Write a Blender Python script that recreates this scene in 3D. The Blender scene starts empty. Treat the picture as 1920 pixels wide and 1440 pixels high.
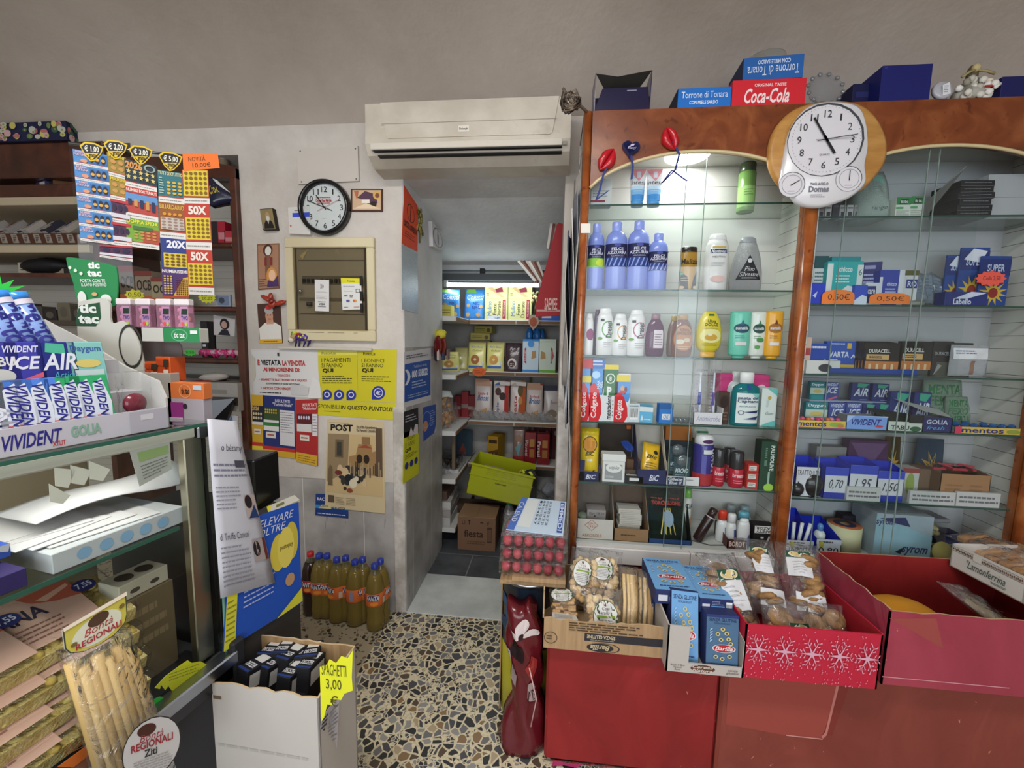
import bpy,math,random
from mathutils import Vector as V,Matrix as MX
random.seed(11)
sc=bpy.context.scene
COL=sc.collection
PI=math.pi
# ------------------------------------------------------------ camera model (photo taken as 1920x1440)
CX,CY,F,H=960.0,720.0,760.0,1.30
def _cam():
    y=V((75,-80,F)).normalized()
    d=V((-160,7800,F)).normalized()
    d=(d-y*d.dot(y)).normalized()
    return d.cross(y),y,-d
AX,AY,AZ=_cam() # world axes seen from the camera (x right, y down, z forward)
EYE=V((0,0,H))
def ray(px,py):
    c=V(((px-CX)/F,(py-CY)/F,1))
    return V((AX.dot(c),AY.dot(c),AZ.dot(c)))
def PY(px,py,Y):
    r=ray(px,py);return EYE+r*(Y/r.y)
def PZ(px,py,Z):
    r=ray(px,py);return EYE+r*((Z-H)/r.z)
def PX(px,py,X):
    r=ray(px,py);return EYE+r*(X/r.x)
def PP(px,py,o,n):
    r=ray(px,py);return EYE+r*((o-EYE).dot(n)/r.dot(n))
# ------------------------------------------------------------ materials
MATS={}
def lin(c):return c/12.92 if c<=.04045 else ((c+.055)/1.055)**2.4
def rgb(h):return tuple(lin(int(h[i:i+2],16)/255) for i in (1,3,5))+(1,)
def newmat(name):
    m=bpy.data.materials.new(name);m.use_nodes=True
    nt=m.node_tree;b=nt.nodes['Principled BSDF']
    return m,nt,b
def N(nt,t,**k):
    n=nt.nodes.new(t)
    for a,v in k.items():
        if a.startswith('i_'):n.inputs[a[2:].replace('_',' ')].default_value=v
        else:setattr(n,a,v)
    return n
def mat(key):
    """'#rrggbb' paper, '#rrggbb!' glossy plastic, '#rrggbb~' metal, '#rrggbb?' crinkled foil, '@name' a special material"""
    if key in MATS:return MATS[key]
    m,nt,b=newmat(key)
    b.inputs['Base Color'].default_value=rgb(key[:7])
    s=key[7:]
    b.inputs['Roughness'].default_value={'':.6,'!':.22,'~':.3,'?':.25,'.':.9}[s]
    b.inputs['Specular IOR Level'].default_value=.5 if s else .3
    if s=='~':b.inputs['Metallic'].default_value=1
    if s=='?':
        b.inputs['Metallic'].default_value=.35
        no=N(nt,'ShaderNodeTexNoise',i_Scale=60.0,i_Detail=3.0)
        bu=N(nt,'ShaderNodeBump',i_Strength=.7,i_Distance=.01)
        nt.links.new(no.outputs[0],bu.inputs['Height']);nt.links.new(bu.outputs[0],b.inputs['Normal'])
    MATS[key]=m
    return m
def ramp(nt,stops,interp='LINEAR'):
    r=nt.nodes.new('ShaderNodeValToRGB');r.color_ramp.interpolation=interp
    e=r.color_ramp.elements
    while len(e)<len(stops):e.new(.5)
    for q,(p,c) in zip(e,stops):
        q.position=p;q.color=rgb(c) if isinstance(c,str) else c
    return r
def coords(nt,scale=(1,1,1),rot=(0,0,0)):
    t=nt.nodes.new('ShaderNodeTexCoord');mp=nt.nodes.new('ShaderNodeMapping')
    mp.inputs['Scale'].default_value=scale;mp.inputs['Rotation'].default_value=rot
    nt.links.new(t.outputs['Object'],mp.inputs['Vector'])
    return mp.outputs[0]
def noisy(name,c1,c2,scale=6,rough=.6,bump=0,c3=None,stretch=(1,1,1),lo=.35,hi=.65,spec=.3,bscale=None):
    m,nt,b=newmat(name);L=nt.links.new
    vec=coords(nt,stretch)
    no=N(nt,'ShaderNodeTexNoise',i_Scale=scale,i_Detail=6.0,i_Roughness=.6)
    L(vec,no.inputs['Vector'])
    st=[(lo,c1),(hi,c2)]+([(min(.98,hi+.15),c3)] if c3 else [])
    r=ramp(nt,st);L(no.outputs[0],r.inputs[0]);L(r.outputs[0],b.inputs['Base Color'])
    b.inputs['Roughness'].default_value=rough;b.inputs['Specular IOR Level'].default_value=spec
    if bump:
        n2=N(nt,'ShaderNodeTexNoise',i_Scale=bscale or scale*4,i_Detail=4.0);L(vec,n2.inputs['Vector'])
        bu=N(nt,'ShaderNodeBump',i_Strength=bump,i_Distance=.02)
        L(n2.outputs[0],bu.inputs['Height']);L(bu.outputs[0],b.inputs['Normal'])
    MATS['@'+name]=m
    return m
def clearmat(name,tint,gloss,rough=.02,fres=1.45,crinkle=0,diff=0,dcol='#ffffff'):
    m=bpy.data.materials.new(name);m.use_nodes=True;nt=m.node_tree;nt.nodes.clear();L=nt.links.new
    out=nt.nodes.new('ShaderNodeOutputMaterial')
    tr=nt.nodes.new('ShaderNodeBsdfTransparent');tr.inputs[0].default_value=rgb(tint)
    gl=N(nt,'ShaderNodeBsdfGlossy');gl.inputs['Roughness'].default_value=rough
    fr=N(nt,'ShaderNodeFresnel');fr.inputs[0].default_value=fres
    mu=N(nt,'ShaderNodeMath',operation='MULTIPLY')
    ge=nt.nodes.new('ShaderNodeNewGeometry');ml=N(nt,'ShaderNodeMath',operation='MULTIPLY_ADD')
    L(ge.outputs['Backfacing'],ml.inputs[0]);ml.inputs[1].default_value=-gloss;ml.inputs[2].default_value=gloss
    L(fr.outputs[0],mu.inputs[0]);L(ml.outputs[0],mu.inputs[1])
    mi=nt.nodes.new('ShaderNodeMixShader');L(mu.outputs[0],mi.inputs[0]);L(gl.outputs[0],mi.inputs[2])
    if diff:
        df=nt.nodes.new('ShaderNodeBsdfDiffuse');df.inputs[0].default_value=rgb(dcol)
        m2=nt.nodes.new('ShaderNodeMixShader');m2.inputs[0].default_value=diff
        L(tr.outputs[0],m2.inputs[1]);L(df.outputs[0],m2.inputs[2]);L(m2.outputs[0],mi.inputs[1])
    else:L(tr.outputs[0],mi.inputs[1])
    if crinkle:
        vec=coords(nt)
        no=N(nt,'ShaderNodeTexNoise',i_Scale=28.0,i_Detail=4.0,i_Distortion=1.5);L(vec,no.inputs['Vector'])
        bu=N(nt,'ShaderNodeBump',i_Strength=crinkle,i_Distance=.02)
        L(no.outputs[0],bu.inputs['Height']);L(bu.outputs[0],gl.inputs['Normal']);L(bu.outputs[0],fr.inputs['Normal'])
    L(mi.outputs[0],out.inputs[0])
    MATS['@'+name]=m
    return m
def emit(name,col,k):
    m=bpy.data.materials.new(name);m.use_nodes=True;nt=m.node_tree
    b=nt.nodes['Principled BSDF'];b.inputs['Base Color'].default_value=rgb(col)
    b.inputs['Emission Color'].default_value=rgb(col);b.inputs['Emission Strength'].default_value=k
    MATS['@'+name]=m
# ------------------------------------------------------------ text outlines
TXT={}
def text_mesh(s,bold=0,shear=0):
    k=(s,bold,shear)
    if k in TXT:return TXT[k]
    cu=bpy.data.curves.new('t','FONT');cu.body=s;cu.size=1;cu.resolution_u=2
    cu.offset=.022*bold;cu.shear=shear;cu.fill_mode='FRONT';cu.space_line=.85;cu.align_x='CENTER'
    o=bpy.data.objects.new('t',cu);COL.objects.link(o)
    dg=bpy.context.evaluated_depsgraph_get();dg.update()
    me=bpy.data.meshes.new_from_object(o.evaluated_get(dg))
    vs=[(v.co.x,v.co.y) for v in me.vertices];fs=[tuple(p.vertices) for p in me.polygons]
    bpy.data.objects.remove(o);bpy.data.curves.remove(cu);bpy.data.meshes.remove(me)
    if not vs:vs,fs=[(0,0)],[]
    x0=min(v[0] for v in vs);x1=max(v[0] for v in vs);y0=min(v[1] for v in vs);y1=max(v[1] for v in vs)
    w=max(x1-x0,1e-4);h=max(y1-y0,1e-4)
    TXT[k]=([((a-x0)/w,(b-y0)/h) for a,b in vs],fs)
    return TXT[k]
# ------------------------------------------------------------ mesh builder
class MB:
    def __init__(s,T=None):s.v=[];s.f=[];s.m=[];s.sm=[];s.k=[];s.T=T
    def mi(s,m):
        if m not in s.k:s.k.append(m)
        return s.k.index(m)
    def add(s,vs,fs,m,smooth=False):
        o=len(s.v);i=s.mi(m);T=s.T
        s.v+=[T@V(p) if T else V(p) for p in vs]
        for f in fs:s.f.append(tuple(o+q for q in f));s.m.append(i);s.sm.append(smooth)
        return s
    def box(s,x0,y0,z0,x1,y1,z1,m,b=0):
        if not b:
            s.add([(x,y,z) for x in (x0,x1) for y in (y0,y1) for z in (z0,z1)],
                  [(0,1,3,2),(4,6,7,5),(0,4,5,1),(2,3,7,6),(0,2,6,4),(1,5,7,3)],m);return s
        vs=[];ix={}
        for i,x in enumerate((x0,x1)):
            for j,y in enumerate((y0,y1)):
                for k,z in enumerate((z0,z1)):
                    sx,sy,sz=(1-2*i)*b,(1-2*j)*b,(1-2*k)*b
                    for a,p in enumerate(((x,y+sy,z+sz),(x+sx,y,z+sz),(x+sx,y+sy,z))):
                        ix[i,j,k,a]=len(vs);vs.append(p)
        fs=[]
        q=lambda*c:fs.append(tuple(ix[t] for t in c))
        for i in (0,1):
            c=[(i,0,0,0),(i,0,1,0),(i,1,1,0),(i,1,0,0)];q(*(c if i==0 else c[::-1]))
            c=[(0,i,0,1),(1,i,0,1),(1,i,1,1),(0,i,1,1)];q(*(c if i==0 else c[::-1]))
            c=[(0,0,i,2),(0,1,i,2),(1,1,i,2),(1,0,i,2)];q(*(c if i==0 else c[::-1]))
            for j in (0,1):
                q((i,j,0,0),(i,j,1,0),(i,j,1,1),(i,j,0,1))
                q((i,0,j,0),(i,1,j,0),(i,1,j,2),(i,0,j,2))
                q((0,i,j,1),(1,i,j,1),(1,i,j,2),(0,i,j,2))
                for k in (0,1):q((i,j,k,0),(i,j,k,1),(i,j,k,2))
        return s.add(vs,fs,m)
    def prism(s,poly,y0,y1,m):
        n=len(poly)
        vs=[(x,y0,z) for x,z in poly]+[(x,y1,z) for x,z in poly]
        return s.add(vs,[tuple(range(n)),tuple(range(2*n-1,n-1,-1))]+[(i,i+n,(i+1)%n+n,(i+1)%n) for i in range(n)],m)
    def lathe(s,pr,m,n=18,sy=1,c=(0,0,0),smooth=True,closed=True):
        vs=[];fs=[]
        for r,z in pr:
            for i in range(n):
                a=2*PI*i/n;vs.append((c[0]+r*math.cos(a),c[1]+r*sy*math.sin(a),c[2]+z))
        for j in range(len(pr)-1):
            for i in range(n):fs.append((j*n+i,j*n+(i+1)%n,(j+1)*n+(i+1)%n,(j+1)*n+i))
        s.add(vs,fs,m,smooth)
        if closed:s.add([],[tuple(-len(vs)+i for i in range(n))[::-1],tuple(i-n for i in range(n))],m)
        return s
    def tube(s,pts,r,m,n=6,smooth=True):
        vs=[];fs=[];pts=[V(p) for p in pts]
        for j,p in enumerate(pts):
            d=(pts[min(j+1,len(pts)-1)]-pts[max(j-1,0)]).normalized()
            a=d.cross(V((0,0,1)) if abs(d.z)<.9 else V((1,0,0))).normalized();b=d.cross(a)
            rr=r[j] if isinstance(r,(list,tuple)) else r
            for i in range(n):t=2*PI*i/n;vs.append(p+a*rr*math.cos(t)+b*rr*math.sin(t))
        for j in range(len(pts)-1):
            for i in range(n):fs.append((j*n+i,(j+1)*n+i,(j+1)*n+(i+1)%n,j*n+(i+1)%n))
        fs+=[tuple(range(n)),tuple((len(pts)-1)*n+i for i in range(n))[::-1]]
        return s.add(vs,fs,m,smooth)
    def grid(s,fn,nu,nv,m,smooth=True):
        vs=[fn(i/nu,j/nv) for j in range(nv+1) for i in range(nu+1)]
        return s.add(vs,[(j*(nu+1)+i,j*(nu+1)+i+1,(j+1)*(nu+1)+i+1,(j+1)*(nu+1)+i) for j in range(nv) for i in range(nu)],m,smooth)
    def shell(s,fa,fb,nu,nv,m,smooth=True):
        n=(nu+1)*(nv+1)
        vs=[fa(i/nu,j/nv) for j in range(nv+1) for i in range(nu+1)]+[fb(i/nu,j/nv) for j in range(nv+1) for i in range(nu+1)]
        g=lambda i,j,k:k*n+j*(nu+1)+i
        fs=[]
        for j in range(nv):
            for i in range(nu):
                fs.append((g(i,j,0),g(i+1,j,0),g(i+1,j+1,0),g(i,j+1,0)))
                fs.append((g(i,j,1),g(i,j+1,1),g(i+1,j+1,1),g(i+1,j,1)))
        for i in range(nu):
            fs.append((g(i,0,0),g(i,0,1),g(i+1,0,1),g(i+1,0,0)));fs.append((g(i,nv,0),g(i+1,nv,0),g(i+1,nv,1),g(i,nv,1)))
        for j in range(nv):
            fs.append((g(0,j,0),g(0,j+1,0),g(0,j+1,1),g(0,j,1)));fs.append((g(nu,j,0),g(nu,j,1),g(nu,j+1,1),g(nu,j+1,0)))
        return s.add(vs,fs,m,smooth)
    def blob(s,c,r,m,n=10,k=7,rot=None,wob=0):
        vs=[];fs=[];c=V(c);R=rot or MX.Identity(3)
        for j in range(k+1):
            t=PI*j/k
            for i in range(n):
                a=2*PI*i/n;w=1+(random.uniform(-wob,wob) if wob else 0)
                vs.append(c+R@V((r[0]*math.sin(t)*math.cos(a)*w,r[1]*math.sin(t)*math.sin(a)*w,r[2]*math.cos(t)*w)))
        for j in range(k):
            for i in range(n):fs.append((j*n+i,(j+1)*n+i,(j+1)*n+(i+1)%n,j*n+(i+1)%n))
        return s.add(vs,fs,m,True)
    def clip(s,poly,fn,e,c,sub):
        def cut(P,ax,lim,sg):
            o=[]
            for a,b in zip(P,P[1:]+P[:1]):
                da,db=sg*(a[ax]-lim),sg*(b[ax]-lim)
                if da>=0:o.append(a)
                if da*db<0:t=da/(da-db);o.append((a[0]+(b[0]-a[0])*t,a[1]+(b[1]-a[1])*t))
            return o
        u0=min(p[0] for p in poly);u1=max(p[0] for p in poly);n=max(1,math.ceil((u1-u0)*sub*1.3))
        for i in range(n):
            P=cut(cut(list(poly),0,u0+(u1-u0)*i/n,1),0,u0+(u1-u0)*(i+1)/n,-1)
            if len(P)<3:continue
            v0=min(p[1] for p in P);v1=max(p[1] for p in P);m=max(1,math.ceil((v1-v0)*sub))
            for j in range(m):
                Q=cut(cut(P,1,v0+(v1-v0)*j/m,1),1,v0+(v1-v0)*(j+1)/m,-1)
                if len(Q)>=3:s.add([fn(a,b,e) for a,b in Q],[tuple(range(len(Q)))],c)
    def decals(s,D,fn,sub=1,e0=.0004,de=.0003):
        for i,d in enumerate(D):
            e=e0+de*min(i,9)+(i-9)*4e-6*(i>9);k=d[0]
            if k=='r':
                u0,v0,u1,v1,c=d[1:6];n=sub if abs(u1-u0)>.12 else max(1,sub//3);q=sub if abs(v1-v0)>.12 else max(1,sub//3)
                s.grid(lambda a,b:fn(u0+(u1-u0)*a,v0+(v1-v0)*b,e),n,q,c,sub>1)
            elif k=='e' or k=='s':
                cu,cv,ru,rv,c=d[1:6];n=20;p=d[6] if k=='s' else 0;pts=[]
                if k=='s':n=p*2
                for j in range(n):
                    f=1 if (not p or j%2==0) else (d[7] if len(d)>7 else .7)
                    a=2*PI*j/n+.3*bool(p);pts.append((cu+ru*f*math.cos(a),cv+rv*f*math.sin(a)))
                if sub>1 and k=='e':s.clip(pts,fn,e,c,sub)
                else:s.add([fn(cu,cv,e)]+[fn(a,b,e) for a,b in pts],[(0,1+j,1+(j+1)%n) for j in range(n)],c)
            elif k=='o':
                cu,cv,ru,rv,t,c=d[1:7];n=28;vs=[]
                for j in range(n):
                    a=2*PI*j/n
                    for f in (1,1-t):vs.append(fn(cu+ru*f*math.cos(a),cv+rv*f*math.sin(a),e))
                s.add(vs,[(2*j,2*((j+1)%n),2*((j+1)%n)+1,2*j+1) for j in range(n)],c)
            elif k=='p':
                if sub>1:s.clip(d[1],fn,e,d[2],sub)
                else:s.add([fn(a,b,e) for a,b in d[1]],[tuple(range(len(d[1])))],d[2])
            elif k=='t':
                tx,u0,v0,u1,v1,c=d[1:7];op=d[7] if len(d)>7 else ''
                vs,fs=text_mesh(tx,op.count('b'),.3 if 'i' in op else 0)
                if 'r' in op:vs=[(1-b,a) for a,b in vs]
                if 'R' in op:vs=[(b,1-a) for a,b in vs]
                if 'f' in op:vs=[(1-a,1-b) for a,b in vs]
                s.add([fn(u0+(u1-u0)*a,v0+(v1-v0)*b,e) for a,b in vs],fs,c)
            elif k=='l':
                u0,v0,u1,v1,n,c=d[1:7];hgt=(v1-v0)/n;fill=d[7] if len(d)>7 else .45
                rr=random.Random(int(u0*977+v0*131+n))
                for j in range(n):
                    x=u0;vb=v1-(j+.5)*hgt-hgt*fill/2;end=u1-(u1-u0)*rr.choice((0,.05,.1,.3))
                    while x<end-.004:
                        w=min((u1-u0)*rr.uniform(.05,.16),end-x)
                        s.add([fn(x,vb,e),fn(x+w,vb,e),fn(x+w,vb+hgt*fill,e),fn(x,vb+hgt*fill,e)],[(0,1,2,3)],c)
                        x+=w+(u1-u0)*.02
            elif k=='bar':
                u0,v0,u1,v1=d[1:5];rr=random.Random(5);x=u0
                s.add([fn(u0,v0,e),fn(u1,v0,e),fn(u1,v1,e),fn(u0,v1,e)],[(0,1,2,3)],'#e8e8e8')
                while x<u1:
                    w=(u1-u0)*rr.choice((.02,.03,.05));q=min(x+w,u1)
                    s.add([fn(x,v0+(v1-v0)*.2,e+.0002),fn(q,v0+(v1-v0)*.2,e+.0002),fn(q,v1,e+.0002),fn(x,v1,e+.0002)],[(0,1,2,3)],'#202022')
                    x+=w*2.1
        return s
    def build(s,name,parent=None,loc=(0,0,0),origin=None):
        me=bpy.data.meshes.new(name)
        o0=V(origin) if origin is not None else V((0,0,0))
        me.from_pydata([tuple(p-o0) for p in s.v],[],s.f)
        for k in s.k:me.materials.append(mat(k))
        me.polygons.foreach_set('material_index',s.m);me.polygons.foreach_set('use_smooth',s.sm)
        me.update()
        o=bpy.data.objects.new(name,me);COL.objects.link(o)
        o.location=o0 if origin is not None else loc
        if parent:o.parent=parent
        return o
# ------------------------------------------------------------ things
def tag(o,label,cat,group=None,kind=None):
    if label:o['label']=label
    if cat:o['category']=cat
    if group:o['group']=group
    if kind:o['kind']=kind
    return o
def empty(name,label,cat,loc,rz=0,rx=0,ry=0,group=None):
    o=bpy.data.objects.new(name,None);COL.objects.link(o);o.empty_display_size=.05
    o.location=loc;o.rotation_euler=(rx,ry,rz)
    return tag(o,label,cat,group)
def single(name,label,cat,mb,loc,rz=0,rx=0,ry=0,group=None):
    o=mb.build(name,None,loc);o.rotation_euler=(rx,ry,rz)
    return tag(o,label,cat,group)
def structure(name,mb,label=None,cat=None,origin=None):
    return tag(mb.build(name,None,origin=origin),label,cat,None,'structure')
def dup(root,loc=None,rz=None,label=None,rx=None):
    r=root.copy();COL.objects.link(r)
    for ch in list(root.children):
        c=ch.copy();COL.objects.link(c);c.parent=r
        for g in ch.children:d=g.copy();COL.objects.link(d);d.parent=c
    if loc is not None:r.location=loc
    if rz is not None:r.rotation_euler.z=rz
    if rx is not None:r.rotation_euler.x=rx
    if label:r['label']=label
    return r
# faces of a box with front at y=0, centred on x, standing on z=0
def fF(w,h,d=0):return lambda u,v,e=0:V(((u-.5)*w,-e,v*h))
def fL(w,h,d):return lambda u,v,e=0:V((-w/2-e,d*(1-u),v*h))
def fR(w,h,d):return lambda u,v,e=0:V((w/2+e,d*u,v*h))
def fT(w,h,d):return lambda u,v,e=0:V(((u-.5)*w,d*v,h+e))
def carton(w,h,d,col,front=(),top=(),left=(),right=(),bev=.0012,sides=None,mb=None):
    mb=mb or MB()
    mb.box(-w/2,0,0,w/2,d,h,sides or col,min(bev,w*.05,h*.05))
    if sides:mb.decals([('r',.01,.01,.99,.99,col)],fF(w,h),e0=.0001)
    mb.decals(front,fF(w,h));mb.decals(top,fT(w,h,d));mb.decals(left,fL(w,h,d));mb.decals(right,fR(w,h,d))
    return mb
def span(x0,x1,yt,Y,Z):
    """centre point, width and height of something standing on height Z at depth Y that covers x0..x1 px and reaches yt px"""
    xm=(x0+x1)/2;ym=yt;top=PY(xm,yt,Y).z;zc=(top+Z)/2
    for _ in range(3):ym+=(PY(xm,ym,Y).z-zc)*F/Y
    a=PY(x0,ym,Y);b=PY(x1,ym,Y)
    return V(((a.x+b.x)/2,Y,Z)),b.x-a.x,top-Z
def cart(name,label,cat,x0,x1,yt,Y,Z,d,col,front=(),top=(),left=(),right=(),rz=0,group=None,sides=None,rx=0):
    p,w,h=span(x0,x1,yt,Y,Z)
    return single(name,label,cat,carton(w,h,d,col,front,top,left,right,sides=sides),p,rz,rx,0,group)
def quad(name,label,cat,P,th,col,D=(),group=None,sub=1,back=None,curl=0):
    """a sheet or slab given by its four front corners (top left, top right, bottom right, bottom left)"""
    TL,TR,BR,BL=[V(p) for p in P]
    n=((TR-TL).cross(TL-BL)).normalized()
    fn=lambda u,v,e=0:(BL*(1-u)+BR*u)*(1-v)+(TL*(1-u)+TR*u)*v+n*(e+curl*math.sin(PI*u)*math.sin(PI*v))
    mb=MB();k=max(sub,6 if curl else 1)
    mb.shell(lambda u,v:fn(u,v),lambda u,v:fn(u,v,-th),k,k,col,k>1)
    mb.decals(D,fn,max(sub,4 if curl else 1))
    o=mb.build(name,None,origin=(BL+BR)/2-n*th/2)
    return tag(o,label,cat,group)
def flat(name,label,cat,pts,Y,th,col,D=(),group=None,curl=0):
    return quad(name,label,cat,[PY(a,b,Y-th) for a,b in pts],th,col,D,group,curl=curl)
def rect(x0,y0,x1,y1):return [(x0,y0),(x1,y0),(x1,y1),(x0,y1)]
# lathe bottle: prof (r,z) of body in fractions of half width / height
def bottle(name,label,cat,x0,x1,yt,Y,Z,prof,cap,bcol,ccol,lab=(),sq=1,group=None,n=20,lname='label',rz=0,labz=None,capname='cap',fill=None):
    p,w,h=span(x0,x1,yt,Y,Z);r=w/2
    e=empty(name,label,cat,p+V((0,r*sq,0)),rz,group=group)
    pr=[(a*r,b*h) for a,b in prof]
    MB().lathe(pr,bcol,n,sq).build('body',e)
    if cap:MB().lathe([(a*r,b*h) for a,b in cap],ccol,n,sq).build(capname,e)
    if fill:MB().lathe([(a*r*.93,b*h+.002) for a,b in prof if b<fill[0]],fill[1],n,sq).build('liquid',e)
    if lab:
        def fn(u,v,ee=0):
            z=v*h;rr=pr[-1][0]
            for (ra,za),(rb,zb) in zip(pr,pr[1:]):
                if za<=z<=zb and zb>za:rr=ra+(rb-ra)*(z-za)/(zb-za);break
            a=(u-.5)*PI*.98;q=rr+ee+.0003
            return V((q*math.sin(a),-q*sq*math.cos(a)-(ee if sq<.7 else 0),z))
        MB().decals(lab,fn,8).build(lname,e)
    return e
# free standing soft bag, gusset at the bottom, flat seal at the top
def bag(name,label,cat,x0,x1,yt,Y,Z,d,col,D=(),rz=0,group=None,seal=None,lean=0,wob=.006,crimp=.06,rx=0):
    p,w,h=span(x0,x1,yt,Y,Z)
    ph=random.uniform(0,6)
    def fn(u,v,e=0):
        b=(d/2)*max(0,1-v**2.6)*(1-.25*abs(2*u-1)**3)
        ww=w*(1-.05*math.sin(PI*v))*(1-.04*v)
        return V(((u-.5)*ww,d/2-b-e-wob*math.sin(9*u+ph)*math.sin(7*v+ph)*.5*math.sin(PI*min(1,v*1.2)),v*h))
    def bk(u,v):
        q=fn(u,v);return V((q.x,d-q.y+.001,q.z))
    mb=MB().shell(lambda u,v:fn(u,v),bk,8,10,col)
    if seal:mb.decals([('r',0,1-crimp,1,1,seal)],fn,6)
    mb.decals(D,fn,8,.0006)
    return single(name,label,cat,mb,p,rz,rx,0,group)
def pouch(w,h,b,col,D=(),flatn=6,wob=.004):
    ph=random.uniform(0,6)
    def fn(u,v,e=0):
        s=(math.sin(PI*u)**.5 if 0<u<1 else 0)*(math.sin(PI*v)**.5 if 0<v<1 else 0)
        return V(((u-.5)*w,-b/2*s-e-wob*math.sin(13*u+ph)*math.sin(11*v+ph)*s,v*h))
    def bk(u,v):q=fn(u,v);return V((q.x,-q.y*.8+.0008,q.z))
    return MB().shell(lambda u,v:fn(u,v),bk,10,10,col).decals(D,fn,8,.0008),fn
# ================================================================= ROOM
W=1.755
XL,XR=-.655,.035
noisy('plaster','#b9b1a8','#cfc8c0',3,.85,.12,spec=.1,bscale=60)
noisy('ceiling','#a3968a','#b8aca1',1.2,.9,.1,spec=.1,bscale=40)
noisy('white_wall','#c6c6c6','#dcdddd',3,.7,.1,spec=.2,bscale=40)
noisy('store_wall','#9a9692','#b0ada9',3,.8,.05,spec=.1)
def m_dado():
    m,nt,b=newmat('dado');L=nt.links.new
    vec=coords(nt)
    no=N(nt,'ShaderNodeTexNoise',i_Scale=7.0,i_Detail=8.0);L(vec,no.inputs['Vector'])
    r=ramp(nt,[(.3,'#8f8a86'),(.55,'#a9a5a2'),(.75,'#bbb8b5')]);L(no.outputs[0],r.inputs[0])
    br=N(nt,'ShaderNodeTexBrick',offset=0.0);br.inputs['Scale'].default_value=1.0
    br.inputs['Brick Width'].default_value=.30;br.inputs['Row Height'].default_value=1.2;br.inputs['Mortar Size'].default_value=.0016
    mp=N(nt,'ShaderNodeMapping');mp.inputs['Rotation'].default_value=(PI/2,0,0);mp.inputs['Location'].default_value=(.02,.1,0)
    mp.inputs['Rotation'].default_value=(-PI/2,0,0)
    t=nt.nodes.new('ShaderNodeTexCoord')
    sp=nt.nodes.new('ShaderNodeSeparateXYZ');L(t.outputs['Object'],sp.inputs[0])
    ad=N(nt,'ShaderNodeMath',operation='ADD');L(sp.outputs[0],ad.inputs[0]);L(sp.outputs[1],ad.inputs[1])
    cb=nt.nodes.new('ShaderNodeCombineXYZ');L(ad.outputs[0],cb.inputs[0]);L(sp.outputs[2],cb.inputs[1])
    L(cb.outputs[0],br.inputs['Vector'])
    n2=N(nt,'ShaderNodeTexNoise',i_Scale=9.0,i_Detail=3.0)
    m2=N(nt,'ShaderNodeMapping');m2.inputs['Rotation'].default_value=(0,.7,0);m2.inputs['Scale'].default_value=(14,14,2.2)
    L(t.outputs['Object'],m2.inputs[0]);L(m2.outputs[0],n2.inputs['Vector']);n2.inputs['Scale'].default_value=1.6
    r2=ramp(nt,[(.69,'#000000'),(.72,'#ffffff')]);L(n2.outputs[0],r2.inputs[0])
    x1=N(nt,'ShaderNodeMix',data_type='RGBA');L(r2.outputs[0],x1.inputs[0]);L(r.outputs[0],x1.inputs[6]);x1.inputs[7].default_value=rgb('#6a6664')
    x2=N(nt,'ShaderNodeMix',data_type='RGBA');L(br.outputs['Fac'],x2.inputs[0]);L(x1.outputs[2],x2.inputs[6]);x2.inputs[7].default_value=rgb('#d6d4d0')
    L(x2.outputs[2],b.inputs['Base Color']);b.inputs['Roughness'].default_value=.45
    MATS['@dado']=m
m_dado()
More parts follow.
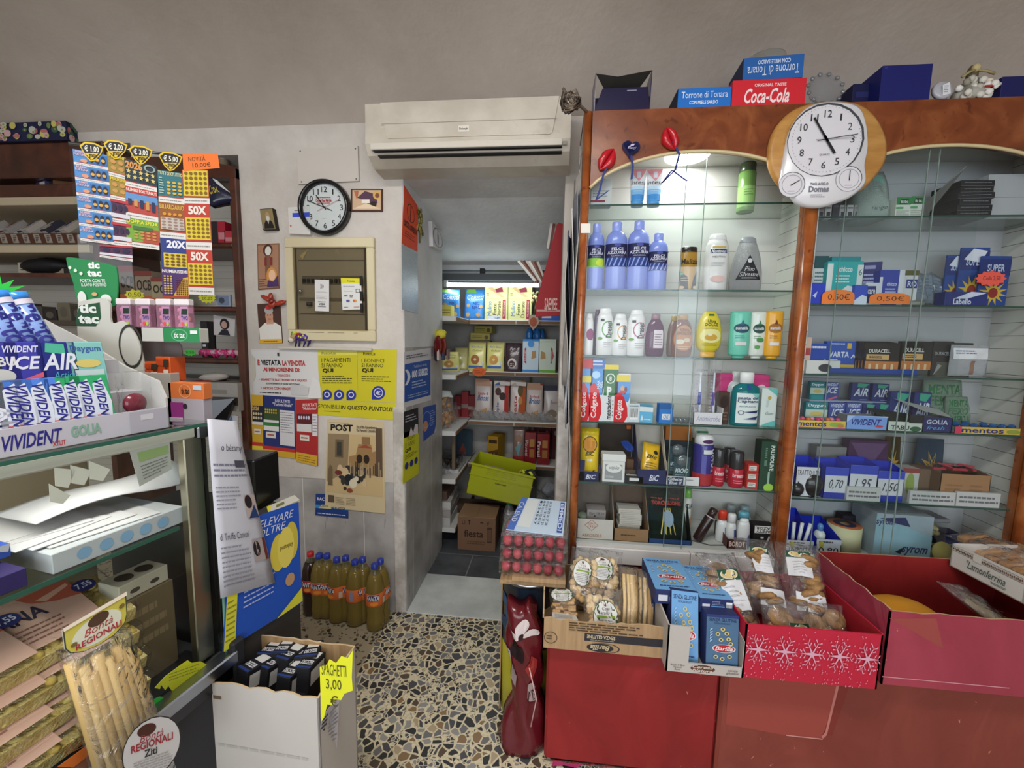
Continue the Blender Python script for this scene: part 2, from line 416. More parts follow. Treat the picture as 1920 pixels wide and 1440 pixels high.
def m_terrazzo():
    m,nt,b=newmat('terrazzo');L=nt.links.new
    vec=coords(nt)
    wn=N(nt,'ShaderNodeTexNoise',i_Scale=14.0,i_Detail=2.0);L(vec,wn.inputs['Vector'])
    sb=N(nt,'ShaderNodeVectorMath',operation='SUBTRACT');L(wn.outputs['Color'],sb.inputs[0]);sb.inputs[1].default_value=(.5,.5,.5)
    sc_=N(nt,'ShaderNodeVectorMath',operation='SCALE');L(sb.outputs[0],sc_.inputs[0]);sc_.inputs['Scale'].default_value=.03
    ad=N(nt,'ShaderNodeVectorMath',operation='ADD');L(vec,ad.inputs[0]);L(sc_.outputs[0],ad.inputs[1])
    def layer(scale,th,rnd=1.0):
        v1=N(nt,'ShaderNodeTexVoronoi',feature='DISTANCE_TO_EDGE');v1.inputs['Scale'].default_value=scale;L(ad.outputs[0],v1.inputs['Vector'])
        v2=N(nt,'ShaderNodeTexVoronoi',feature='F1');v2.inputs['Scale'].default_value=scale;L(ad.outputs[0],v2.inputs['Vector'])
        g=N(nt,'ShaderNodeMath',operation='GREATER_THAN');L(v1.outputs['Distance'],g.inputs[0]);g.inputs[1].default_value=th
        se=nt.nodes.new('ShaderNodeSeparateColor');L(v2.outputs['Color'],se.inputs[0])
        return g.outputs[0],se.outputs[0],se.outputs[1]
    cream=N(nt,'ShaderNodeTexNoise',i_Scale=120.0,i_Detail=3.0);L(vec,cream.inputs['Vector'])
    cr=ramp(nt,[(.35,'#c0b394'),(.6,'#d8ccae')]);L(cream.outputs[0],cr.inputs[0])
    cols=[(0,'#2e2e30'),(.3,'#48474a'),(.5,'#6b6a6b'),(.72,'#8d8a86'),(.84,'#84694a'),(.89,'#a9977a'),(.94,'#56473a')]
    f1,c1,k1=layer(36,.085);f2,c2,k2=layer(85,.08)
    r1=ramp(nt,cols,'CONSTANT');L(c1,r1.inputs[0]);r2=ramp(nt,cols,'CONSTANT');L(c2,r2.inputs[0])
    keep=N(nt,'ShaderNodeMath',operation='GREATER_THAN');L(k2,keep.inputs[0]);keep.inputs[1].default_value=.35
    f2k=N(nt,'ShaderNodeMath',operation='MULTIPLY');L(f2,f2k.inputs[0]);L(keep.outputs[0],f2k.inputs[1])
    xa=N(nt,'ShaderNodeMix',data_type='RGBA');L(f2k.outputs[0],xa.inputs[0]);L(cr.outputs[0],xa.inputs[6]);L(r2.outputs[0],xa.inputs[7])
    big=N(nt,'ShaderNodeMath',operation='GREATER_THAN');L(k1,big.inputs[0]);big.inputs[1].default_value=.22
    f1k=N(nt,'ShaderNodeMath',operation='MULTIPLY');L(f1,f1k.inputs[0]);L(big.outputs[0],f1k.inputs[1])
    isbig=N(nt,'ShaderNodeMix',data_type='RGBA');L(big.outputs[0],isbig.inputs[0]);L(xa.outputs[2],isbig.inputs[6]);L(cr.outputs[0],isbig.inputs[7])
    xb=N(nt,'ShaderNodeMix',data_type='RGBA');L(f1k.outputs[0],xb.inputs[0]);L(isbig.outputs[2],xb.inputs[6]);L(r1.outputs[0],xb.inputs[7])
    f3,c3,k3=layer(60,.12);r3=ramp(nt,[(0,'#3c352f'),(.4,'#6b6055'),(.7,'#8f8374')],'CONSTANT');L(c3,r3.inputs[0])
    kk=N(nt,'ShaderNodeMath',operation='GREATER_THAN');L(k3,kk.inputs[0]);kk.inputs[1].default_value=.55
    f3k=N(nt,'ShaderNodeMath',operation='MULTIPLY');L(f3,f3k.inputs[0]);L(kk.outputs[0],f3k.inputs[1])
    xc=N(nt,'ShaderNodeMix',data_type='RGBA');L(f3k.outputs[0],xc.inputs[0]);xc.inputs[6].default_value=rgb('#a3977f');L(r3.outputs[0],xc.inputs[7])
    sp=nt.nodes.new('ShaderNodeSeparateXYZ');L(vec,sp.inputs[0])
    lt=N(nt,'ShaderNodeMath',operation='LESS_THAN');L(sp.outputs[0],lt.inputs[0]);lt.inputs[1].default_value=-.715
    xd=N(nt,'ShaderNodeMix',data_type='RGBA');L(lt.outputs[0],xd.inputs[0]);L(xb.outputs[2],xd.inputs[6]);L(xc.outputs[2],xd.inputs[7])
    L(xd.outputs[2],b.inputs['Base Color']);b.inputs['Roughness'].default_value=.38
    MATS['@terrazzo']=m
m_terrazzo()
noisy('slate','#3c3e42','#55585c',5,.5)
noisy('marble','#aeb2b0','#cfd3d1',4,.35,c3='#9a9f9d')
clearmat('glass','#fbfdfd',1.0,.0,1.42)
clearmat('shelf_glass','#f0f6f3',1.0,.0,1.45)
clearmat('film','#fdfdfd',2.2,.1,1.5,.9,.035)
clearmat('film2','#ffffff',1.3,.1,1.45,.6)
clearmat('tank','#f6faf9',1.8,.03,1.45)
clearmat('deli_glass','#fbfdfc',.4,.0,1.4)
mat('#2d5348!').node_tree.nodes['Principled BSDF'].inputs['Transmission Weight'].default_value=.2
structure('floor',MB().box(-3.2,-2.4,-.06,2.6,W,0,'@terrazzo').box(-3.2,W,-.06,-1.35,2.08,0,'@terrazzo'))
structure('floor_store',MB().box(-1.9,W,-.06,1.2,3.25,-.002,'@slate')
          .add([(-1.9,2.30,.0005),(1.2,2.30,.0005),(1.2,2.307,.0005),(-1.9,2.307,.0005)],[(0,1,2,3)],'#7b7e80')
          .add([(-.44,2.08,.0005),(-.434,2.08,.0005),(-.434,2.30,.0005),(-.44,2.30,.0005)],[(0,1,2,3)],'#7b7e80'))
structure('trim_1',MB().box(XL,W-.004,-.02,.12,2.075,.004,'@marble',.001),'pale grey marble threshold slab in the doorway','threshold')
# vaulted ceiling: springs from the wall and flattens over the shop
cz=[(W,2.205),(1.70,2.265),(1.60,2.345),(1.45,2.43),(1.2,2.495),(.9,2.52),(.5,2.53),(-.2,2.53),(-2.4,2.53)]
mb=MB();vs=[]
for y,z in cz:vs+=[(-3.2,y,z),(2.6,y,z)]
for y,z in cz:vs+=[(-3.2,y,2.62),(2.6,y,2.62)]
n=len(cz)
mb.add(vs,[(2*i,2*i+2,2*i+3,2*i+1) for i in range(n-1)],'@ceiling',True)
mb.add(vs,[(2*n+2*i,2*n+2*i+1,2*n+2*i+3,2*n+2*i+2) for i in range(n-1)]+[(0,1,2*n+1,2*n),(2*n-2,2*n-1,4*n-1,4*n-2)],'@ceiling')
structure('ceiling',mb)
zd=.636
XC=-1.40;xd_=-2.02
mb=MB().box(XC,W,zd,XL,2.38,2.3,'@plaster')
mb.box(XC,W+.003,0,XL-.004,2.38,zd,'@dado').box(-3.2,W,2.153,XC,2.38,2.3,'@plaster').box(-3.2,2.06,0,XC,2.38,2.153,'@plaster').box(xd_+.1,W,2.09,XC,2.38,2.153,'@plaster')
structure('wall_left',mb)
mb=MB().box(XL,W,1.978,XR,2.0,2.3,'@plaster');structure('wall_lintel',mb)
structure('wall_right',MB().box(XR,W,0,2.6,2.0,2.3,'@plaster'))
noisy('jamb','#a9a29a','#c9c4bd',7,.7,.1,c3='#8a8178',lo=.4,hi=.55)
structure('trim_2',MB().box(XL-.052,W-.006,0,XL,W,.99,'@jamb',.002),'scuffed white corner strip beside the doorway','trim')
structure('trim_3',MB().box(XR,W-.02,0,XR+.05,W,1.30,'@jamb',.003),'worn cream door post strip right of the doorway','trim')
structure('wall_niche',MB().box(XL-.001,W,1.26,XL+.003,2.38,1.975,'@white_wall').box(XL-.001,W+.001,0,XL+.004,2.379,1.26,'@dado'))
structure('ceiling_store',MB().add([(-1.9,W+.24,1.975),(1.2,W+.24,1.975),(1.2,2.76,1.80),(-1.9,2.76,1.80),(-1.9,2.76,1.768),(1.2,2.76,1.768),(1.2,2.74,1.765),(-1.9,2.74,1.765),(-1.9,3.25,1.765),(1.2,3.25,1.765),(XL,W,1.975),(XR,W,1.975),(XR,W+.3,1.975),(XL,W+.3,1.975)],
          [(0,1,2,3),(3,2,5,4),(7,6,9,8),(10,11,12,13)],'@white_wall'))
structure('wall_store_rear',MB().box(-1.9,3.05,0,1.2,3.1,2.1,'@store_wall'))
structure('wall_store_left',MB().box(-1.62,2.38,0,-1.58,3.05,2.0,'@store_wall'))
structure('wall_store_right',MB().box(.42,2.0,0,.46,3.05,2.0,'@store_wall'))
structure('wall_side_left',MB().box(-3.26,-2.4,0,-3.2,2.4,2.6,'@plaster'))
structure('wall_side_right',MB().box(2.6,-2.4,0,2.66,W,2.6,'@plaster'))
mb=MB()
for a in ((-3.2,0,-2.3,2.6),(2.0,0,2.6,2.6),(-2.3,0,2.0,.55),(-2.3,2.3,2.0,2.6),(-.15,.55,.05,2.3)):mb.box(a[0],-2.46,a[1],a[2],-2.4,a[3],'@plaster')
structure('wall_front',mb)
for i,(a,c) in enumerate(((-2.3,-.15),(.05,2.0))):
    w=structure('window_%d'%(i+1),MB().box(a,-2.45,.55,a+.05,-2.41,2.3,'#8c8f92').box(c-.05,-2.45,.55,c,-2.41,2.3,'#8c8f92').box(a,-2.45,.55,c,-2.41,.6,'#8c8f92').box(a,-2.45,2.25,c,-2.41,2.3,'#8c8f92'))
    MB().box(a+.05,-2.434,.6,c-.05,-2.428,2.25,'@glass').build('window_pane',w)
# ----------------------------------------------------------------- air conditioner above the doorway
def aircon():
    noisy('ac','#b8ae9f','#c6bdaf',5,.45,c3='#a59a8a',lo=.42,hi=.62)
    e=empty('air_conditioner','long cream split air conditioner mounted high above the doorway','air conditioner',(-.327,W,1.955))
    X0,X1=-.408,.372;D=-.172
    prof=[(0,.235),(D+.03,.248),(D,.225),(D,.125),(D-.004,.06),(D+.02,.02),(D+.075,-.012),(0,-.015)];e.scale.z=.87;e.location.z=1.987
    mb=MB(MX.Rotation(PI/2,4,'Z')@MX.Identity(4))
    pr=[(y,z) for y,z in prof]
    vs=[(X0,y,z) for y,z in pr]+[(X1,y,z) for y,z in pr];n=len(pr)
    b=MB().add(vs,[tuple(range(n)),tuple(range(2*n-1,n-1,-1))]+[(i,(i+1)%n,(i+1)%n+n,i+n) for i in range(n)],'@ac')
    b.build('housing',e)
    fn=lambda u,v,ee=0:V((X0+.065+(X1-X0-.115)*u,D-.001-ee,.085+.14*v))
    f=MB().prism([(X0+.062,.226),(X0+.085,.085),(X0+.092,.078),(X1-.075,.078),(X1-.066,.085),(X1-.045,.226)],D-.006,D+.01,'@ac')
    f.decals([('r',0,.37,1,.385,'#8f8779'),('r',.45,.08,.51,.26,'#d9d2c4'),('t','Delonghi',.455,.12,.505,.2,'#3a342e','b')],lambda u,v,ee=0:fn(u,v,ee+.0055))
    f.build('front_panel',e)
    l=MB();l.box(X0+.02,D-.003,.064,X1-.03,D+.01,.069,'#191715')
    l.box(X0+.02,D-.006,.034,X1-.03,D+.006,.062,'#c9c1b4',.002)
    l.box(X0+.03,D-.002,.0285,X1-.03,D+.012,.0325,'#191715');l.box(X0+.045,D+.006,.012,X1-.03,D+.03,.016,'#191715')
    for k in range(4):l.box(-.055+k*.014,D-.0025,.072,-.052+k*.014,D,.079,'#2a2622')
    l.build('louvre',e)
    MB().box(X1-.027,D-.003,.035,X1-.012,D,.05,'#8d867c').build('receiver_window',e)
    MB().add([(X0+.002,D+.001,.098),(X1-.002,D+.001,.098),(X1-.002,D-.0008,.101),(X0+.002,D-.0008,.101)],[(0,1,2,3)],'#8f8779').build('seam',e)
emit('tube','#f2faff',6)
aircon()
# hanging clump of dried twine between air conditioner and cabinet
mb=MB();c=PY(1070,190,1.40)
for k in range(26):
    a=random.uniform(0,6.28);r=random.uniform(.012,.034)
    mb.tube([c+V((r*math.cos(a+t*.9),r*.5*math.sin(t*2+k),r*math.sin(a+t*.9))) for t in range(6)],.003,random.choice(['#5a4d42','#7a6a5a','#463a32']),4)
mb.tube([PY(1056,166,1.42),c,PY(1090,200,1.43),PY(1104,213,1.455)],.005,'#6e5f52')
tag(mb.build('twine_clump',None,origin=c),'brown tangled clump of dried twine hanging at the cabinet corner','twine')
# ----------------------------------------------------------------- things on the clock wall
flat('cover_plate','blank painted wall plate with screws above the wall clock','plate',[(557,279),(672,274),(674,340),(560,346)],W,.006,'#c3bbb1',
     [('e',.05,.93,.012,.02,'#4a443e'),('e',.95,.93,.012,.02,'#4a443e'),('e',.05,.07,.012,.02,'#4a443e'),('e',.95,.07,.012,.02,'#4a443e'),('r',0,0,1,.012,'#8b8379'),('r',.99,0,1,1,'#8b8379')])
def wall_clock():
    c=PY(612,391,W);r=(PY(660,391,W).x-PY(565,391,W).x)/2
    e=empty('wall_clock','round black rimmed wall clock with plain white dial above the meter box','clock',c)
    T=MX.Rotation(PI/2,4,'X')
    ring=[(r*.84,.0),(r,0),(r,.022),(r*.96,.034),(r*.88,.034),(r*.84,.022),(r*.84,0)]
    MB(T).lathe(ring,'#141416!',40,closed=False).build('rim',e)
    fn=lambda u,v,ee=0:V(((u-.5)*2*r,-.012-ee,(v-.5)*2*r))
    d=MB(T).lathe([(r*.86,.002),(r*.86,.012)],'#d9d8d6',36)
    d.T=None;D=[]
    for k in range(12):
        a=PI/2-(k+1)*PI/6;x,z=.5+.325*math.cos(a),.5+.325*math.sin(a)
        w=.014 if k==0 else .032 if k<9 else .055
        D.append(('t',str(k+1),x-w,z-.05,x+w,z+.05,'#232326'))
    for k in range(60):
        a=k*PI/30;D.append(('e',.5+.4*math.cos(a),.5+.4*math.sin(a),.004,.004,'#333336'))
    D+=[('t','Cennei Real Marble',.33,.6,.64,.655,'#b8322e','b'),('l',.34,.665,.63,.69,1,'#b8322e'),('l',.36,.565,.62,.59,1,'#b8322e'),('l',.45,.3,.55,.31,1,'#9a9a9a')]
    d.decals(D,fn).build('dial',e)
    h=MB()
    def hand(a,l,w,m,back=.05):
        a=PI/2-a*2*PI;ux,uz=math.cos(a),math.sin(a)
        P=lambda s,t:V((2*r*(ux*s-uz*t),-.0175,2*r*(uz*s+ux*t)))
        h.add([P(-back,-w),P(l,-w),P(l,w),P(-back,w)],[(0,1,2,3)],m)
    hand(9.75/12-.004,.34,.007,'#151517',.16);hand(10.83/12,.27,.009,'#151517');hand(2.2/12,.3,.003,'#b02222',.15)
    h.build('hands',e)
    MB(T).lathe([(r*.845,.0215),(r*.845,.0225)],'@glass',36).build('cover_glass',e)
wall_clock()
flat('alarm_box','white alarm panel with blue stripe half hidden behind the black wall clock','alarm panel',[(540,389),(580,386),(582,440),(542,438)],W,.016,'#d8d5d0!',[('r',.2,.62,1,.78,'#3c4fc8'),('r',.3,.85,.7,.88,'#7a6a5e'),('e',.1,.3,.04,.04,'#d8674e')])
flat('framed_picture','small gilt framed picture of a robed figure hanging beside the wall clock','picture',rect(658,354,717,396),W,.008,'#4a2c22',
     [('r',.05,.06,.95,.94,'#c9a988'),('p',[(.2,.6),(.45,.9),(.8,.75),(.85,.35),(.55,.3),(.4,.5)],'#54384a'),('e',.83,.72,.13,.2,'#cfa45e'),('e',.84,.7,.07,.11,'#7b4a35'),
      ('e',.72,.3,.1,.14,'#2b1d1a'),('p',[(.06,.1),(.5,.35),(.95,.1)],'#e2c9a8'),('r',.35,.35,.6,.52,'#e8dfd2'),('p',[(.1,.9),(.25,.9),(.2,.5)],'#b5664a')])
flat('portrait_block','small dark wooden block with a bearded old man portrait','picture',[(487,392),(511,390),(518,430),(493,431)],W,.022,'#2a201a',
     [('r',.02,.02,.96,.97,'#8d7c52'),('p',[(.15,.05),(.9,.05),(.8,.35),(.6,.5),(.4,.5),(.2,.3)],'#221d1c'),('e',.52,.66,.16,.17,'#b08d6c'),('e',.52,.52,.14,.13,'#c9c3ba'),('p',[(.45,.45),(.62,.45),(.5,.25)],'#bdb8b2')])
flat('icon_card','tall brown printed card of a cross and mother with child','picture',[(482,458),(523,456),(524,541),(484,544)],W,.003,'#8d6650',
     [('r',.04,.03,.96,.97,'#a57a5f'),('r',.38,.25,.62,.9,'#7b5342'),('e',.5,.86,.22,.13,'#4a2f28'),('e',.52,.84,.14,.1,'#d9d2c8'),('r',.36,.52,.46,.7,'#7e2f28'),('r',.62,.52,.72,.7,'#7e2f28'),
      ('l',.06,.06,.45,.25,4,'#5d4a44',.3),('e',.68,.28,.24,.2,'#c98c3e'),('e',.7,.3,.15,.12,'#e2b694'),('p',[(.45,.05),(.98,.05),(.95,.3),(.75,.16),(.5,.2)],'#49305f')],curl=.004)
flat('portrait_card','photo card of a smiling man in white with red cap','picture',[(482,570),(525,568),(530,643),(487,644)],W,.003,'#4a2f26',
     [('p',[(.02,0),(.98,0),(.98,.42),(.72,.52),(.3,.52),(.02,.38)],'#ddd8cf'),('r',.36,.48,.66,.6,'#c9967c'),('e',.5,.68,.17,.16,'#c08b70'),('e',.5,.83,.19,.1,'#a8a29e'),('e',.5,.9,.15,.06,'#b8332c'),
      ('e',.44,.71,.025,.012,'#3a2620'),('e',.57,.71,.025,.012,'#3a2620'),('r',.45,.6,.57,.62,'#8a3f38'),('r',0,0,1,.1,'#d7a53a'),('l',.2,.03,.8,.07,1,'#6b5426')])
mb=MB();c=PY(510,565,W-.02)
for k,(dx,dz,rx,rz) in enumerate(((-.045,.02,.05,.016),(.06,-.012,.05,.018),(-.01,.03,.02,.03),(.0,-.02,.03,.03))):
    R=MX.Rotation((.5,-.3,.2,1)[k],3,'Y');mb.blob(c+V((dx*.62,0,dz*.62)),(rx*.62,.008,rz*.62),'#a33a26!',10,6,R,.12)
mb.blob(c,(.014,.014,.014),'#7c2018!')
tag(mb.build('ribbon_bow',None,origin=c),'shiny red ribbon bow pinned above the smiling man card','bow')
# ----------------------------------------------------------------- electric meter box
def meter_box():
    P=lambda x,y:PY(x,y,W)
    a,b=P(538,447),P(707,641)
    w,h=b.x-a.x,a.z-b.z
    e=empty('meter_box','cream framed electric meter box with smoky window','electric box',((a.x+b.x)/2,W,b.z))
    fr=MB();t=.045
    fr.box(-w/2,-.02,0,w/2,0,t*1.1,'#cfc3a1',.004).box(-w/2,-.02,h-t,w/2,0,h,'#cfc3a1',.004)
    fr.box(-w/2,-.0195,t*1.1,-w/2+t*.85,0,h-t,'#cfc3a1').box(w/2-t*.8,-.0195,t*1.1,w/2,0,h-t,'#cfc3a1',.004)
    for k in range(9):x=random.uniform(-w*.3,w*.4);fr.box(x,-.0205,t*.8,x+random.uniform(.01,.03),-.02,t*.8+.002,'#6d6044')
    fr.build('frame',e)
    x0,x1,z0,z1=-w/2+t*.8,w/2-t*.75,t,h-t*.9
    d=MB().box(x0,-.006,z0,x1,0,z1,'#8d8676')
    fn=lambda u,v,ee=0:V((x0+(x1-x0)*u,-.0065-ee,z0+(z1-z0)*v))
    d.decals([('r',0,0,.03,1,'#4b463d'),('r',.95,0,1,1,'#4b463d'),('r',.05,.84,.95,.85,'#4b463d'),('r',.1,.56,.93,.66,'#5e584c'),('r',.05,.36,.95,.4,'#645d50'),('r',.05,.2,.95,.21,'#5a5448'),
              ('p',[(.08,.9),(.2,.98),(.12,.86)],'#b5a878'),('p',[(.55,.95),(.64,.9),(.6,.99)],'#958d7a')],fn)
    d.build('back_plate',e)
    s=MB()
    for k in range(13):
        u=.12+k*.062
        if k in (3,9):continue
        q=fn(u,.58,.0);s.box(q.x,-.018,q.z,q.x+.011,-.006,q.z+.016,'#2a2824')
    s.lathe([(.012,0),(.012,.016)],'#2e2b27',12,c=(fn(.2,.3).x,-.014,fn(0,.3).z));s.build('breaker_row',e)
    MB().box(x0,-.021,z0,x1,-.018,z1,'@smoke').build('window',e)
    q=fn(.09,.47);T=MX.Translation((q.x,-.02,q.z))@MX.Rotation(PI/2,4,'X')
    MB(T).lathe([(.0,.008),(.008,.007),(.009,0)],'#b8bcc0~',14).build('lock',e)
    for k,(u,v) in enumerate(((.93,.6),(.93,.42),(.93,.28))):q=fn(u,v);MB().box(q.x-.006,-.026,q.z-.02,q.x+.006,-.02,q.z+.02,'#1e1c1a',.001).build('hinge',e)
clearmat('smoke','#f0ede6',.9,.05,1.45)
meter_box()
flat('payment_sticker','narrow white card payment sticker with wave symbol on the meter box','sticker',[(590,524),(617,525),(617,584),(591,583)],W-.021,.001,'#dad8d6',
     [('t',')))',.38,.72,.62,.86,'#2b2b2e','b'),('l',.1,.58,.9,.66,2,'#8b8a88',.25),('l',.1,.38,.9,.5,3,'#8b8a88',.25),('r',.22,.29,.78,.305,'#2b2b2e'),('t','VISA',.3,.19,.7,.26,'#2b2b2e','bi'),('r',.22,.14,.78,.155,'#2b2b2e')])
flat('payment_sticker','white payment sticker with yellow top and card logos on the meter box','sticker',[(639,521),(677,522),(679,580),(642,581)],W-.021,.001,'#d9d8d4',
     [('r',0,.84,1,1,'#d8d02e'),('t','PuntoLis',.32,.88,.68,.93,'#2b2b2e','b'),('l',.1,.72,.9,.76,1,'#8b8a88'),('l',.12,.57,.6,.61,1,'#8b8a88'),('r',.72,.54,.92,.66,'#55555a'),('r',.75,.56,.89,.64,'#d9d8d4'),('t','VISA',.12,.42,.3,.47,'#2b2b2e','bi'),('t','PAY',.42,.38,.58,.47,'#2b2b2e','b'),
      ('e',.28,.28,.05,.04,'#4b49a0'),('e',.36,.28,.05,.04,'#6a5a8c'),('e',.62,.28,.05,.04,'#d8592e'),('e',.7,.28,.05,.04,'#d89a2e'),('l',.1,.06,.4,.1,1,'#3b3b3e'),('l',.6,.06,.92,.1,1,'#b05a3e')])
def toy():
    c=PY(566,642,1.738);c.z=PY(612,651,W).z+.0155;e=empty('toy_donkey','little painted donkey figurine with yellow and purple saddle','figurine',c+V((0,0,-.003)))
    b=MB();b.blob((.0,0,.03),(.034,.014,.017),'#4b2f86!',12,8);b.blob((-.038,0,.034),(.014,.011,.018),'#b9966e',10,6,MX.Rotation(.6,3,'Y'));b.blob((-.05,-.002,.018),(.014,.01,.012),'#d9cfc2',10,6)
    b.tube([(.033,0,.036),(.042,0,.02),(.038,0,0)],.003,'#3d2763',5)
    b.build('body',e)
    s=MB();s.blob((-.01,-.001,.043),(.014,.016,.008),'#a3261f!');s.blob((-.03,0,.048),(.014,.014,.008),'#d7cf3a!',rot=MX.Rotation(-.5,3,'Y'));s.blob((-.042,0,.044),(.006,.012,.012),'#3f8a3a!')
    for p in ((.004,-.0135,.03),(.014,-.0125,.038),(-.006,-.0135,.034),(.024,-.011,.026)):s.blob(p,(.0045,.002,.0045),'#d9cf3c')
    s.build('saddle',e)
    for x,y,x2 in ((-.022,-.008,-.027),(-.018,.008,-.02),(.022,-.008,.012),(.027,.008,.022)):MB().tube([(x,y,.022),((x+x2)/2+.003,y,.008),(x2,y,-.012)],[.005,.004,.003],'#33215a!').build('leg',e)
    MB().blob((-.058,-.001,.012),(.006,.008,.007),'#3a2a22').build('muzzle',e)
toy()
single('ledge','narrow white painted ledge under the meter box','ledge',MB().box(-.22,-.02,-.012,.22,0,.0,'#c9c2b6',.002),PY(612,651,W))
Yp=W-.002
flat('sale_ban_notice','torn white notice with red lettering banning sales to minors','notice',[(470,655),(596,655),(604,747),(476,742)],W,.002,'#cfccca',
     [('r',.02,.02,.98,.97,'#d4d2d0'),('t','\u00c8',.09,.66,.125,.79,'#b3322e','bb'),('t','VIETATA',.145,.665,.44,.78,'#222226','bb'),('t','LA VENDITA',.46,.66,.8,.77,'#b3322e','bb'),('t','AI MINORENNI DI:',.17,.53,.72,.62,'#b3322e','bb'),
      ('t','\u2022 TABACCHI',.35,.43,.56,.48,'#b3322e','b'),('t','\u2022 SIGARETTE ELETTRONICHE E LIQUIDI',.1,.33,.8,.385,'#b3322e','b'),('t','(CONTENENTI E NON NICOTINA)',.2,.25,.7,.295,'#222226','b'),('t','\u2022 GIOCHI CON VINCITE',.12,.15,.58,.205,'#b3322e','b'),('l',.1,.06,.55,.1,1,'#222226'),('r',.4,.86,.43,.93,'#3b3b40'),
      ('p',[(.55,.05),(.8,.05),(.83,.22),(.72,.27),(.56,.24)],'#c4c2c2'),('p',[(.8,.0),(1,.0),(.99,.35),(.9,.45)],'#dad8d6'),('p',[(0,.3),(.05,.4),(.06,.8),(0,.9)],'#c3bcae')])
YEL='#c9be26'
flat('payment_poster','yellow poster with three round icons left of the pair','poster',[(596,655),(670,654),(671,752),(598,751)],W,.0022,YEL,
     [('r',0,.88,1,1,'#d8d05a'),('t','PuntoLis',.1,.9,.45,.95,'#3b3b2e'),('t','I PAGAMENTI',.09,.75,.82,.83,'#26261c'),('t','SI FANNO',.09,.65,.62,.73,'#26261c'),('t','QUI',.11,.54,.39,.63,'#1c1c18','bb'),('l',.1,.33,.9,.5,4,'#4b4a1e',.4)]+
     [q for k in range(3) for q in (('e',.22+k*.31,.12,.125,.1,'#2b3590'),('p',[(.1+k*.31,.02),(.22+k*.31,.02),(.1+k*.31,.12)],'#2b3590'),('o',.22+k*.31,.12,.07,.055,.3,'#d9d9e8'))])
flat('payment_poster','yellow poster with single large round icon right of the pair','poster',[(671,654),(744,655),(743,755),(671,753)],W,.0022,YEL,
     [('t','PuntoLis',.14,.88,.45,.94,'#33332a','b'),('t','I BONIFICI',.1,.75,.68,.82,'#26261c'),('t','SI FANNO',.1,.66,.66,.73,'#26261c'),('t','QUI',.11,.55,.4,.64,'#1c1c18','bb'),('l',.1,.38,.9,.5,3,'#4b4a1e',.4),('e',.54,.18,.17,.13,'#2b3590'),('p',[(.37,.05),(.54,.05),(.37,.18)],'#2b3590'),('o',.54,.18,.12,.09,.15,'#d9d9e8'),('t','\u20ac',.47,.14,.6,.22,'#d9d9e8','b')])
flat('payment_banner','wide yellow banner strip reading under the two yellow posters','banner',[(597,752),(743,756),(737,788),(596,778)],W,.0021,YEL,
     [('t','SPONIBILI',0,.5,.28,.78,'#33331e'),('t','IN QUESTO PUNTOLIS',.3,.46,.97,.76,'#1c1c18','b'),('r',.08,.3,.3,.33,'#3b3b20')])
def lotto(label,pts,base,D):flat('lottery_poster',label,'poster',pts,W,.0024,base,D,'lottery posters')
SC=lambda u,v,w,h,c,n,m,d:[('e',u+w*(i+.5)/n,v+h*(j+.5)/m,w/n*.36,h/m*.36,d) for i in range(n) for j in range(m)]
lotto('yellow lottery poster left of the row with ticket picture',[(471,740),(495,741),(496,852),(474,850)],'#cfa32e',
      [('r',.05,.55,.95,.82,'#23283a'),('t','2026',.05,.74,.6,.81,'#cfa35a','bb')]+SC(.08,.58,.8,.14,0,4,2,'#d8c9a0')+[('r',.05,.5,.95,.55,'#ddd'+'ad6'),('r',.2,.34,.75,.43,'#d8d2c8'),('l',.25,.36,.7,.41,1,'#a3332e'),('r',0,.14,1,.2,'#b8322e'),('r',0,0,1,.14,'#d8bf3a')])
lotto('dark blue lottery poster in the middle of the row',[(493,741),(553,745),(555,860),(494,852)],'#27316e',
      [('t','RISULTATI\n"Turista Ideale"',.3,.84,.92,.95,'#d6d2dd','b'),('r',.03,.6,.5,.8,'#3a4f2e')]+SC(.05,.7,.4,.09,0,6,2,'#cfae4a')+[('r',.03,.42,.5,.6,'#ddd'+'ad6'),('r',.03,.5,.5,.56,'#2f7a3a'),('r',.53,.2,.98,.78,'#d4d1d4'),('l',.55,.4,.95,.76,9,'#77757c',.3),('r',.1,.3,.4,.4,'#d8d2c8'),('l',.14,.32,.36,.38,1,'#a3332e'),('r',0,.1,1,.16,'#b8322e'),('r',0,0,1,.1,'#cfa32e')])
lotto('red lottery poster right of the row beside magazine page',[(554,750),(596,748),(596,874),(556,865)],'#a82c2c',
      [('t','RISULTATI\n"Multicolor"',.3,.84,.98,.94,'#e0c8c4','b'),('r',.06,.58,.72,.78,'#5b2026')]+SC(.1,.68,.56,.08,0,5,1,'#c9c4d8')+[('r',.06,.5,.72,.62,'#cfccca'),('r',.76,.45,1,.78,'#d4d1d4'),('l',.78,.5,.98,.76,6,'#77757c',.3),('r',.2,.36,.62,.45,'#d8d2c8'),('l',.25,.38,.58,.43,1,'#a3332e'),('r',0,.0,1,.16,'#cfa32e'),('l',.1,.02,.9,.13,3,'#7d5e20',.3)])
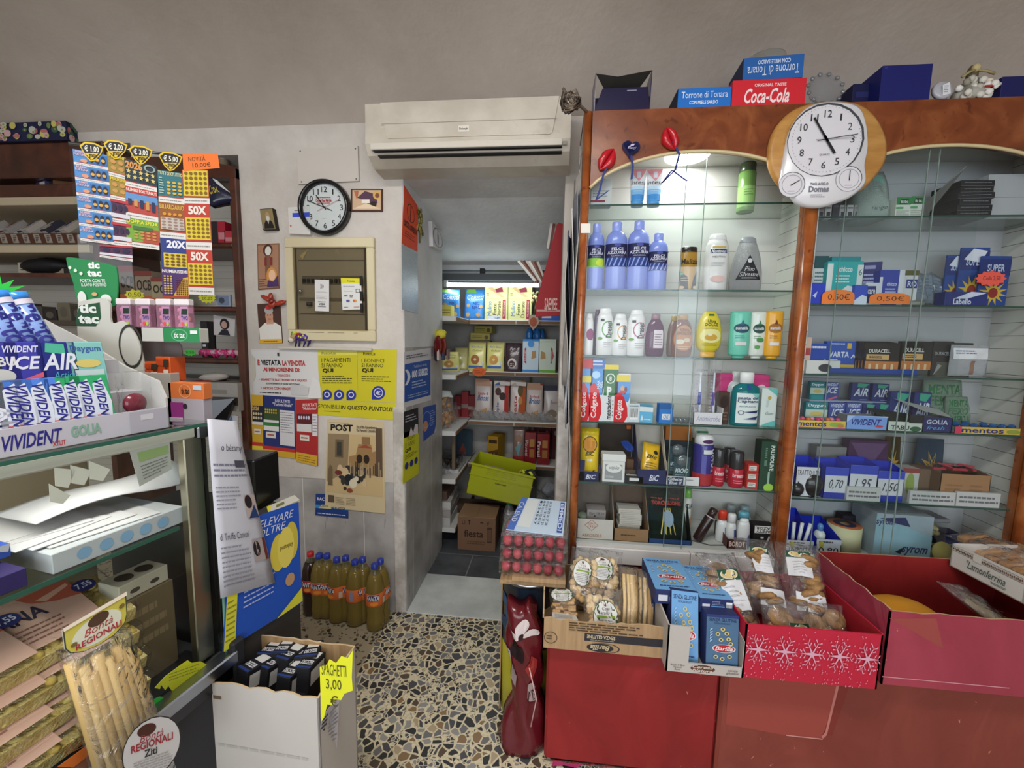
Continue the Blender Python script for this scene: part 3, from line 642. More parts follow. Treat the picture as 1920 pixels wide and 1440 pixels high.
# generic magazine page: a street with figures, its own drawing
flat('magazine_page','yellowed magazine page with a street scene picture pinned below the yellow banner','page',[(613,785),(720,789),(722,963),(609,951)],W,.002,'#c9b793',
     [('t','POST',.07,.87,.46,.945,'#1c1a18','bb'),('l',.05,.955,.38,.965,1,'#4a4238'),('t','Fog of the Remembrance\nThe Personal Conundrum',.52,.87,.88,.94,'#3a2a22','b'),('r',.03,.18,.97,.84,'#c4ab7e'),('p',[(.03,.3),(.03,.84),(.4,.84),(.38,.5),(.2,.36)],'#8f7a5c'),('r',.16,.58,.3,.78,'#6a583f'),('r',.19,.6,.27,.75,'#3c3a36'),
      ('r',.62,.56,.76,.82,'#8a6a48'),('p',[(.4,.42),(.4,.6),(.52,.62),(.56,.74),(.78,.74),(.8,.66),(.97,.7),(.97,.4)],'#9c7a50'),('e',.58,.58,.05,.05,'#2e2620'),('e',.7,.58,.05,.05,'#2e2620'),('r',.86,.4,.97,.92,'#5c4a3a'),('p',[(.55,.7),(.8,.7),(.68,.74)],'#9c4a35')]+
     [('e',random.uniform(.22,.72),random.uniform(.3,.46),random.uniform(.03,.07),random.uniform(.02,.06),random.choice(['#1f2226','#2b2f36','#c9b08a','#6e3328','#38332c','#d9cdb2'])) for _ in range(26)]+
     [('p',[(.05,.26),(.13,.26),(.12,.46),(.08,.5),(.05,.44)],'#6e5c44'),('e',.42,.22,.05,.025,'#8a4630'),('e',.34,.24,.03,.02,'#3a2e26')]+
     [('r',x,random.uniform(.38,.42),x+.02,random.uniform(.46,.56),random.choice(['#4a3f35','#6a5844','#2e2925','#a39070'])) for x in [.42+.03*k for k in range(18)]]+
     [('r',.06,.07,.16,.15,'#5a4a3a'),('l',.18,.05,.34,.14,5,'#8f8062',.3),('l',.36,.05,.52,.14,5,'#8f8062',.3)])
flat('shop_sticker','dark blue sticker tucked under the magazine page','sticker',[(592,926),(652,928),(653,972),(591,966)],W,.0015,'#1f3a7a',
     [('r',0,.35,1,.5,'#3a8fc4'),('p',[(.1,.35),(.5,.35),(.4,.52),(.2,.52)],'#c9c08a'),('t','RAC',.05,.7,.28,.85,'#d0d4e0','b'),('t','Cilinox',.15,.42,.4,.54,'#2b2a3a','i'),('t','BELPLASTICA',.5,.36,.92,.46,'#1f2a4a','b'),('l',.08,.08,.92,.16,1,'#c9cfe0')])
XN=XL+.0038
def side(name,label,cat,pts,col,D=(),th=.001,group=None):
    return quad(name,label,cat,[PX(a,b,XN+th) for a,b in pts],th,col,D,group)
side('neon_notice','fluorescent orange paper notice hanging at the doorway corner','notice',[(758,347),(783,386),(783,472),(753,457)],'#e8532e',
     [('o',.5,.66,.26,.17,.1,'#2e1c18'),('r',.46,.52,.5,.8,'#2e1c18'),('t','USCITA OFFERTA',.08,.33,.92,.45,'#4a2418','bb'),('l',.15,.15,.85,.28,3,'#8a3a24',.3)])
side('foil_sheet','silvery plastic sleeve hanging below the orange notice','sleeve',[(753,458),(783,474),(784,588),(754,580)],'#b9c4c8?')
side('intercom','white wall intercom handset on the doorway side wall','intercom',[(810,415),(830,440),(832,470),(812,462)],'#d3cfd0!',[('o',.5,.5,.46,.46,.12,'#8f8a8e'),('r',.45,.2,.55,.7,'#8f8a8e')],.02)
mb=MB();c=PX(787,415,XL+.008)
for k in range(24):mb.blob(c+V((random.uniform(-.004,.012),random.uniform(-.03,.03),random.uniform(-.07,.05))),(.004,.012,.012),random.choice(['#6b6236','#8a7f45','#4d4a2a','#a39a5e']),6,4,MX.Rotation(random.uniform(0,3),3,'X'))
mb.tube([c+V((0,0,.05)),c+V((0,0,-.1))],.004,'#6b6236')
tag(mb.build('dried_palm',None,origin=c),'dried palm sprig hanging behind the orange notice','sprig')
side('helpline_poster','blue and white helpline poster with telephone symbol on the doorway side wall','poster',[(758,660),(808,652),(808,750),(757,765)],'#d2d0d4',
     [('r',.02,.1,.98,.78,'#2555a8'),('t','800 558822',.25,.5,.85,.64,'#e0e4ee','bb'),('t',')',.02,.4,.2,.68,'#e0e4ee','bb'),('l',.25,.3,.8,.45,3,'#b8c6e2',.4),('l',.1,.14,.9,.22,2,'#b8c6e2',.3),('t','Telefono verde',.3,.68,.8,.73,'#c9d4ea'),('l',.05,.86,.9,.94,2,'#5a5a66',.4)])
side('black_leaflet','black leaflet with a hand photo stuck on the doorway side wall','leaflet',[(758,772),(784,764),(785,812),(757,822)],'#242428',[('l',.08,.55,.9,.85,3,'#b8b8c0',.35),('p',[(.3,.0),(.45,.35),(.6,.1),(.75,.4),(.95,.35),(.95,0)],'#d8cfcd')])
side('blue_leaflet','torn dark blue leaflet with a boy photo on the doorway side wall','leaflet',[(793,764),(817,758),(818,808),(794,828)],'#2b4fa3',[('l',.5,.3,.9,.85,7,'#a9bade',.3),('e',.15,.42,.18,.16,'#c98f6a'),('o',.25,.6,.3,.25,.06,'#a9bade'),('p',[(.8,0),(1,.3),(1,0)],'#c6c6c8')])
side('yellow_leaflet','narrow yellow leaflet with round icons on the doorway side wall','leaflet',[(757,812),(785,800),(785,888),(755,908)],'#d2d02e',[('t','I PAGAM\nSI FANNO',.1,.68,.75,.9,'#6a6a1e'),('t','QUI',.1,.58,.45,.66,'#2a2a18','bb'),('l',.1,.45,.9,.55,3,'#5a5a1e',.35),('e',.2,.32,.11,.07,'#2b3580'),('e',.5,.32,.11,.07,'#2b3580'),('e',.8,.32,.11,.07,'#2b3580')])
# ================================================================= BURR WOOD DISPLAY CABINETS
def m_burr(name,c1,c2,c3,rough=.3):
    m,nt,b=newmat(name);L=nt.links.new
    vec=coords(nt)
    n1=N(nt,'ShaderNodeTexNoise',i_Scale=9.0,i_Detail=8.0,i_Distortion=1.2);L(vec,n1.inputs['Vector'])
    r1=ramp(nt,[(.3,c3),(.5,c1),(.68,c2)]);L(n1.outputs[0],r1.inputs[0])
    n2=N(nt,'ShaderNodeTexNoise',i_Scale=34.0,i_Detail=4.0,i_Distortion=.6);L(vec,n2.inputs['Vector'])
    r2=ramp(nt,[(.62,'#000000'),(.7,'#ffffff')]);L(n2.outputs[0],r2.inputs[0])
    mu=N(nt,'ShaderNodeMath',operation='MULTIPLY');L(r2.outputs[0],mu.inputs[0]);mu.inputs[1].default_value=.7
    x=N(nt,'ShaderNodeMix',data_type='RGBA');L(mu.outputs[0],x.inputs[0]);L(r1.outputs[0],x.inputs[6]);x.inputs[7].default_value=rgb('#4f1d0d')
    L(x.outputs[2],b.inputs['Base Color']);b.inputs['Roughness'].default_value=rough
    MATS['@'+name]=m
m_burr('burr','#74391b','#8b4f2a','#5f2d15')
m_burr('post','#8f4a20','#a05f32','#763a18',.25)
def m_slat(name,step,th,c,g):
    m,nt,b=newmat(name);L=nt.links.new
    t=nt.nodes.new('ShaderNodeTexCoord');sp=nt.nodes.new('ShaderNodeSeparateXYZ');L(t.outputs['Object'],sp.inputs[0])
    fr=N(nt,'ShaderNodeMath',operation='PINGPONG');L(sp.outputs[2],fr.inputs[0]);fr.inputs[1].default_value=step/2
    lt=N(nt,'ShaderNodeMath',operation='LESS_THAN');L(fr.outputs[0],lt.inputs[0]);lt.inputs[1].default_value=th
    x=N(nt,'ShaderNodeMix',data_type='RGBA');L(lt.outputs[0],x.inputs[0]);x.inputs[6].default_value=rgb(c);x.inputs[7].default_value=rgb(g)
    L(x.outputs[2],b.inputs['Base Color']);b.inputs['Roughness'].default_value=.4
    MATS['@'+name]=m
m_slat('slat_side',.045,.0009,'#cfcdc6','#4c4a46')
m_slat('slat_back',.118,.0008,'#cccac4','#77756f')
m_slat('slat_back_grey',.118,.0008,'#b6b6b8','#66666a')  # same slats as slat_back, dimness of the unlit cabinet put into the colour
emit('downlight','#ffffff',9)
YF,YB=1.46,1.655
ZTOP,ZSILL=2.061,.556
LZ=1.958
LSH=[1.774,1.487,1.253,1.012,.783]
RSH=[1.727,1.442,1.207,1.017,.764]
def cabinet(name,label,x0,x1,pl,pr,shelves,panes,back,lamp):
    e=empty(name,label,'display cabinet',((x0+x1)/2,YB,0));cx=(x0+x1)/2
    def part(n,mb,par=e):
        o=mb.build(n,None,(-cx,-YB,0));o.parent=par;return o
    xi0,xi1=x0+pl,x1-pr;mx=(xi0+xi1)/2;hw=(xi1-xi0)/2
    arch=lambda t:(mx+hw*t,1.817+.109*math.sqrt(max(0,1-.93*t*t))-.109*math.sqrt(.07)*t*t)
    pts=[arch(-1+2*k/28) for k in range(29)]
    mb=MB()
    for (a,b_),(c,d) in zip(pts,pts[1:]):mb.prism([(a,b_),(c,d),(c,ZTOP),(a,ZTOP)],YF-.012,YF+.006,'@burr')
    part('header',mb)
    mb=MB();mb.tube([(x,YF-.012,z) for x,z in pts],.0055,'#c9b78c!',6);part('arch_trim',mb)
    if pl:
        mb=MB();mb.lathe([(pl/2,.0),(pl/2,ZTOP)],'@post',14,c=(x0+pl/2,YF,0)).box(x0,YF,0,x0+pl,YF+.03,ZTOP,'@post');part('post',mb)
    mb=MB();mb.lathe([(pr/2,.0),(pr/2,ZTOP)],'@post',14,c=(x1-pr/2,YF,0)).box(x1-pr,YF,0,x1,YF+.03,ZTOP,'@post');part('post',mb)
    part('back_panel',MB().box(x0,YB,0,x1,YB+.012,ZTOP-.015,back))
    for xa in ((x0+.002,x0+.012),(x1-.012,x1-.002)):part('side_panel',MB().box(xa[0],YF+.012,0,xa[1],YB,ZTOP-.016,'@slat_side'))
    tp=MB().box(x0,YF+.006,ZTOP-.015,x1,YB+.012,ZTOP,'@burr').box(x0,YF+.006,LZ+.002,x1,YB,LZ+.012,'#b9b7b1')
    part('top_panel',tp)
    part('base_panel',MB().box(x0,YF-.004,0,x1,YF+.012,.488,'@burr').box(x0,YF+.012,ZSILL-.02,x1,YB,ZSILL,'#c9c8c4'))
    for k,(a,b_) in enumerate(((xi0,mx+.06),(mx+.062,xi1))):part('sill_track',MB().box(a,YF-.016,.488,b_,YF+.012,ZSILL-.006,'#d6d4d2!',.003))
    for z in shelves:
        s=part('glass_shelf',MB().box(x0+.012,1.482,z-.006,x1-.012,YB,z,'@shelf_glass').box(x0+.012,1.480,z-.0058,x1-.012,1.4818,z-.0002,'#24453c!'))
    for k,(a,b_) in enumerate(panes):
        y=YF+.002+.006*(k%2)
        p=part('glass_door',MB().box(a,y,ZSILL,b_,y+.003,1.935 if (a-mx)*(b_-mx)<0 or 1 else 1.8,'@glass'))
        mb=MB()
        for q in ((a,b_)[k>0],) if k<2 else (a,):mb.box(q-.0008,y-.0002,ZSILL,q+.0008,y+.0032,1.93,'#7d8f88!')
        q=b_ if k==0 else a
        o=MB().box(q-.0009,y-.0003,ZSILL,q+.0009,y+.0033,1.93,'#7f918a!').build('pane_edge',None,(0,0,0));o.parent=p
    if lamp:
        l=part('recessed_lamp',MB().lathe([(.074,LZ),(.074,LZ+.0015)],'@downlight',28,c=(.455,1.562,0)))
    return e
cabinet('display_cabinet','burr wood display cabinet holding toiletries, left of the pair',.084,.846,.028,.038,LSH,
        [(.112,PY(1320,400,YF).x),(PY(1284,400,YF).x,.808)],'@slat_back',True)
cabinet('display_cabinet','burr wood display cabinet of batteries and gum, right of the pair',.8465,1.60,0,.04,RSH,
        [(.847,PY(1743,300,YF).x),(PY(1590,372,YF).x,PY(1843,380,YF).x),(PY(1743,300,YF).x+.03,1.56)],'@slat_back_grey',False)
mb=MB()
for k in range(5):
    x=.078-.006*k;y0=1.50+.02*k
    mb.shell(lambda u,v:V((x-.012*math.sin(5*v+k)*math.sin(3*u+1),y0+.16*u,.92+.05*k+(1.0-.12*k)*v)),lambda u,v:V((x-.002-.012*math.sin(5*v+k)*math.sin(3*u+1),y0+.16*u,.92+.05*k+(1.0-.12*k)*v)),5,12,['#cfcac4','#8a8e98','#d8d5d0','#3a3f4e','#c4bfb8'][k])
tag(mb.build('hanging_papers',None,origin=(.07,1.58,.92)),'sheaf of curled posters hung on the side of the burr wood cabinet','papers')
flat('tape_band','white tape band wrapped round the cabinet left post','tape',rect(1089,419,1107,437),1.447,.001,'#d8d2c8')
# ----------------------------------------------------------------- weather station clock
def spl(P,n=8):
    out=[];m=len(P)
    for i in range(m):
        a,b,c,d=(V(P[(i+j-1)%m]) for j in range(4))
        for k in range(n):
            t=k/n;out.append(.5*((2*b)+(c-a)*t+(2*a-5*b+4*c-d)*t*t+(3*b-a-3*c+d)*t**3))
    return [(p.x,p.y) for p in out]
def px_slab(mb,P,Y,th,col,round_=0):
    W_=[PY(a,b,Y) for a,b in P];n=len(W_);c=sum(W_,V())/n
    if round_:
        f=[c+(p-c)*.94+V((0,-th,0)) for p in W_];mid=[p+V((0,-th+round_,0)) for p in W_]
        vs=W_+mid+f;fs=[(i,(i+1)%n,n+(i+1)%n,n+i) for i in range(n)]+[(n+i,n+(i+1)%n,2*n+(i+1)%n,2*n+i) for i in range(n)]+[tuple(range(2*n,3*n))]
        return mb.add(vs,fs,col,True)
    vs=W_+[p+V((0,-th,0)) for p in W_]
    return mb.add(vs,[tuple(range(n))[::-1],tuple(range(n,2*n))]+[(i,(i+1)%n,n+(i+1)%n,n+i) for i in range(n)],col)
def station():
    Y=1.446;c0=PY(1545,292,Y)
    e=empty('weather_clock','large white and wood weather station clock hung between the cabinets','clock',c0)
    noisy('beech','#a8763a','#bd8d4e',8,.35,stretch=(1,1,4))
    def part(n,mb):o=mb.build(n,None,tuple(-c0));o.parent=e;return o
    part('wood_oval',px_slab(MB(),spl([(1437,300),(1449,246),(1490,207),(1560,194),(1618,206),(1652,252),(1655,300),(1632,338),(1594,366),(1500,378),(1455,346)]),Y,.018,'@beech',.006))
    part('housing',px_slab(MB(),spl([(1466,300),(1478,248),(1506,208),(1548,194),(1600,200),(1618,228),(1623,276),(1617,312),(1618,345),(1596,368),(1572,380),(1530,391),(1492,384),(1475,362),(1461,352),(1461,330)]),Y-.016,.018,'#d5d3d6!',.009))
    yf=Y-.036
    def dial(nm,cx,cy,rx,ry,nums,D,sub=False):
        c=PY(cx,cy,yf);a=(PY(cx+rx,cy,yf)-c).x;b=(c-PY(cx,cy+ry,yf)).z
        fn=lambda u,v,ee=0:V((c.x+(u-.5)*2*a,yf+.001-ee,c.z+(v-.5)*2*b))
        mb=MB()
        mb.decals([('e',.5,.5,.52,.52,'#3f4046'),('e',.49,.49,.5,.5,'#cfccd0')]+D,fn)
        return part(nm,mb),fn
    rot=math.radians(7)
    D=[]
    for k in range(12):
        an=PI/2-(k+1)*PI/6+rot*0;x,z=.5+.36*math.cos(an),.5+.36*math.sin(an);w=.012 if k==0 else .028 if k<9 else .05
        D.append(('t',str(k+1),x-w,z-.05,x+w,z+.05,'#2c2c30'))
    for k in range(60):an=k*PI/30;D.append(('e',.5+.46*math.cos(an),.5+.46*math.sin(an),.005,.005,'#77777c'))
    D.append(('t','QUARTZ',.43,.27,.57,.3,'#55555a'))
    d,fn=dial('dial',1548,262,70,66,1,D)
    h=MB()
    def hand(t,l,w,m,back):
        an=PI/2-t*2*PI;ux,uz=math.cos(an),math.sin(an);P=lambda s,q:fn(.5+ux*s-uz*q,.5+uz*s+ux*q,.006)
        h.add([P(-back,-w),P(l,-w),P(l,w),P(-back,w)],[(0,1,2,3)],m)
    hand(10.93/12,.36,.014,'#1c1c20',.04);hand(4.92/12,.24,.018,'#1c1c20',.06);hand(2.72/12,.42,.005,'#26262a',.12);hand(2.95/12,.4,.003,'#8a8a90',.14)
    part('hands',h)
    for nm,cx,cy,ang in (('thermometer',1485,346,.55),('hygrometer',1592,335,PI/2)):
        o,f2=dial(nm,cx,cy,24,23,0,[('o',.5,.5,.4,.4,.06,'#8d8d94'),('l',.35,.2,.65,.26,1,'#8d8d94')])
        ux,uz=math.cos(ang),math.sin(ang);P=lambda s,q:f2(.5+ux*s-uz*q,.5+uz*s+ux*q,.003)
        q=part(nm+'_needle',MB().add([P(-.08,-.02),P(.34,-.012),P(.34,.012),P(-.08,.02)],[(0,1,2,3)],'#1c1c20'))
    lo,hi=PY(1515,374,yf),PY(1556,341,yf)
    fn=lambda u,v,ee=0:V((lo.x+(hi.x-lo.x)*u,yf+.0012-ee,lo.z+(hi.z-lo.z)*v))
    part('maker_print',MB().decals([('t','TAGLIACIELO',.05,.82,.95,.98,'#55555c','b'),('t','Domas',0,.42,1,.78,'#77777e','bb'),('l',.1,.1,.9,.32,2,'#88888e')],fn))
station()
# ----------------------------------------------------------------- foil wrapped chocolates taped on the header
def lips(px,py,w,h,rot,label):
    c=PY(px,py,1.44);k=1.44/760
    e=empty('lips_chocolate',label,'chocolate',c,ry=rot,group=None)
    b=MB()
    for s in (1,-1):
        f=lambda u,v:V(((u-.5)*w*k,-.012*math.sin(PI*u)**.7*(math.sin(PI*v)**.6),s*v*h*k*.5*(math.sin(PI*u)**.8)*(1-.18*(s>0)*math.exp(-((u-.5)*9)**2))))
        g=lambda u,v:V((f(u,v).x,.003,f(u,v).z))
        b.shell(f,g,12,6,'#b01622!')
    b.build('lips',e);return e,c,k
def ribbon(e,pts,col):
    mb=MB();P=[V(p) for p in pts];vs=[]
    for j,p in enumerate(P):vs+=[p+V((-.0035,0,0)),p+V((.0035,0,.001)),p+V((-.0035,.0008,0)),p+V((.0035,.0008,.001))]
    fs=[]
    for j in range(len(P)-1):a=4*j;fs+=[(a,a+1,a+5,a+4),(a+2,a+6,a+7,a+3),(a,a+4,a+6,a+2),(a+1,a+3,a+7,a+5)]
    mb.add(vs,fs,col);o=mb.build('ribbon',None);o.parent=e;o.rotation_euler=(0,-e.rotation_euler.y,0)
for px,py,rot,lb,rb in ((1138,299,-1.0,'red lips shaped chocolate nearest the cabinet left post',((-.01,-.05),(-.02,-.1),(-.03,-.13),(.01,-.1))),(1257,260,1.15,'red lips shaped chocolate highest on the cabinet header',((.03,-.05),(.02,-.1),(-.02,-.14),(.01,-.1),(.06,-.135)))):
    e,c,k=lips(px,py,42,30,rot,lb)
    ribbon(e,[(.008,-.002,-.01)]+[(x,-.004,z) for x,z in rb],'#27326e')
e=empty('heart_chocolate','dark blue foil heart chocolate between the two red lips','chocolate',PY(1183,278,1.44),ry=.15)
mb=MB();hp=[(math.sin(t)**3*.030,.024*(math.cos(t)-.38*math.cos(2*t)-.15*math.cos(3*t)-.06*math.cos(4*t))) for t in [2*PI*k/28 for k in range(28)]]
vs=[(x,.003,z) for x,z in hp]+[(x*.85,-.010,z*.85) for x,z in hp]+[(0,-.014,0)]
mb.add(vs,[(i,(i+1)%28,28+(i+1)%28,28+i) for i in range(28)]+[(28+i,28+(i+1)%28,56) for i in range(28)],'#20255e?',True)
mb.decals([('t','Baci',.3,.35,.75,.5,'#c9c2d8','i'),('p',[(.4,.5),(.6,.55),(.65,.65),(.45,.6)],'#b9b2d0')],lambda u,v,ee=0:V(((u-.5)*.06,-.0145-ee,(v-.5)*.055)))
mb.build('foil_heart',e);ribbon(e,[(.0,-.004,-.02),(.008,-.006,-.06),(.006,-.006,-.1)],'#27326e')
# ----------------------------------------------------------------- things on top of the cabinets
ZT=ZTOP;YT=1.452
mb=MB();p,w,h=span(1115,1220,138,YT,ZT);d=.09;t=.002;nv='#1c1838!'
a=.03
mb.box(-w/2,d,0,w/2,d+t,h*.8,nv);mb.box(-w/2,0,0,w/2,d,t,nv)
mb.prism([(-w/2,0),(w/2,0),(w/2*.9,h*.62),(-w/2*.72,h*.62)],0,t,nv)
for s in (-1,1):mb.add([(s*w/2,0,0),(s*w/2,d,0),(s*w/2*1.02,d,h),(s*w/2,-.012,h*.98),(s*(w/2-t),0,0),(s*(w/2-t),d,0),(s*w/2*.99,d,h),(s*w/2*.97,-.012,h*.98)],[(0,1,2,3),(4,7,6,5),(3,2,6,7),(0,3,7,4)],'#231c4a!')
mb.add([(-w/2,-.012,h*.97),(-w*.1,-.005,h*.9),(w/2,-.012,h),(w/2*.62,d*.4,h*.72),(-w/2*.55,d*.4,h*.68)],[(0,1,2,3,4)],'#2b2926')
mb.decals([('r',.58,.52,.75,.55,'#8a8798')],fF(w,h))
single('open_carton','open empty dark navy carton at the left end on top of the cabinet','box',mb,p)
def torr(f):return [('t','Torrone di Tonara',.07,.5,.93,.82,'#d5dbe6',f) if not f else ('t','Torrone di Tonara',.07,.22,.93,.52,'#d5dbe6',f),('t','CON MIELE SARDO',.22,.18,.76,.36,'#d5dbe6','b') if not f else ('t','CON MIELE SARDO',.24,.64,.78,.82,'#d5dbe6','bf')]
cart('nougat_box','blue nougat box standing upright on the cabinet beside the red drinks box','box',1271,1371,164,YT,ZT,.13,'#1f68b8',torr(''),left=[('r',0,0,1,1,'#152036')])
cb,w_,h_=span(1373,1511,148,YT,ZT)
single('drinks_box','red drinks box with white script lettering on top of the cabinet','box',carton(w_,h_,.14,'#c8222e',[('t','ORIGINAL TASTE',.3,.72,.73,.84,'#e6c9c9','b'),('t','Coca-Cola',.17,.1,.78,.66,'#ead6d6','bi')]),cb)
p2,w2,h2=span(1395,1505,104,YT+.005,ZT+h_)
single('nougat_box','blue nougat box turned upside down on top of the red drinks box','box',carton(w2,h2-.002,.13,'#235a9e',[('t','CON MIELE SARDO',.24,.68,.78,.86,'#c9d2e2','bf'),('t','Torrone di Tonara',.07,.2,.93,.6,'#c9d2e2','f')],left=[('r',0,0,1,1,'#16294a')]),p2+V((0,0,.001)),rz=-.06)
mb=MB().lathe([(.012,0),(.045,.002),(.058,.022),(.06,.022),(.048,0.004),(.012,.003)],'@tank',24)
single('glass_plate','clear glass plate lying on the upside down blue nougat box','plate',mb,p2+V((.0,.06,h2+.0)))
p,w,h=span(1513,1582,138,YT+.03,ZT)
mb=MB();T=MX.Rotation(PI/2-.25,4,'X');mb.T=MX.Translation((0,.03,h/2))@T
vs=[];
for r_,z_ in ((.012,0),(.3,.0),(.42,.2),(.5,.3)):
    for k in range(48):a=2*PI*k/48;q=h*r_*(1+(.08*abs(math.sin(6*a)) if r_>.35 else 0));vs.append((q*math.cos(a),q*math.sin(a),z_*h))
mb.add(vs,[(j*48+k,j*48+(k+1)%48,(j+1)*48+(k+1)%48,(j+1)*48+k) for j in range(3) for k in range(48)],'@crystal',True)
for k in range(12):a=2*PI*k/12+.26;mb.blob((h*.5*math.cos(a),h*.5*math.sin(a),.3*h),(h*.07,h*.07,h*.05),'@crystal',8,5)
clearmat('crystal','#c9ccd0',1.6,.05,1.6,0,.12,'#dfe2e6')
single('crystal_bowl','scalloped clear glass bowl propped on its side on the cabinet','bowl',mb,p)
cart('navy_carton','low dark blue carton on the cabinet behind the tall navy box','box',1598,1662,156,YT+.05,ZT,.08,'#14163f',[('r',.1,.5,.5,.7,'#23265a'),('e',.7,.3,.18,.2,'#44424c')])
cart('navy_carton','tall plain royal blue carton standing on the right cabinet top','box',1652,1746,121,YT,ZT,.1,'#16195e',[('e',.07,.93,.03,.03,'#2d3080')])
cart('navy_carton','dark blue carton at the right end of the cabinet top','box',1878,1960,142,YT,ZT,.1,'#16184f')
p,w,h=span(1749,1789,151,YT,ZT);T=MX.Translation((0,.01,h/2))@MX.Rotation(PI/2-.15,4,'X')
mb=MB(T).lathe([(.01,.012),(h*.45,.012),(h*.5,.008),(h*.5,0),(.01,0)],'#a9a9b0!',20)
mb.T=None;mb.decals([('p',[(.4,.15),(.8,.25),(.68,.85),(.34,.7)],'#d2d2d4'),('l',.42,.3,.66,.7,4,'#8a8a90')],lambda u,v,ee=0:V(((u-.5)*h,-.006-ee,v*h)))
single('grey_disc','round grey plastic lid with white label propped on the cabinet top','lid',mb,p)
p,w,h=span(1796,1870,116,YT+.01,ZT);mb=MB()
mb.blob((-.01,.02,h*.22),(.045,.03,h*.22),'#a8a49a',12,6,wob=.2);mb.blob((.0,.02,h*.5),(.03,.022,h*.16),'#8d8a80',10,6,wob=.2)
for k in range(26):mb.blob((random.uniform(-.05,.04),random.uniform(-.015,.01),random.uniform(0.008,h*.55)),(.011,.008,.010),random.choice(['#cfcbc0','#b5b0a2','#8d8878','#dcd9d2']),7,4,wob=.1)
for s in (-1,1):mb.tube([(0,.01,h*.85),(s*.025,0,h*.75),(s*.045,0,h*.62 if s<0 else h*.68)],.004,'#9a8a5c',5)
mb.blob((0,.01,h*.9),(.012,.01,.012),'#b5a67a');mb.blob((0,.02,h*.78),(.016,.012,.028),'#5c5238')
single('ornament','pale shell and angel ornament standing on the right cabinet top','ornament',mb,p)
p,w,h=span(1840,1873,146,YT-.0,ZT);mb=MB();mb.blob((0,0.01,h*.3),(.017,.012,h*.32),'#dcd8d0',10,6);mb.blob((0,.01,h*.75),(.012,.01,h*.2),'#dcd8d0',10,6);mb.blob((0,.01,h*.95),(.013,.011,h*.1),'#d8c9b8');mb.tube([(-.013,.002,h*.62),(0,-.003,h*.58),(.013,.002,h*.62)],.003,'#a3332e',5);mb.tube([(.012,0,h*.5),(.026,0,h*.7)],.005,'#dcd8d0',5)
single('snowman','tiny white snowman figurine with red scarf beside the shell ornament','figurine',mb,p)
# ================================================================= TOILETRIES IN THE LEFT CABINET
Y0=1.492
P_FELCE=[(.0,0),(.94,0),(1,.02),(1,.70),(.96,.76),(.8,.82),(.52,.86),(.46,.87)]
C_FELCE=[(.46,.865),(.47,.87),(.47,.985),(.42,1),(0,1)]
P_FLAT=[(.0,0),(.9,0),(.97,.02),(1,.3),(.98,.62),(.9,.8),(.72,.9)]
C_FLAT=[(.72,.895),(.73,.9),(.66,.975),(.5,1),(0,1)]
s1,s2,s3,s4,s5,s6=LSH+[ZSILL]
BB='#7f8fd6'
def felce(x0,x1,yt,label,green=0):
    lab=[('r',0,.335,1,.66,'#232450'),('r',0,.335,1,.47,'#8fc24a' if green else '#2d3f86')]
    lab+=[('e',.68,.4,.2,.055,'#c8d84a')] if green else [('p',[(.1+.14*k,.345),(.2+.14*k,.46),(.24+.14*k,.46),(.15+.14*k,.345)],'#8fa2dc') for k in range(6)]
    lab+=[('t','FELCE\nAZZURRA',.2,.515,.8,.61,'#d5d3e4','b'),('t','CLASSICO',.33,.48,.67,.5,'#c0bfd8'),('e',.5,.64,.09,.025,'#4a4fa0'),('r',0,.655,1,.665,'#3a3c78')]
    return bottle('bath_foam_bottle',label,'bottle',x0,x1,yt,Y0,s2,P_FELCE,C_FELCE,BB+'!','#8d9be0!',lab,.8,'light blue bath foam bottles')
felce(1103,1134,416,'light blue bath foam bottle with green lime label nearest the cabinet post',1)
felce(1137,1178,412,'light blue bath foam bottle, second from the cabinet post')
felce(1179,1220,410,'light blue bath foam bottle, third from the cabinet post')
felce(1218,1255,434,'shorter light blue bath foam bottle beside the brown and gold one')
bottle('shower_gel_bottle','brown and gold bath bottle on the second shelf','bottle',1277,1309,462,Y0,s2,[(.0,0),(.92,0),(1,.03),(1,.86),(.96,.88)],[(.97,.875),(.98,.88),(.98,.97),(.9,1),(0,1)],'#b8862e!','#2a1c16!',
       [('p',[(0,.02),(0,.45),(.2,.42),(.45,.3),(.5,.02)],'#2b1a14'),('p',[(1,.02),(1,.45),(.85,.42),(.68,.3),(.6,.02)],'#2b1a14'),('t','Malizia',.15,.6,.88,.72,'#3a2412','b'),('e',.2,.38,.1,.03,'#4a9a6e'),('e',.2,.06,.14,.04,'#c9a878'),('e',.8,.06,.14,.04,'#d8bd90'),('l',.2,.2,.5,.3,2,'#c9b49a',.4)],.6)
bottle('shower_gel_bottle','tall white bath bottle with navy word label on the second shelf','bottle',1325,1371,436,Y0,s2,P_FLAT,C_FLAT,'#d8d6d4!','#dedcda!',
       [('r',.25,.65,.75,.72,'#23305e'),('t','Montovani',.28,.655,.72,.715,'#d8d8dc','bi'),('r',.3,.74,.7,.77,'#c2a54e'),('t','NEUTRO',.33,.57,.67,.6,'#55555a'),('e',.5,.2,.2,.06,'#d8b8b2'),('l',.3,.42,.7,.5,3,'#a9a9ac',.3)],.6)
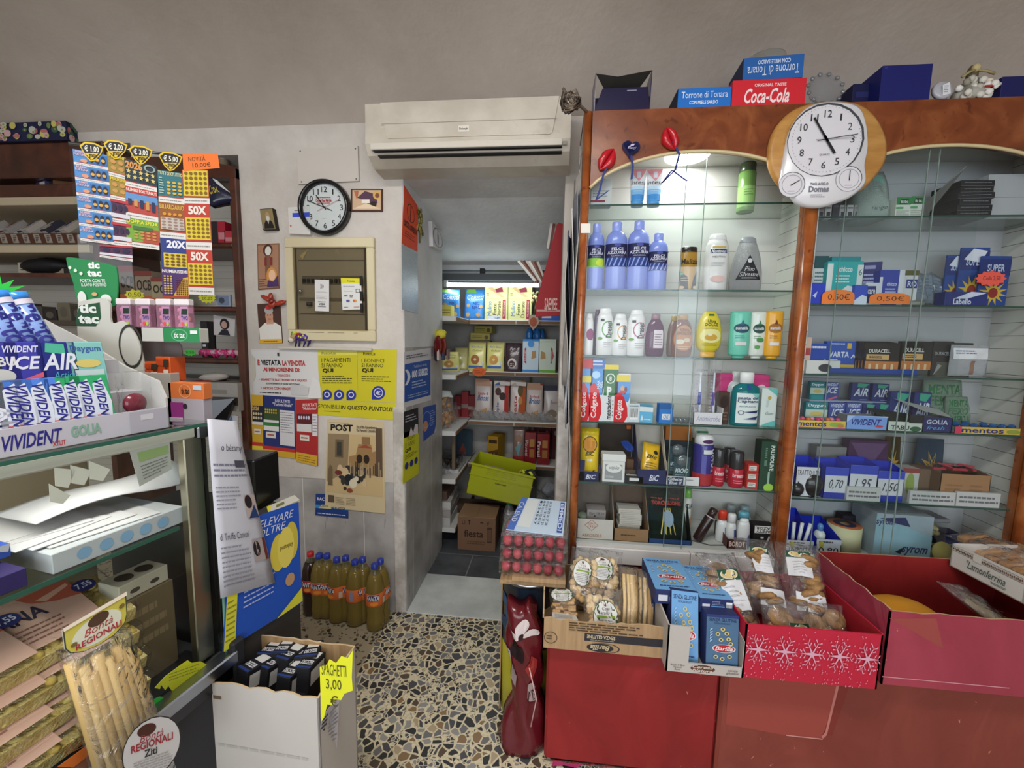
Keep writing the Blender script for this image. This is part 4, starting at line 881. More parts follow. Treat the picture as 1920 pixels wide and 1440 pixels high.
bottle('shower_gel_bottle','silver quilted drop shaped bottle with black triangle label','bottle',1376,1438,441,Y0,s2,[(.0,0),(.9,0),(.97,.03),(1,.14),(.97,.35),(.82,.62),(.62,.82),(.5,.9)],[(.5,.895),(.52,.9),(.46,.97),(.3,1),(0,1)],'#a9aaac?','#8d8f93!',
       [('p',[(.22,.2),(.78,.2),(.5,.66)],'#222226'),('t','Pino\nSilvestre',.3,.26,.7,.44,'#cfcfd3','i'),('e',.5,.55,.05,.04,'#c9c9cc'),('l',.35,.21,.65,.25,1,'#a9a9ac')],.55)
cart('soap_box','small white and grey carton at the left end of the top shelf','box',1108,1147,336,Y0,s1,.04,'#b9bcbc',[('l',.1,.3,.8,.6,3,'#6e7a86',.35),('r',.0,.12,.7,.2,'#7a2a3a')])
def tube(x0,x1,yt,label):
    p,w,h=span(x0,x1,yt,Y0+.02,s1);e=empty('cream_tube',label,'tube',p,group='standing cream tubes')
    def f(u,v,ee=0):
        k=v;rx=w/2*(.78+.22*k);ry=w/2*.7*(1-.92*k);a=(u-.5)*PI
        return V((rx*math.sin(a),-ry*math.cos(a)-ee,.018+(h-.018)*v))
    def g(u,v):q=f(u,v);return V((q.x,-q.y,q.z))
    b=MB().shell(f,g,10,10,'#d3d6da!')
    b.decals([('r',.05,0,.95,.18,'#3a86c8'),('r',.05,.18,.95,.34,'#7fb2dc'),('r',.05,.34,.95,.44,'#b4d0e6'),('p',[(.1,1),(.9,1),(.52,.6)],'#cf8a92'),('r',.45,.72,.6,.92,'#c9ccd4'),('t','Intesa',.12,.5,.88,.64,'#3a3442','i'),('l',.3,.25,.7,.3,1,'#d5dce6')],f,8)
    b.build('tube_body',e);MB().lathe([(0,0),(w*.36,0),(w*.38,.018),(0,.02)],'#4a93d0!',16,.8).build('cap',e)
tube(1180,1211,318,'blue and white cream tube left of the standing pair on the top shelf');tube(1210,1242,318,'blue and white cream tube right of the standing pair on the top shelf')
bottle('spray_can','tall green spray can at the right end of the top shelf','can',1391,1423,300,1.56,s1,[(0,0),(.95,0),(1,.02),(1,.78),(.9,.82)],[(.92,.815),(.93,.82),(.93,.97),(.85,1),(0,1)],'#6f9a4e!','#33442a!',[('r',0,.08,1,.5,'#8fb86a'),('l',.3,.3,.7,.45,3,'#5c8048',.3)],1)
def shamp(x0,x1,yt,bc,cc,lab,label,sq=.55,prof=P_FLAT,cap=C_FLAT,y=Y0,nm='shampoo_bottle',grp=None):return bottle(nm,label,'bottle',x0,x1,yt,y,s3,prof,cap,bc,cc,lab,sq,grp)
def dres(c,leaf='#6f9a4a'):return [('o',.62,.56,.26,.17,.14,c),('t','Dresen',.52,.38,.78,.72,'#3b3b3e','rb'),('r',.3,.72,.45,.77,'#2b2b2e'),('e',.3,.36,.11,.03,leaf),('l',.45,.16,.8,.3,3,'#a9a9ac',.3)]
shamp(1096,1113,588,'#d6d4d4!','#d6d4d4!',[('e',.6,.5,.3,.14,'#8a3a6a')],'white and magenta bottle hard against the cabinet left post')
shamp(1113,1127,580,'#4a2a4e!','#4a2a4e!',[],'thin dark purple bottle squeezed between white ones',y=1.54)
shamp(1119,1151,577,'#d9d8d7!','#d9d8d7!',dres('#5a9a4a'),'white shampoo bottle with green oval emblem')
shamp(1149,1178,588,'#d9d8d7!','#d9d8d7!',dres('#d0963a'),'white shampoo bottle with orange oval emblem')
shamp(1177,1212,580,'#d9d8d7!','#d9d8d7!',dres('#b8587a'),'white shampoo bottle with pink oval emblem')
P_OV=[(.0,0),(.8,0),(.92,.04),(1,.3),(.96,.55),(.8,.74),(.5,.86),(.42,.88)];C_OV=[(.42,.875),(.46,.88),(.46,.98),(.38,1),(0,1)]
clearmat('violet','#b88ab0',1.0,.05,1.45,0,.45,'#6b3a5e');clearmat('amber','#c98a5a',1.0,.05,1.45,0,.5,'#8f5230')
shamp(1212,1249,588,'@violet','#8d6a78!',[('r',.42,.2,.78,.62,'#cfc6cc'),('l',.46,.25,.74,.55,5,'#6b4a5e',.35)],'see-through purple oval shampoo bottle',prof=P_OV,cap=C_OV)
shamp(1252,1276,592,'#6e4a38!','#a5893e!',[],'dark brown shampoo bottle half hidden behind the amber one',prof=P_OV,cap=C_OV,y=1.56)
shamp(1261,1303,589,'@amber','#b0803e!',[('e',.52,.45,.34,.3,'#b8743e'),('t','Ultra\nDOLCE',.3,.52,.78,.68,'#4a2414','b'),('e',.4,.36,.12,.06,'#d8c4b0'),('e',.6,.4,.1,.05,'#c9b49c'),('l',.35,.18,.75,.27,2,'#d8b48a',.35)],'amber oval shampoo bottle with copper label',prof=P_OV,cap=C_OV)
bottle('balm_bottle','yellow oval balm bottle standing on its broad cap','bottle',1309,1358,583,Y0,s3,[(.5,.12),(.62,.14),(.9,.22),(1,.38),(.97,.6),(.8,.82),(.55,.95),(.4,.99),(0,1)],[(0,0),(.55,0),(.62,.02),(.6,.12),(0,.13)],'#d9c436!','#d8a94e!',
       [('t','Ultra\nDOLCE',.32,.68,.7,.82,'#33401e','b'),('r',.4,.9,.62,.94,'#3f6a35'),('e',.5,.47,.3,.15,'#e0d890'),('e',.5,.44,.16,.07,'#c99a3a'),('e',.47,.5,.06,.03,'#ddd8c0'),('l',.28,.25,.72,.32,2,'#6e6420',.35),('l',.3,.62,.7,.65,1,'#4b4a20')],.55)
P_SUN=[(.0,0.06),(.86,.06),(.96,.1),(1,.5),(1,.93),(.94,.99),(0,1)];C_SUN=[(0,0),(.6,0),(.64,.06),(0,.062)]
def sun(x0,x1,yt,c,lab,label,y=Y0):shamp(x0,x1,yt,c,c,lab,label,.55,P_SUN,C_SUN,y,'conditioner_bottle')
def sunlab(t,d='#2f4a5e'):return [('e',.5,.64,.26,.1,d),('t','sunsilk',.3,.61,.7,.68,'#d5d8da','b'),('p',[(.44,.72),(.5,.82),(.56,.72)],t),('r',.32,.28,.66,.35,'#d5d3d0'),('l',.3,.42,.6,.5,2,t,.35)]
sun(1371,1411,583,'#6cc2ac!',sunlab('#2f6a8a'),'mint green conditioner bottle on its cap')
sun(1408,1439,584,'#d4d8d0!',sunlab('#3a7a4a','#2a4a44')+[('e',.55,.4,.14,.05,'#4a8a4a'),('e',.45,.25,.1,.04,'#5a9a50')],'white conditioner bottle with green leaves',1.50)
sun(1437,1471,582,'#dda02c!',sunlab('#6a3a1a','#9a6428'),'yellow orange conditioner bottle at the shelf right end')
def paste(x0,x1,yt,D,label,c='#d8d8da',top='#3f7fc4',y=Y0):cart('toothpaste_box',label,'box',x0,x1,yt,y,s4,.04,c,D,left=[('r',0,0,1,1,'#b9bcc4')])
def colg(top):return [('r',0,.42,1,.84,'#4f8fd0'),('p',[(0,.1),(.4,.06),(.75,.22),(1,.55),(1,0),(0,0)],'#d5d8dc'),('p',[(0,.55),(.3,.62),(.62,.52),(.86,.3),(.9,.12),(.7,0),(0,0)],'#c8202a'),('t','Colgate',.12,.05,.62,.46,'#e4dcdc','rb')]+top
paste(1088,1110,672,colg([('r',0,.62,.9,.72,'#d8c22e'),('r',0,.84,1,1,'#b8222a')]),'red and blue toothpaste carton hidden half behind the cabinet post')
paste(1106,1132,672,colg([('r',0,.84,1,1,'#3a6cb4'),('l',.1,.88,.9,.98,2,'#d0d4e0'),('t','MAX\nGEL',.5,.52,.9,.66,'#cfe0f0','rb'),('e',.4,.74,.3,.06,'#a9cdee')]),'tall toothpaste carton, red band with blue top, beside the green one')
paste(1129,1158,684,[('r',0,.46,1,.92,'#2f6a38'),('r',0,.92,1,1,'#d8c22e'),('t','mentadent',.3,.04,.62,.46,'#222226','rb'),('t','P',.3,.46,.6,.62,'#dcdcdc','bb'),('o',.5,.76,.3,.09,.2,'#d0dcd0'),('t','8',.42,.72,.58,.8,'#d0dcd0','b'),('l',.68,.08,.76,.4,5,'#77777a')],'white and green toothpaste carton between two red ones')
paste(1152,1181,701,colg([('r',.1,.84,.95,.98,'#d8c22e'),('e',.5,.7,.14,.06,'#c99a7a'),('e',.7,.68,.1,.06,'#6a3a34'),('r',.35,.58,.7,.66,'#b4323a')]),'shorter toothpaste carton, third red one from the post')
cart('medicine_box','small white carton with bar code lying on the fourth shelf','box',1177,1200,757,Y0,s4,.06,'#c9d0d4',[('bar',.15,.15,.85,.75),('l',.1,.8,.9,.95,1,'#7a8a94')],rz=.12)
cart('medicine_box','light blue and white carton lying beside the bar code carton','box',1199,1224,763,Y0,s4,.07,'#5fa9cf',[('r',0,.7,1,1,'#cfd6da'),('p',[(.1,.15),(.2,.5),(.3,.15)],'#d5dce2'),('l',.35,.15,.9,.3,1,'#d5dce2')],rz=-.2)
cart('plaster_box','small bright blue carton alone on the fourth shelf','box',1236,1262,758,Y0,s4,.04,'#2f74c0',[('r',.2,.2,.8,.5,'#d5dae2'),('t','OK',.3,.24,.7,.46,'#2f5aa0','i'),('r',0,.75,1,1,'#285a98')])
for k in range(4):single('dental_roll',('first','second','third','last')[k]+' clear wrapped roll counted from the small bright blue carton','roll',MB(MX.Rotation(PI/2,4,'X')).lathe([(.0,-.02),(.011,-.02),(.011,.02),(0,.02)],'@crystal',10),PY(1267+8.5*k,780,1.51).xy.to_3d()+V((0,0.01,s4+.0112)),rz=.3,group='clear rolls')
def brush_stand():
    p,w,h=span(1300,1355,774,Y0,s4);e=empty('toothbrush_display','white tray holding two tall clear packed toothbrushes','toothbrush display',p)
    MB().box(-w/2,0,0,w/2,.05,.002,'#cfccd2').box(-w/2,0,0,w/2,.002,h,'#d2d0d4').box(-w/2,0,0,-w/2+.002,.05,h*1.4,'#d2d0d4').box(w/2-.002,0,0,w/2,.05,h*1.4,'#d2d0d4').decals([('t','Antimicrobe',.1,.3,.92,.75,'#8d89a8','i')],fF(w,h)).build('tray',e)
    for s in (0,1):
        q,w2,h2=span(1302+27*s,1328+25*s,674,Y0,s4);x=q.x-p.x
        pk=MB().box(x-w2/2,.004,.003,x+w2/2,.03,h2,'@film2',.003).build('blister_pack',e)
        c='#5b4a9a' if s else '#2f3f9a'
        b=MB().tube([(x+.004,.016,.01),(x+.003,.016,h2*.35),(x,.016,h2*.55),(x,.016,h2*.8)],[.006,.005,.004,.003],'#cfd2e0!').box(x-.005,.008,h2*.3,x+.004,.02,h2*.5,c+'!',.003)
        b.decals([('t','active',.0,.82,1,.86,'#66667a'),('l',.05,.1,.3,.7,12,'#9a94b8')],lambda u,v,ee=0:V((x+(u-.5)*w2*.8,.006-ee,v*h2)))
        o=b.build('toothbrush',None);o.parent=pk
brush_stand()
cart('panty_liner_pack','bright pink carton standing behind the mouthwash bottles','box',1348,1440,702,1.57,s4,.05,'#c83a78',[('e',.3,.7,.14,.18,'#d8ccd0'),('e',.85,.6,.14,.2,'#d8ccd0'),('r',.05,.0,.6,.45,'#c4b8a8')])
cart('hair_dye_box','dark brown carton beside the toothbrush tray','box',1348,1367,735,1.53,s4,.04,'#4a3228',[('e',.5,.7,.4,.2,'#2a1a16'),('l',.1,.1,.9,.4,3,'#8a6a58')])
P_MW=[(.0,0),(.95,0),(1,.03),(1,.62),(.9,.72),(.5,.79),(.45,.80)];C_MW=[(.45,.795),(.5,.8),(.5,.98),(.44,1),(0,1)]
bottle('mouthwash_bottle','white mouthwash bottle half hidden behind the teal one','bottle',1366,1402,697,1.55,s4,P_MW,C_MW,'#c4c8cc!','#d8d8d8!',[],.7)
clearmat('teal','#5fb8bc',1.0,.03,1.4,0,.55,'#1f8a92')
bottle('mouthwash_bottle','teal mouthwash bottle with white cap and label','bottle',1377,1431,699,Y0,s4,P_MW,C_MW,'@teal','#dededd!',
       [('r',.22,.06,.78,.62,'#d6dcda'),('p',[(.55,.62),(.78,.62),(.78,.5)],'#7fc4b8'),('t','pasta del\nCapitano',.25,.43,.76,.56,'#22335e','b'),('t','ANTIPLACCA',.3,.36,.68,.39,'#3a7a82'),('p',[(.4,.27),(.76,.31),(.72,.25)],'#22335e'),('p',[(.4,.14),(.76,.2),(.72,.13)],'#22335e'),('o',.35,.26,.07,.04,.2,'#22335e'),('r',.46,.7,.54,.78,'#2a3f8a')],.55)
cart('medicine_box','white and teal carton right of the teal mouthwash','box',1427,1456,728,1.515,s4,.04,'#cfd8d4',[('p',[(.3,1),(1,1),(1,.8)],'#5fb8b0'),('p',[(0,.0),(1,0),(1,.16),(.5,.1)],'#5fb8b0'),('e',.5,.75,.12,.05,'#b8a04a'),('t','Gum',.3,.3,.8,.38,'#6a8a86','i'),('l',.3,.5,.5,.7,6,'#a9bab4')])
def razor_bag():
    p,w,h=span(1088,1127,806,Y0,s5);e=empty('razor_display','navy tray with tall yellow razor bag beside the cabinet post','razor display',p)
    MB().box(-w/2,0,0,w/2,.07,.002,'#1d2350').box(-w/2,0,0,w/2,.002,h*.18,'#1d2350').box(-w/2,0,.0,-w*.26,.002,h*.4,'#1d2350').box(w*.42,0,0,w/2,.002,h*.33,'#1d2350').decals([('t','BiC',.3,.04,.8,.13,'#c9cbd8','bi')],fF(w,h)).build('tray',e)
    mb,fn=pouch(w*.9,h*.92,.03,'#d4b41e!',[('e',.5,.66,.36,.15,'#c98a3a'),('o',.5,.66,.4,.17,.1,'#4a3a1a'),('t','BIC',.25,.42,.75,.5,'#2a2418','bi'),('r',.35,.3,.65,.35,'#d6d0c0'),('t','6',.65,.04,.85,.12,'#2a2418','b')])
    o=mb.build('razor_bag',e,(0,.035,.012));o.rotation_euler.x=-.12
razor_bag()
def opentray(name,label,cat,x0,x1,yt,ylip,Y,Z,d,c,inner,D=(),side=None,hb=None):
    p,w,h=span(x0,x1,yt,Y,Z);_,_,hl=span(x0,x1,ylip,Y,Z)
    e=empty(name,label,cat,p);t=.002;m=MB()
    m.box(-w/2,0,0,w/2,d,t,inner).box(-w/2,0,0,w/2,t,hl,c).box(-w/2,d-t,0,w/2,d,h,inner)
    for s in (-1,1):
        x=s*(w/2-t/2)
        m.add([(x-t/2,0,0),(x-t/2,d,0),(x-t/2,d,h),(x-t/2,0,hl),(x+t/2,0,0),(x+t/2,d,0),(x+t/2,d,h),(x+t/2,0,hl)],[(0,3,2,1),(4,5,6,7),(0,4,7,3),(3,7,6,2)],side or inner)
    m.decals(D,fF(w,hl));m.build('tray',e);return e,w,h,hl
e,w,h,hl=opentray('parcel_carton','dark brown open carton with a blue lighter pack behind the white tissue box','box',1126,1200,800,880,1.52,s5,.12,'#4a3a2e','#3a2e26')
MB().blob((.03,.02,h*.62),(.03,.012,.014),'#2a52b8?',10,6,MX.Rotation(.8,3,'Y'),.15).build('blue_pack',e)
MB().box(.038,.1,h*.86,.055,.116,h*.93,'#c8642e').build('price_tag',e)
e=empty('tissue_box','white flip top carton with grey oval print on the fifth shelf','box',span(1129,1173,852,Y0,s5)[0]);p,w,h=span(1129,1173,852,Y0,s5)
MB().box(-w/2+.002,0,0,w/2-.002,.05,h*.78,'#d2d1ce',.002).decals([('r',.1,.12,.88,.82,'#8d8f90'),('e',.5,.66,.36,.22,'#d6d5d2'),('t','viplo',.3,.56,.74,.76,'#4a4a4e','i'),('l',.15,.2,.5,.3,2,'#c9c9c9')],fF(w-.004,h*.78)).build('carton_body',e)
MB().box(-w/2,-.002,h*.74,w/2,.052,h,'#d6d5d2',.003).build('lid',e)
cart('blade_box','small black box with razor drawing and white price sticker','box',1171,1207,893,Y0,s5,.06,'#19191c',[('r',.25,.35,.75,.75,'#d0cfcc')],top=[('r',.1,.1,.95,.35,'#c9c8c4'),('p',[(.2,.4),(.3,.4),(.6,.95),(.5,.95)],'#c9c8c4')])
cart('brown_carton','little brown carton behind the black blade box','box',1174,1200,862,1.565,s5,.04,'#6a4a34')
def slant():
    p,w,h=span(1196,1252,803,Y0,s5);e=empty('razor_display','slant sided white and navy display with yellow razor bag','razor display',p);d=.12;t=.0015;m=MB()
    prof=[(0,0),(d,0),(d,h),(d*.75,h),(.02,h*.42),(0,h*.4)]
    for s in (-1,1):
        x=s*(w/2-t);vs=[(x,y,z) for y,z in prof]+[(x+t,y,z) for y,z in prof];n=6
        m.add(vs,[tuple(range(n)),tuple(range(n,2*n))[::-1]]+[(i,(i+1)%n,(i+1)%n+n,i+n) for i in range(n)],'#c6beb4' if s>0 else '#1d2350')
    m.box(-w/2,0,0,w/2,.002,h*.26,'#1d2350').box(-w/2,d-t,0,w/2,d,h,'#b8b0a6').box(-w/2,0,0,w/2,d,t,'#1d2350')
    m.decals([('t','BiC',.42,.06,.75,.17,'#c9cbd8','bi')],fF(w,h));m.build('tray',e)
    mb,fn=pouch(w*.62,h*.62,.03,'#d8a822!',[('t','Bic',.2,.5,.8,.62,'#3a2e18','bi'),('e',.7,.7,.14,.06,'#2a2418'),('l',.2,.2,.8,.4,3,'#8a6a18')])
    o=mb.build('razor_bag',e,(-w*.02,.03,.02));o.rotation_euler=(-.5,.18,0)
slant()
e,w,h,hl=opentray('razor_display','white fronted razor display with hanging clear blister packs','razor display',1250,1314,838,894,Y0,s5,.1,'#cfcfcd','#24303a',[('r',.04,.08,.52,.92,'#22264e'),('t','Gillette\nBlue II',.07,.14,.49,.86,'#d5d5da','bi'),('l',.58,.55,.9,.8,1,'#8a8a8c')])
for k,(dx,z0,dz) in enumerate(((-.016,.035,h*.95),(-.004,.02,h*.72))):
    q=MB().box(dx-.028,.03-.02*k,z0,dx+.03,.033-.02*k,dz,'#25434e!',.001).decals([('t','uoMAN' if not k else 'MACHO',.1,.3,.9,.5,'#c9d2d6','bi'),('l',.1,.1,.9,.25,2,'#7f98a2')],lambda u,v,ee=0:V((dx-.028+.058*u,.03-.02*k-ee,z0+(dz-z0)*v))).build('blister_card',e)
    o=MB().blob((dx,.026-.02*k,dz-.012),(.022,.01,.022),'@crystal',14,8).build('clear_dome',None);o.parent=q
cart('orange_carton','orange carton standing behind the razor displays','box',1246,1294,800,1.6,s5,.04,'#b0621e',[('p',[(.3,.5),(1,.3),(1,.5),(.4,.7)],'#d07a2e')])
P_CAN=[(0,0),(.95,0),(1,.015),(1,.78),(.94,.82)];C_CAN=[(.95,.815),(.97,.82),(.95,.93),(.8,.985),(.4,1),(0,1)]
bottle('shaving_foam_can','green capped foam can behind the purple one','can',1301,1331,806,1.56,s5,P_CAN,C_CAN,'#234a38!','#d4d4d0!',[('e',.5,.95,.3,.03,'#3f8a5e')],1)
bottle('shaving_foam_can','purple and red shaving foam can with white cap','can',1306,1343,817,Y0,s5,P_CAN,C_CAN,'#37327e!','#d8d6d8!',[('r',0,.0,1,.25,'#a3282e'),('t','FIGARO',.68,.28,.92,.74,'#d5d3e0','rb'),('r',.4,.64,.72,.72,'#d0d0d2'),('e',.55,.88,.2,.04,'#4a2450'),('r',.35,.25,.5,.62,'#5a5aa0')],1)
P_DEO=[(0,0),(.92,0),(1,.03),(1,.5),(.96,.52)];C_DEO=[(.9,.52),(.92,.54),(.92,.95),(.8,1),(0,1)]
for k,(a,b_,yt,y,lb) in enumerate(((1339,1363,843,Y0+.01,'red deodorant with dark cap nearest the purple foam can'),(1359,1383,842,1.55,'red deodorant with dark cap standing behind the other two'),(1372,1400,849,Y0,'red deodorant with dark cap next to the small red boxes'))):
    bottle('deodorant_bottle',lb,'deodorant',a,b_,yt,y,s5,P_DEO,C_DEO,'#b01f34!','#2e2d30!',[('t','breeze',.25,.3,.75,.42,'#e0c8cc','b'),('l',.3,.12,.7,.24,2,'#d8a8b0',.35)],1,'red deodorants')
for k in range(3):p,w,h=span(1400,1422,892,Y0+.005,s5);single('soap_box',('bottom','middle','top')[k]+' small red box of the stack beside the dark green carton','box',carton(w,.03,.05,'#b8322e',[('r',.1,.25,.75,.8,'#d2cfc8'),('l',.15,.35,.7,.7,2,'#77706a')]),p+V((0,0,.0305*k)),rz=.05*(k-1),group='small red boxes')
cart('shaving_cream_box','dark green carton with white upright lettering at the fifth shelf end','box',1425,1456,828,Y0,s5,.045,'#20402f',[('t','PALMOLIVE',.58,.4,.82,.92,'#cfd8d2','Rb'),('r',.24,.5,.4,.62,'#5a7a68'),('l',.26,.66,.38,.88,6,'#7a9486'),('r',.5,.12,.62,.38,'#9ab0a2'),('e',.6,.06,.3,.08,'#9ac84a')],left=[('r',0,0,1,1,'#16261e')])
e,w,h,hl=opentray('aerosol_carton','white torn carton marked AEROSOLS on the cabinet bottom','carton',1083,1152,916,974,Y0,s6,.13,'#bfb9b0','#6e6156',[('p',[(.4,.42),(.58,.7),(.4,.98),(.2,.7)],'#a3603a'),('p',[(.4,.45),(.56,.7),(.4,.95),(.22,.7)],'#c2bcb2'),('t','UN\n1950',.3,.58,.5,.84,'#9a5232'),('t','AEROSOLS',.14,.12,.68,.27,'#9a6a3a')])
p0=e.location
for k in range(2):single('medicine_pack',('lower','upper')[k]+' grey carton of the pair inside the white aerosols carton','box',carton(.072,.034,.06,'#8d8583',[('t','Gav 18.50',.1,.45,.9,.75,'#3f3a3a'),('e',.4,.3,.06,.08,'#2e2a2a')]),p0+V((.008,.045,.028+.0345*k)),group='grey cartons in the aerosols carton')
single('medicine_stack','slab of grey cartons under the pair inside the aerosols carton','box',carton(.1,.0255,.07,'#77706c'),p0+V((.0,.04,.0021)))
for k in range(2):single('soap_bar',('lower','upper')[k]+' pale green soap bar beside the grey cartons','soap',MB().blob((0,0.02,.011),(.02,.03,.011),'#8f9c86',12,6),p0+V((-.043,.05,.028+.022*k)),group='pale green soaps')
e,w,h,hl=opentray('brown_carton','open brown carton holding a stack of small white boxes','carton',1153,1219,912,992,Y0,s6,.13,'#8a6a4a','#5a4636',[('l',.2,.4,.8,.6,1,'#4a3626')],'#8a6e50')
p0=e.location
for k in range(5):single('filter_box',('bottom','second lowest','middle','second highest','top')[k]+' white box of the stack in the open brown carton','box',carton(.083,.021,.06,'#b9b2a8',[('l',.08,.2,.92,.8,2,'#9a9086',.3)]),p0+V((random.uniform(-.003,.003),.04,.003+.0215*k)),rz=.03*(k%3-1),group='white boxes in the brown carton')
e,w,h,hl=opentray('pouch_display','navy tray of dark green and gold foil pouches on the cabinet bottom','pouch display',1219,1300,915,1012,Y0,s6,.12,'#22406e','#16201e',[],'#1a241f')
for k in range(2):
    mb,fn=pouch(w*.92,h*.9,.03,'#1d2c24?',[('t','TORCIGLIONE',.12,.66,.9,.74,'#b0342a','bb')]+[('p',[(.3+.12*j,.12),(.42+.05*j,.6),(.44+.05*j,.6),(.33+.12*j,.1)],'#c2ad58') for j in range(4)]+[('e',.52,.4,.14,.16,'#8fa0b0')])
    o=mb.build('foil_pouch',e,(0,.02+.035*k,.004));o.rotation_euler.x=-.55+.2*k
bottle('spray_can','white and green spray can behind the foil pouches','can',1283,1298,918,1.56,s6,P_CAN,C_CAN,'#cfd0c8!','#6fae48!',[('t','CIA',.25,.6,.9,.7,'#3a3a3e','b'),('r',.6,.1,1,.4,'#c98a5a')],1)
p=PY(1312,998,1.51);e=empty('spray_can','dark brown spray can leaning over on the cabinet bottom','can',p+V((0,.02,.0)),ry=.42);e.location.z=s6+.008
MB().lathe([(0,0),(.017,0),(.018,.004),(.018,.1),(.014,.108)],'#2e201e!',18).lathe([(.0182,.1),(.0182,.104)],'#b9aeb0!',18,closed=False).build('body',e);MB().lathe([(.014,.108),(.0145,.109),(.0145,.135),(0,.138)],'#33211f!',16).build('cap',e)
e,w,h,hl=opentray('deodorant_rack','dark red tray of white roll-on bottles on the cabinet bottom','tray',1364,1400,1003,1012,Y0-.004,s6,.12,'#4a2420','#5a3a34',[('t','BOROT',.1,.25,.92,.8,'#d8c4b8','b')]);p0=e.location
for k,(a,b_,yt,y,cc,lb) in enumerate(((1346,1369,960,1.53,'#c83a24','white roll-on with red cap'),(1364,1385,966,1.515,'#d5d3d0','slim white roll-on with white cap'),(1384,1412,963,1.53,'#5a9aac','white roll-on with pale blue cap'),(1362,1386,950,1.6,'#9aa0a0','grey capped roll-on at the back of the red tray'),(1388,1412,952,1.6,'#8fb0b8','dull blue capped roll-on at the back of the red tray'))):
    bottle('roll_on_bottle',lb+('' if k>2 else ' in the red tray'),'deodorant',a,b_,yt,y,s6+(.003 if 1364<=(a+b_)/2<=1400 else 0),[(0,0),(.9,0),(1,.05),(1,.55),(.7,.68),(.6,.7)],[(.6,.695),(.72,.7),(.72,.95),(.6,1),(0,1)],'#d2d2d0!',cc+'!',[('p',[(.6,.1),(.8,.1),(.7,.5),(.55,.5)],'#4a5288')],.8)
bottle('roll_on_bottle','tallest white bottle at the right end of the red tray','deodorant',1385,1409,975,Y0,s6,P_FLAT,C_FLAT,'#d6d6d4!','#d6d6d4!',[('e',.75,.25,.14,.24,'#5a6298')],.6)
cart('safety_razor_box','black safety razor box with upside down white heading','box',1412,1451,985,Y0,s6,.04,'#18181a',[('r',.04,.68,.96,.97,'#d2d0cc'),('t','SAFETY\nRAZOR',.1,.7,.92,.94,'#232326','bf'),('p',[(.5,.05),(.58,.05),(.82,.55),(.74,.58)],'#b9babc'),('r',.35,.48,.5,.54,'#d0d0d0')])
mb=MB();mb.tube([(0,.03,.0),(.06,.0,.001),(.14,.01,.002)],.0018,'#4a4a4c',5)
single('steel_wire','thin dark wire lying curled on the cabinet floor','wire',mb,PY(1300,1020,1.50).xy.to_3d()+V((0,0,s6+.002)))
# ================================================================= GOODS IN THE RIGHT CABINET
r1,r2,r3,r4,r5=RSH;r6=ZSILL
for k in range(6):cart('cigarette_pack',('first','second','third','fourth','fifth','last')[k]+' small pale pack from the left of the row under the weather clock','pack',1534+k*13.5,1546+k*13.5,384-(k==2)*4,1.51,r1,.02,['#8d8a8c','#b9b6b4','#4a4a50','#a5a2a2','#b4b1b0','#9a9796'][k],[('r',.2,.2,.8,.5,'#44444a'),('l',.1,.65,.9,.9,1,'#6a6a70')],group='small pale packs')
bag('cotton_bag','crumpled pale green cotton bag on the top shelf right of the weather clock','bag',1618,1680,308,1.49,r1,.12,'#b4c2bc?',[('p',[(.45,.74),(.85,.7),(.85,.88),(.6,.92)],'#7fb0a2'),('t','Hugo',.35,.12,.8,.22,'#4a5a58','i'),('l',.3,.5,.8,.64,3,'#8fa39c')],wob=.02)
for k in range(2):cart('mint_box',('left','right')[k]+' green and white mint dispenser of the pair on the top shelf','box',1680+27*k,1707+26*k,370-2*k,1.492,r1,.03,'#c9ccc4',[('r',0,.62,1,1,'#2f7a44'),('p',[(.2,.66),(.75,.66),(.85,.92),(.3,.92)],'#1d3a28'),('t','tic tac',.28,.7,.78,.86,'#d5dcd4','b'),('r',.0,.4,.5,.5,'#4a9a5e'),('l',.05,.05,.95,.35,3,'#a9b0a4')],group='mint dispensers')
quad('cardboard_flap','folded grey cardboard flap leaning on the top shelf','cardboard',[PY(1812,311,1.50),PY(1813,312,1.50),PY(1741,400,1.50),PY(1735,380,1.56)],.003,'#8d8a88',[],None)
for k in range(6):p,w,h=span(1796-2*(k%2),1858+2*(k%2),388,1.50,r1);single('black_case',('bottom','second','third','fourth','fifth','top')[k]+' thin black case of the stack by the white carton, counted upward','case',carton(w,.0185,.1,'#1c1c20',[('l',.1,.5,.9,.7,1,'#77777c',.5),('r',0,.0,1,.1,'#55555a')]),p+V((0,0,.019*k)),rz=.05*(k%3-1),group='black cases')
cart('white_carton','large plain white carton at the right end of the top shelf','box',1850,1945,326,1.53,r1,.1,'#a9abae',[('r',0,.48,1,.49,'#77797c')])
cart('bandage_box','dark teal and white upright carton by the middle post','box',1524,1550,480,1.52,r2,.05,'#c4c8c8',[('r',0,.75,1,1,'#1d4a50'),('l',.1,.4,.9,.7,4,'#4a6a70'),('e',.5,.22,.35,.14,'#8fa0a8')])
cart('plaster_box','royal blue carton in front of the teal and white one','box',1518,1547,530,1.485,r2,.03,'#2238b0',[('p',[(.2,.4),(.5,.6),(.4,.3)],'#b9c4e2')])
cart('gauze_box','teal gauze carton with white hand picture','box',1549,1616,490,1.50,r2,.05,'#2aa0a2',[('r',.0,.0,.16,.95,'#cdd2d2'),('r',.84,.35,1,.92,'#cdd2d2'),('t','chicco',.32,.76,.7,.88,'#d5e2e4','b'),('t','6',.88,.68,.97,.82,'#3a6a70'),('p',[(.3,.25),(.6,.45),(.84,.4),(.84,.1),(.5,.1)],'#d2d6d6'),('l',.25,.5,.65,.7,3,'#bfe2e2')])
cart('gauze_box','teal carton back standing behind the hand picture carton','box',1556,1610,481,1.56,r2,.03,'#238a92')
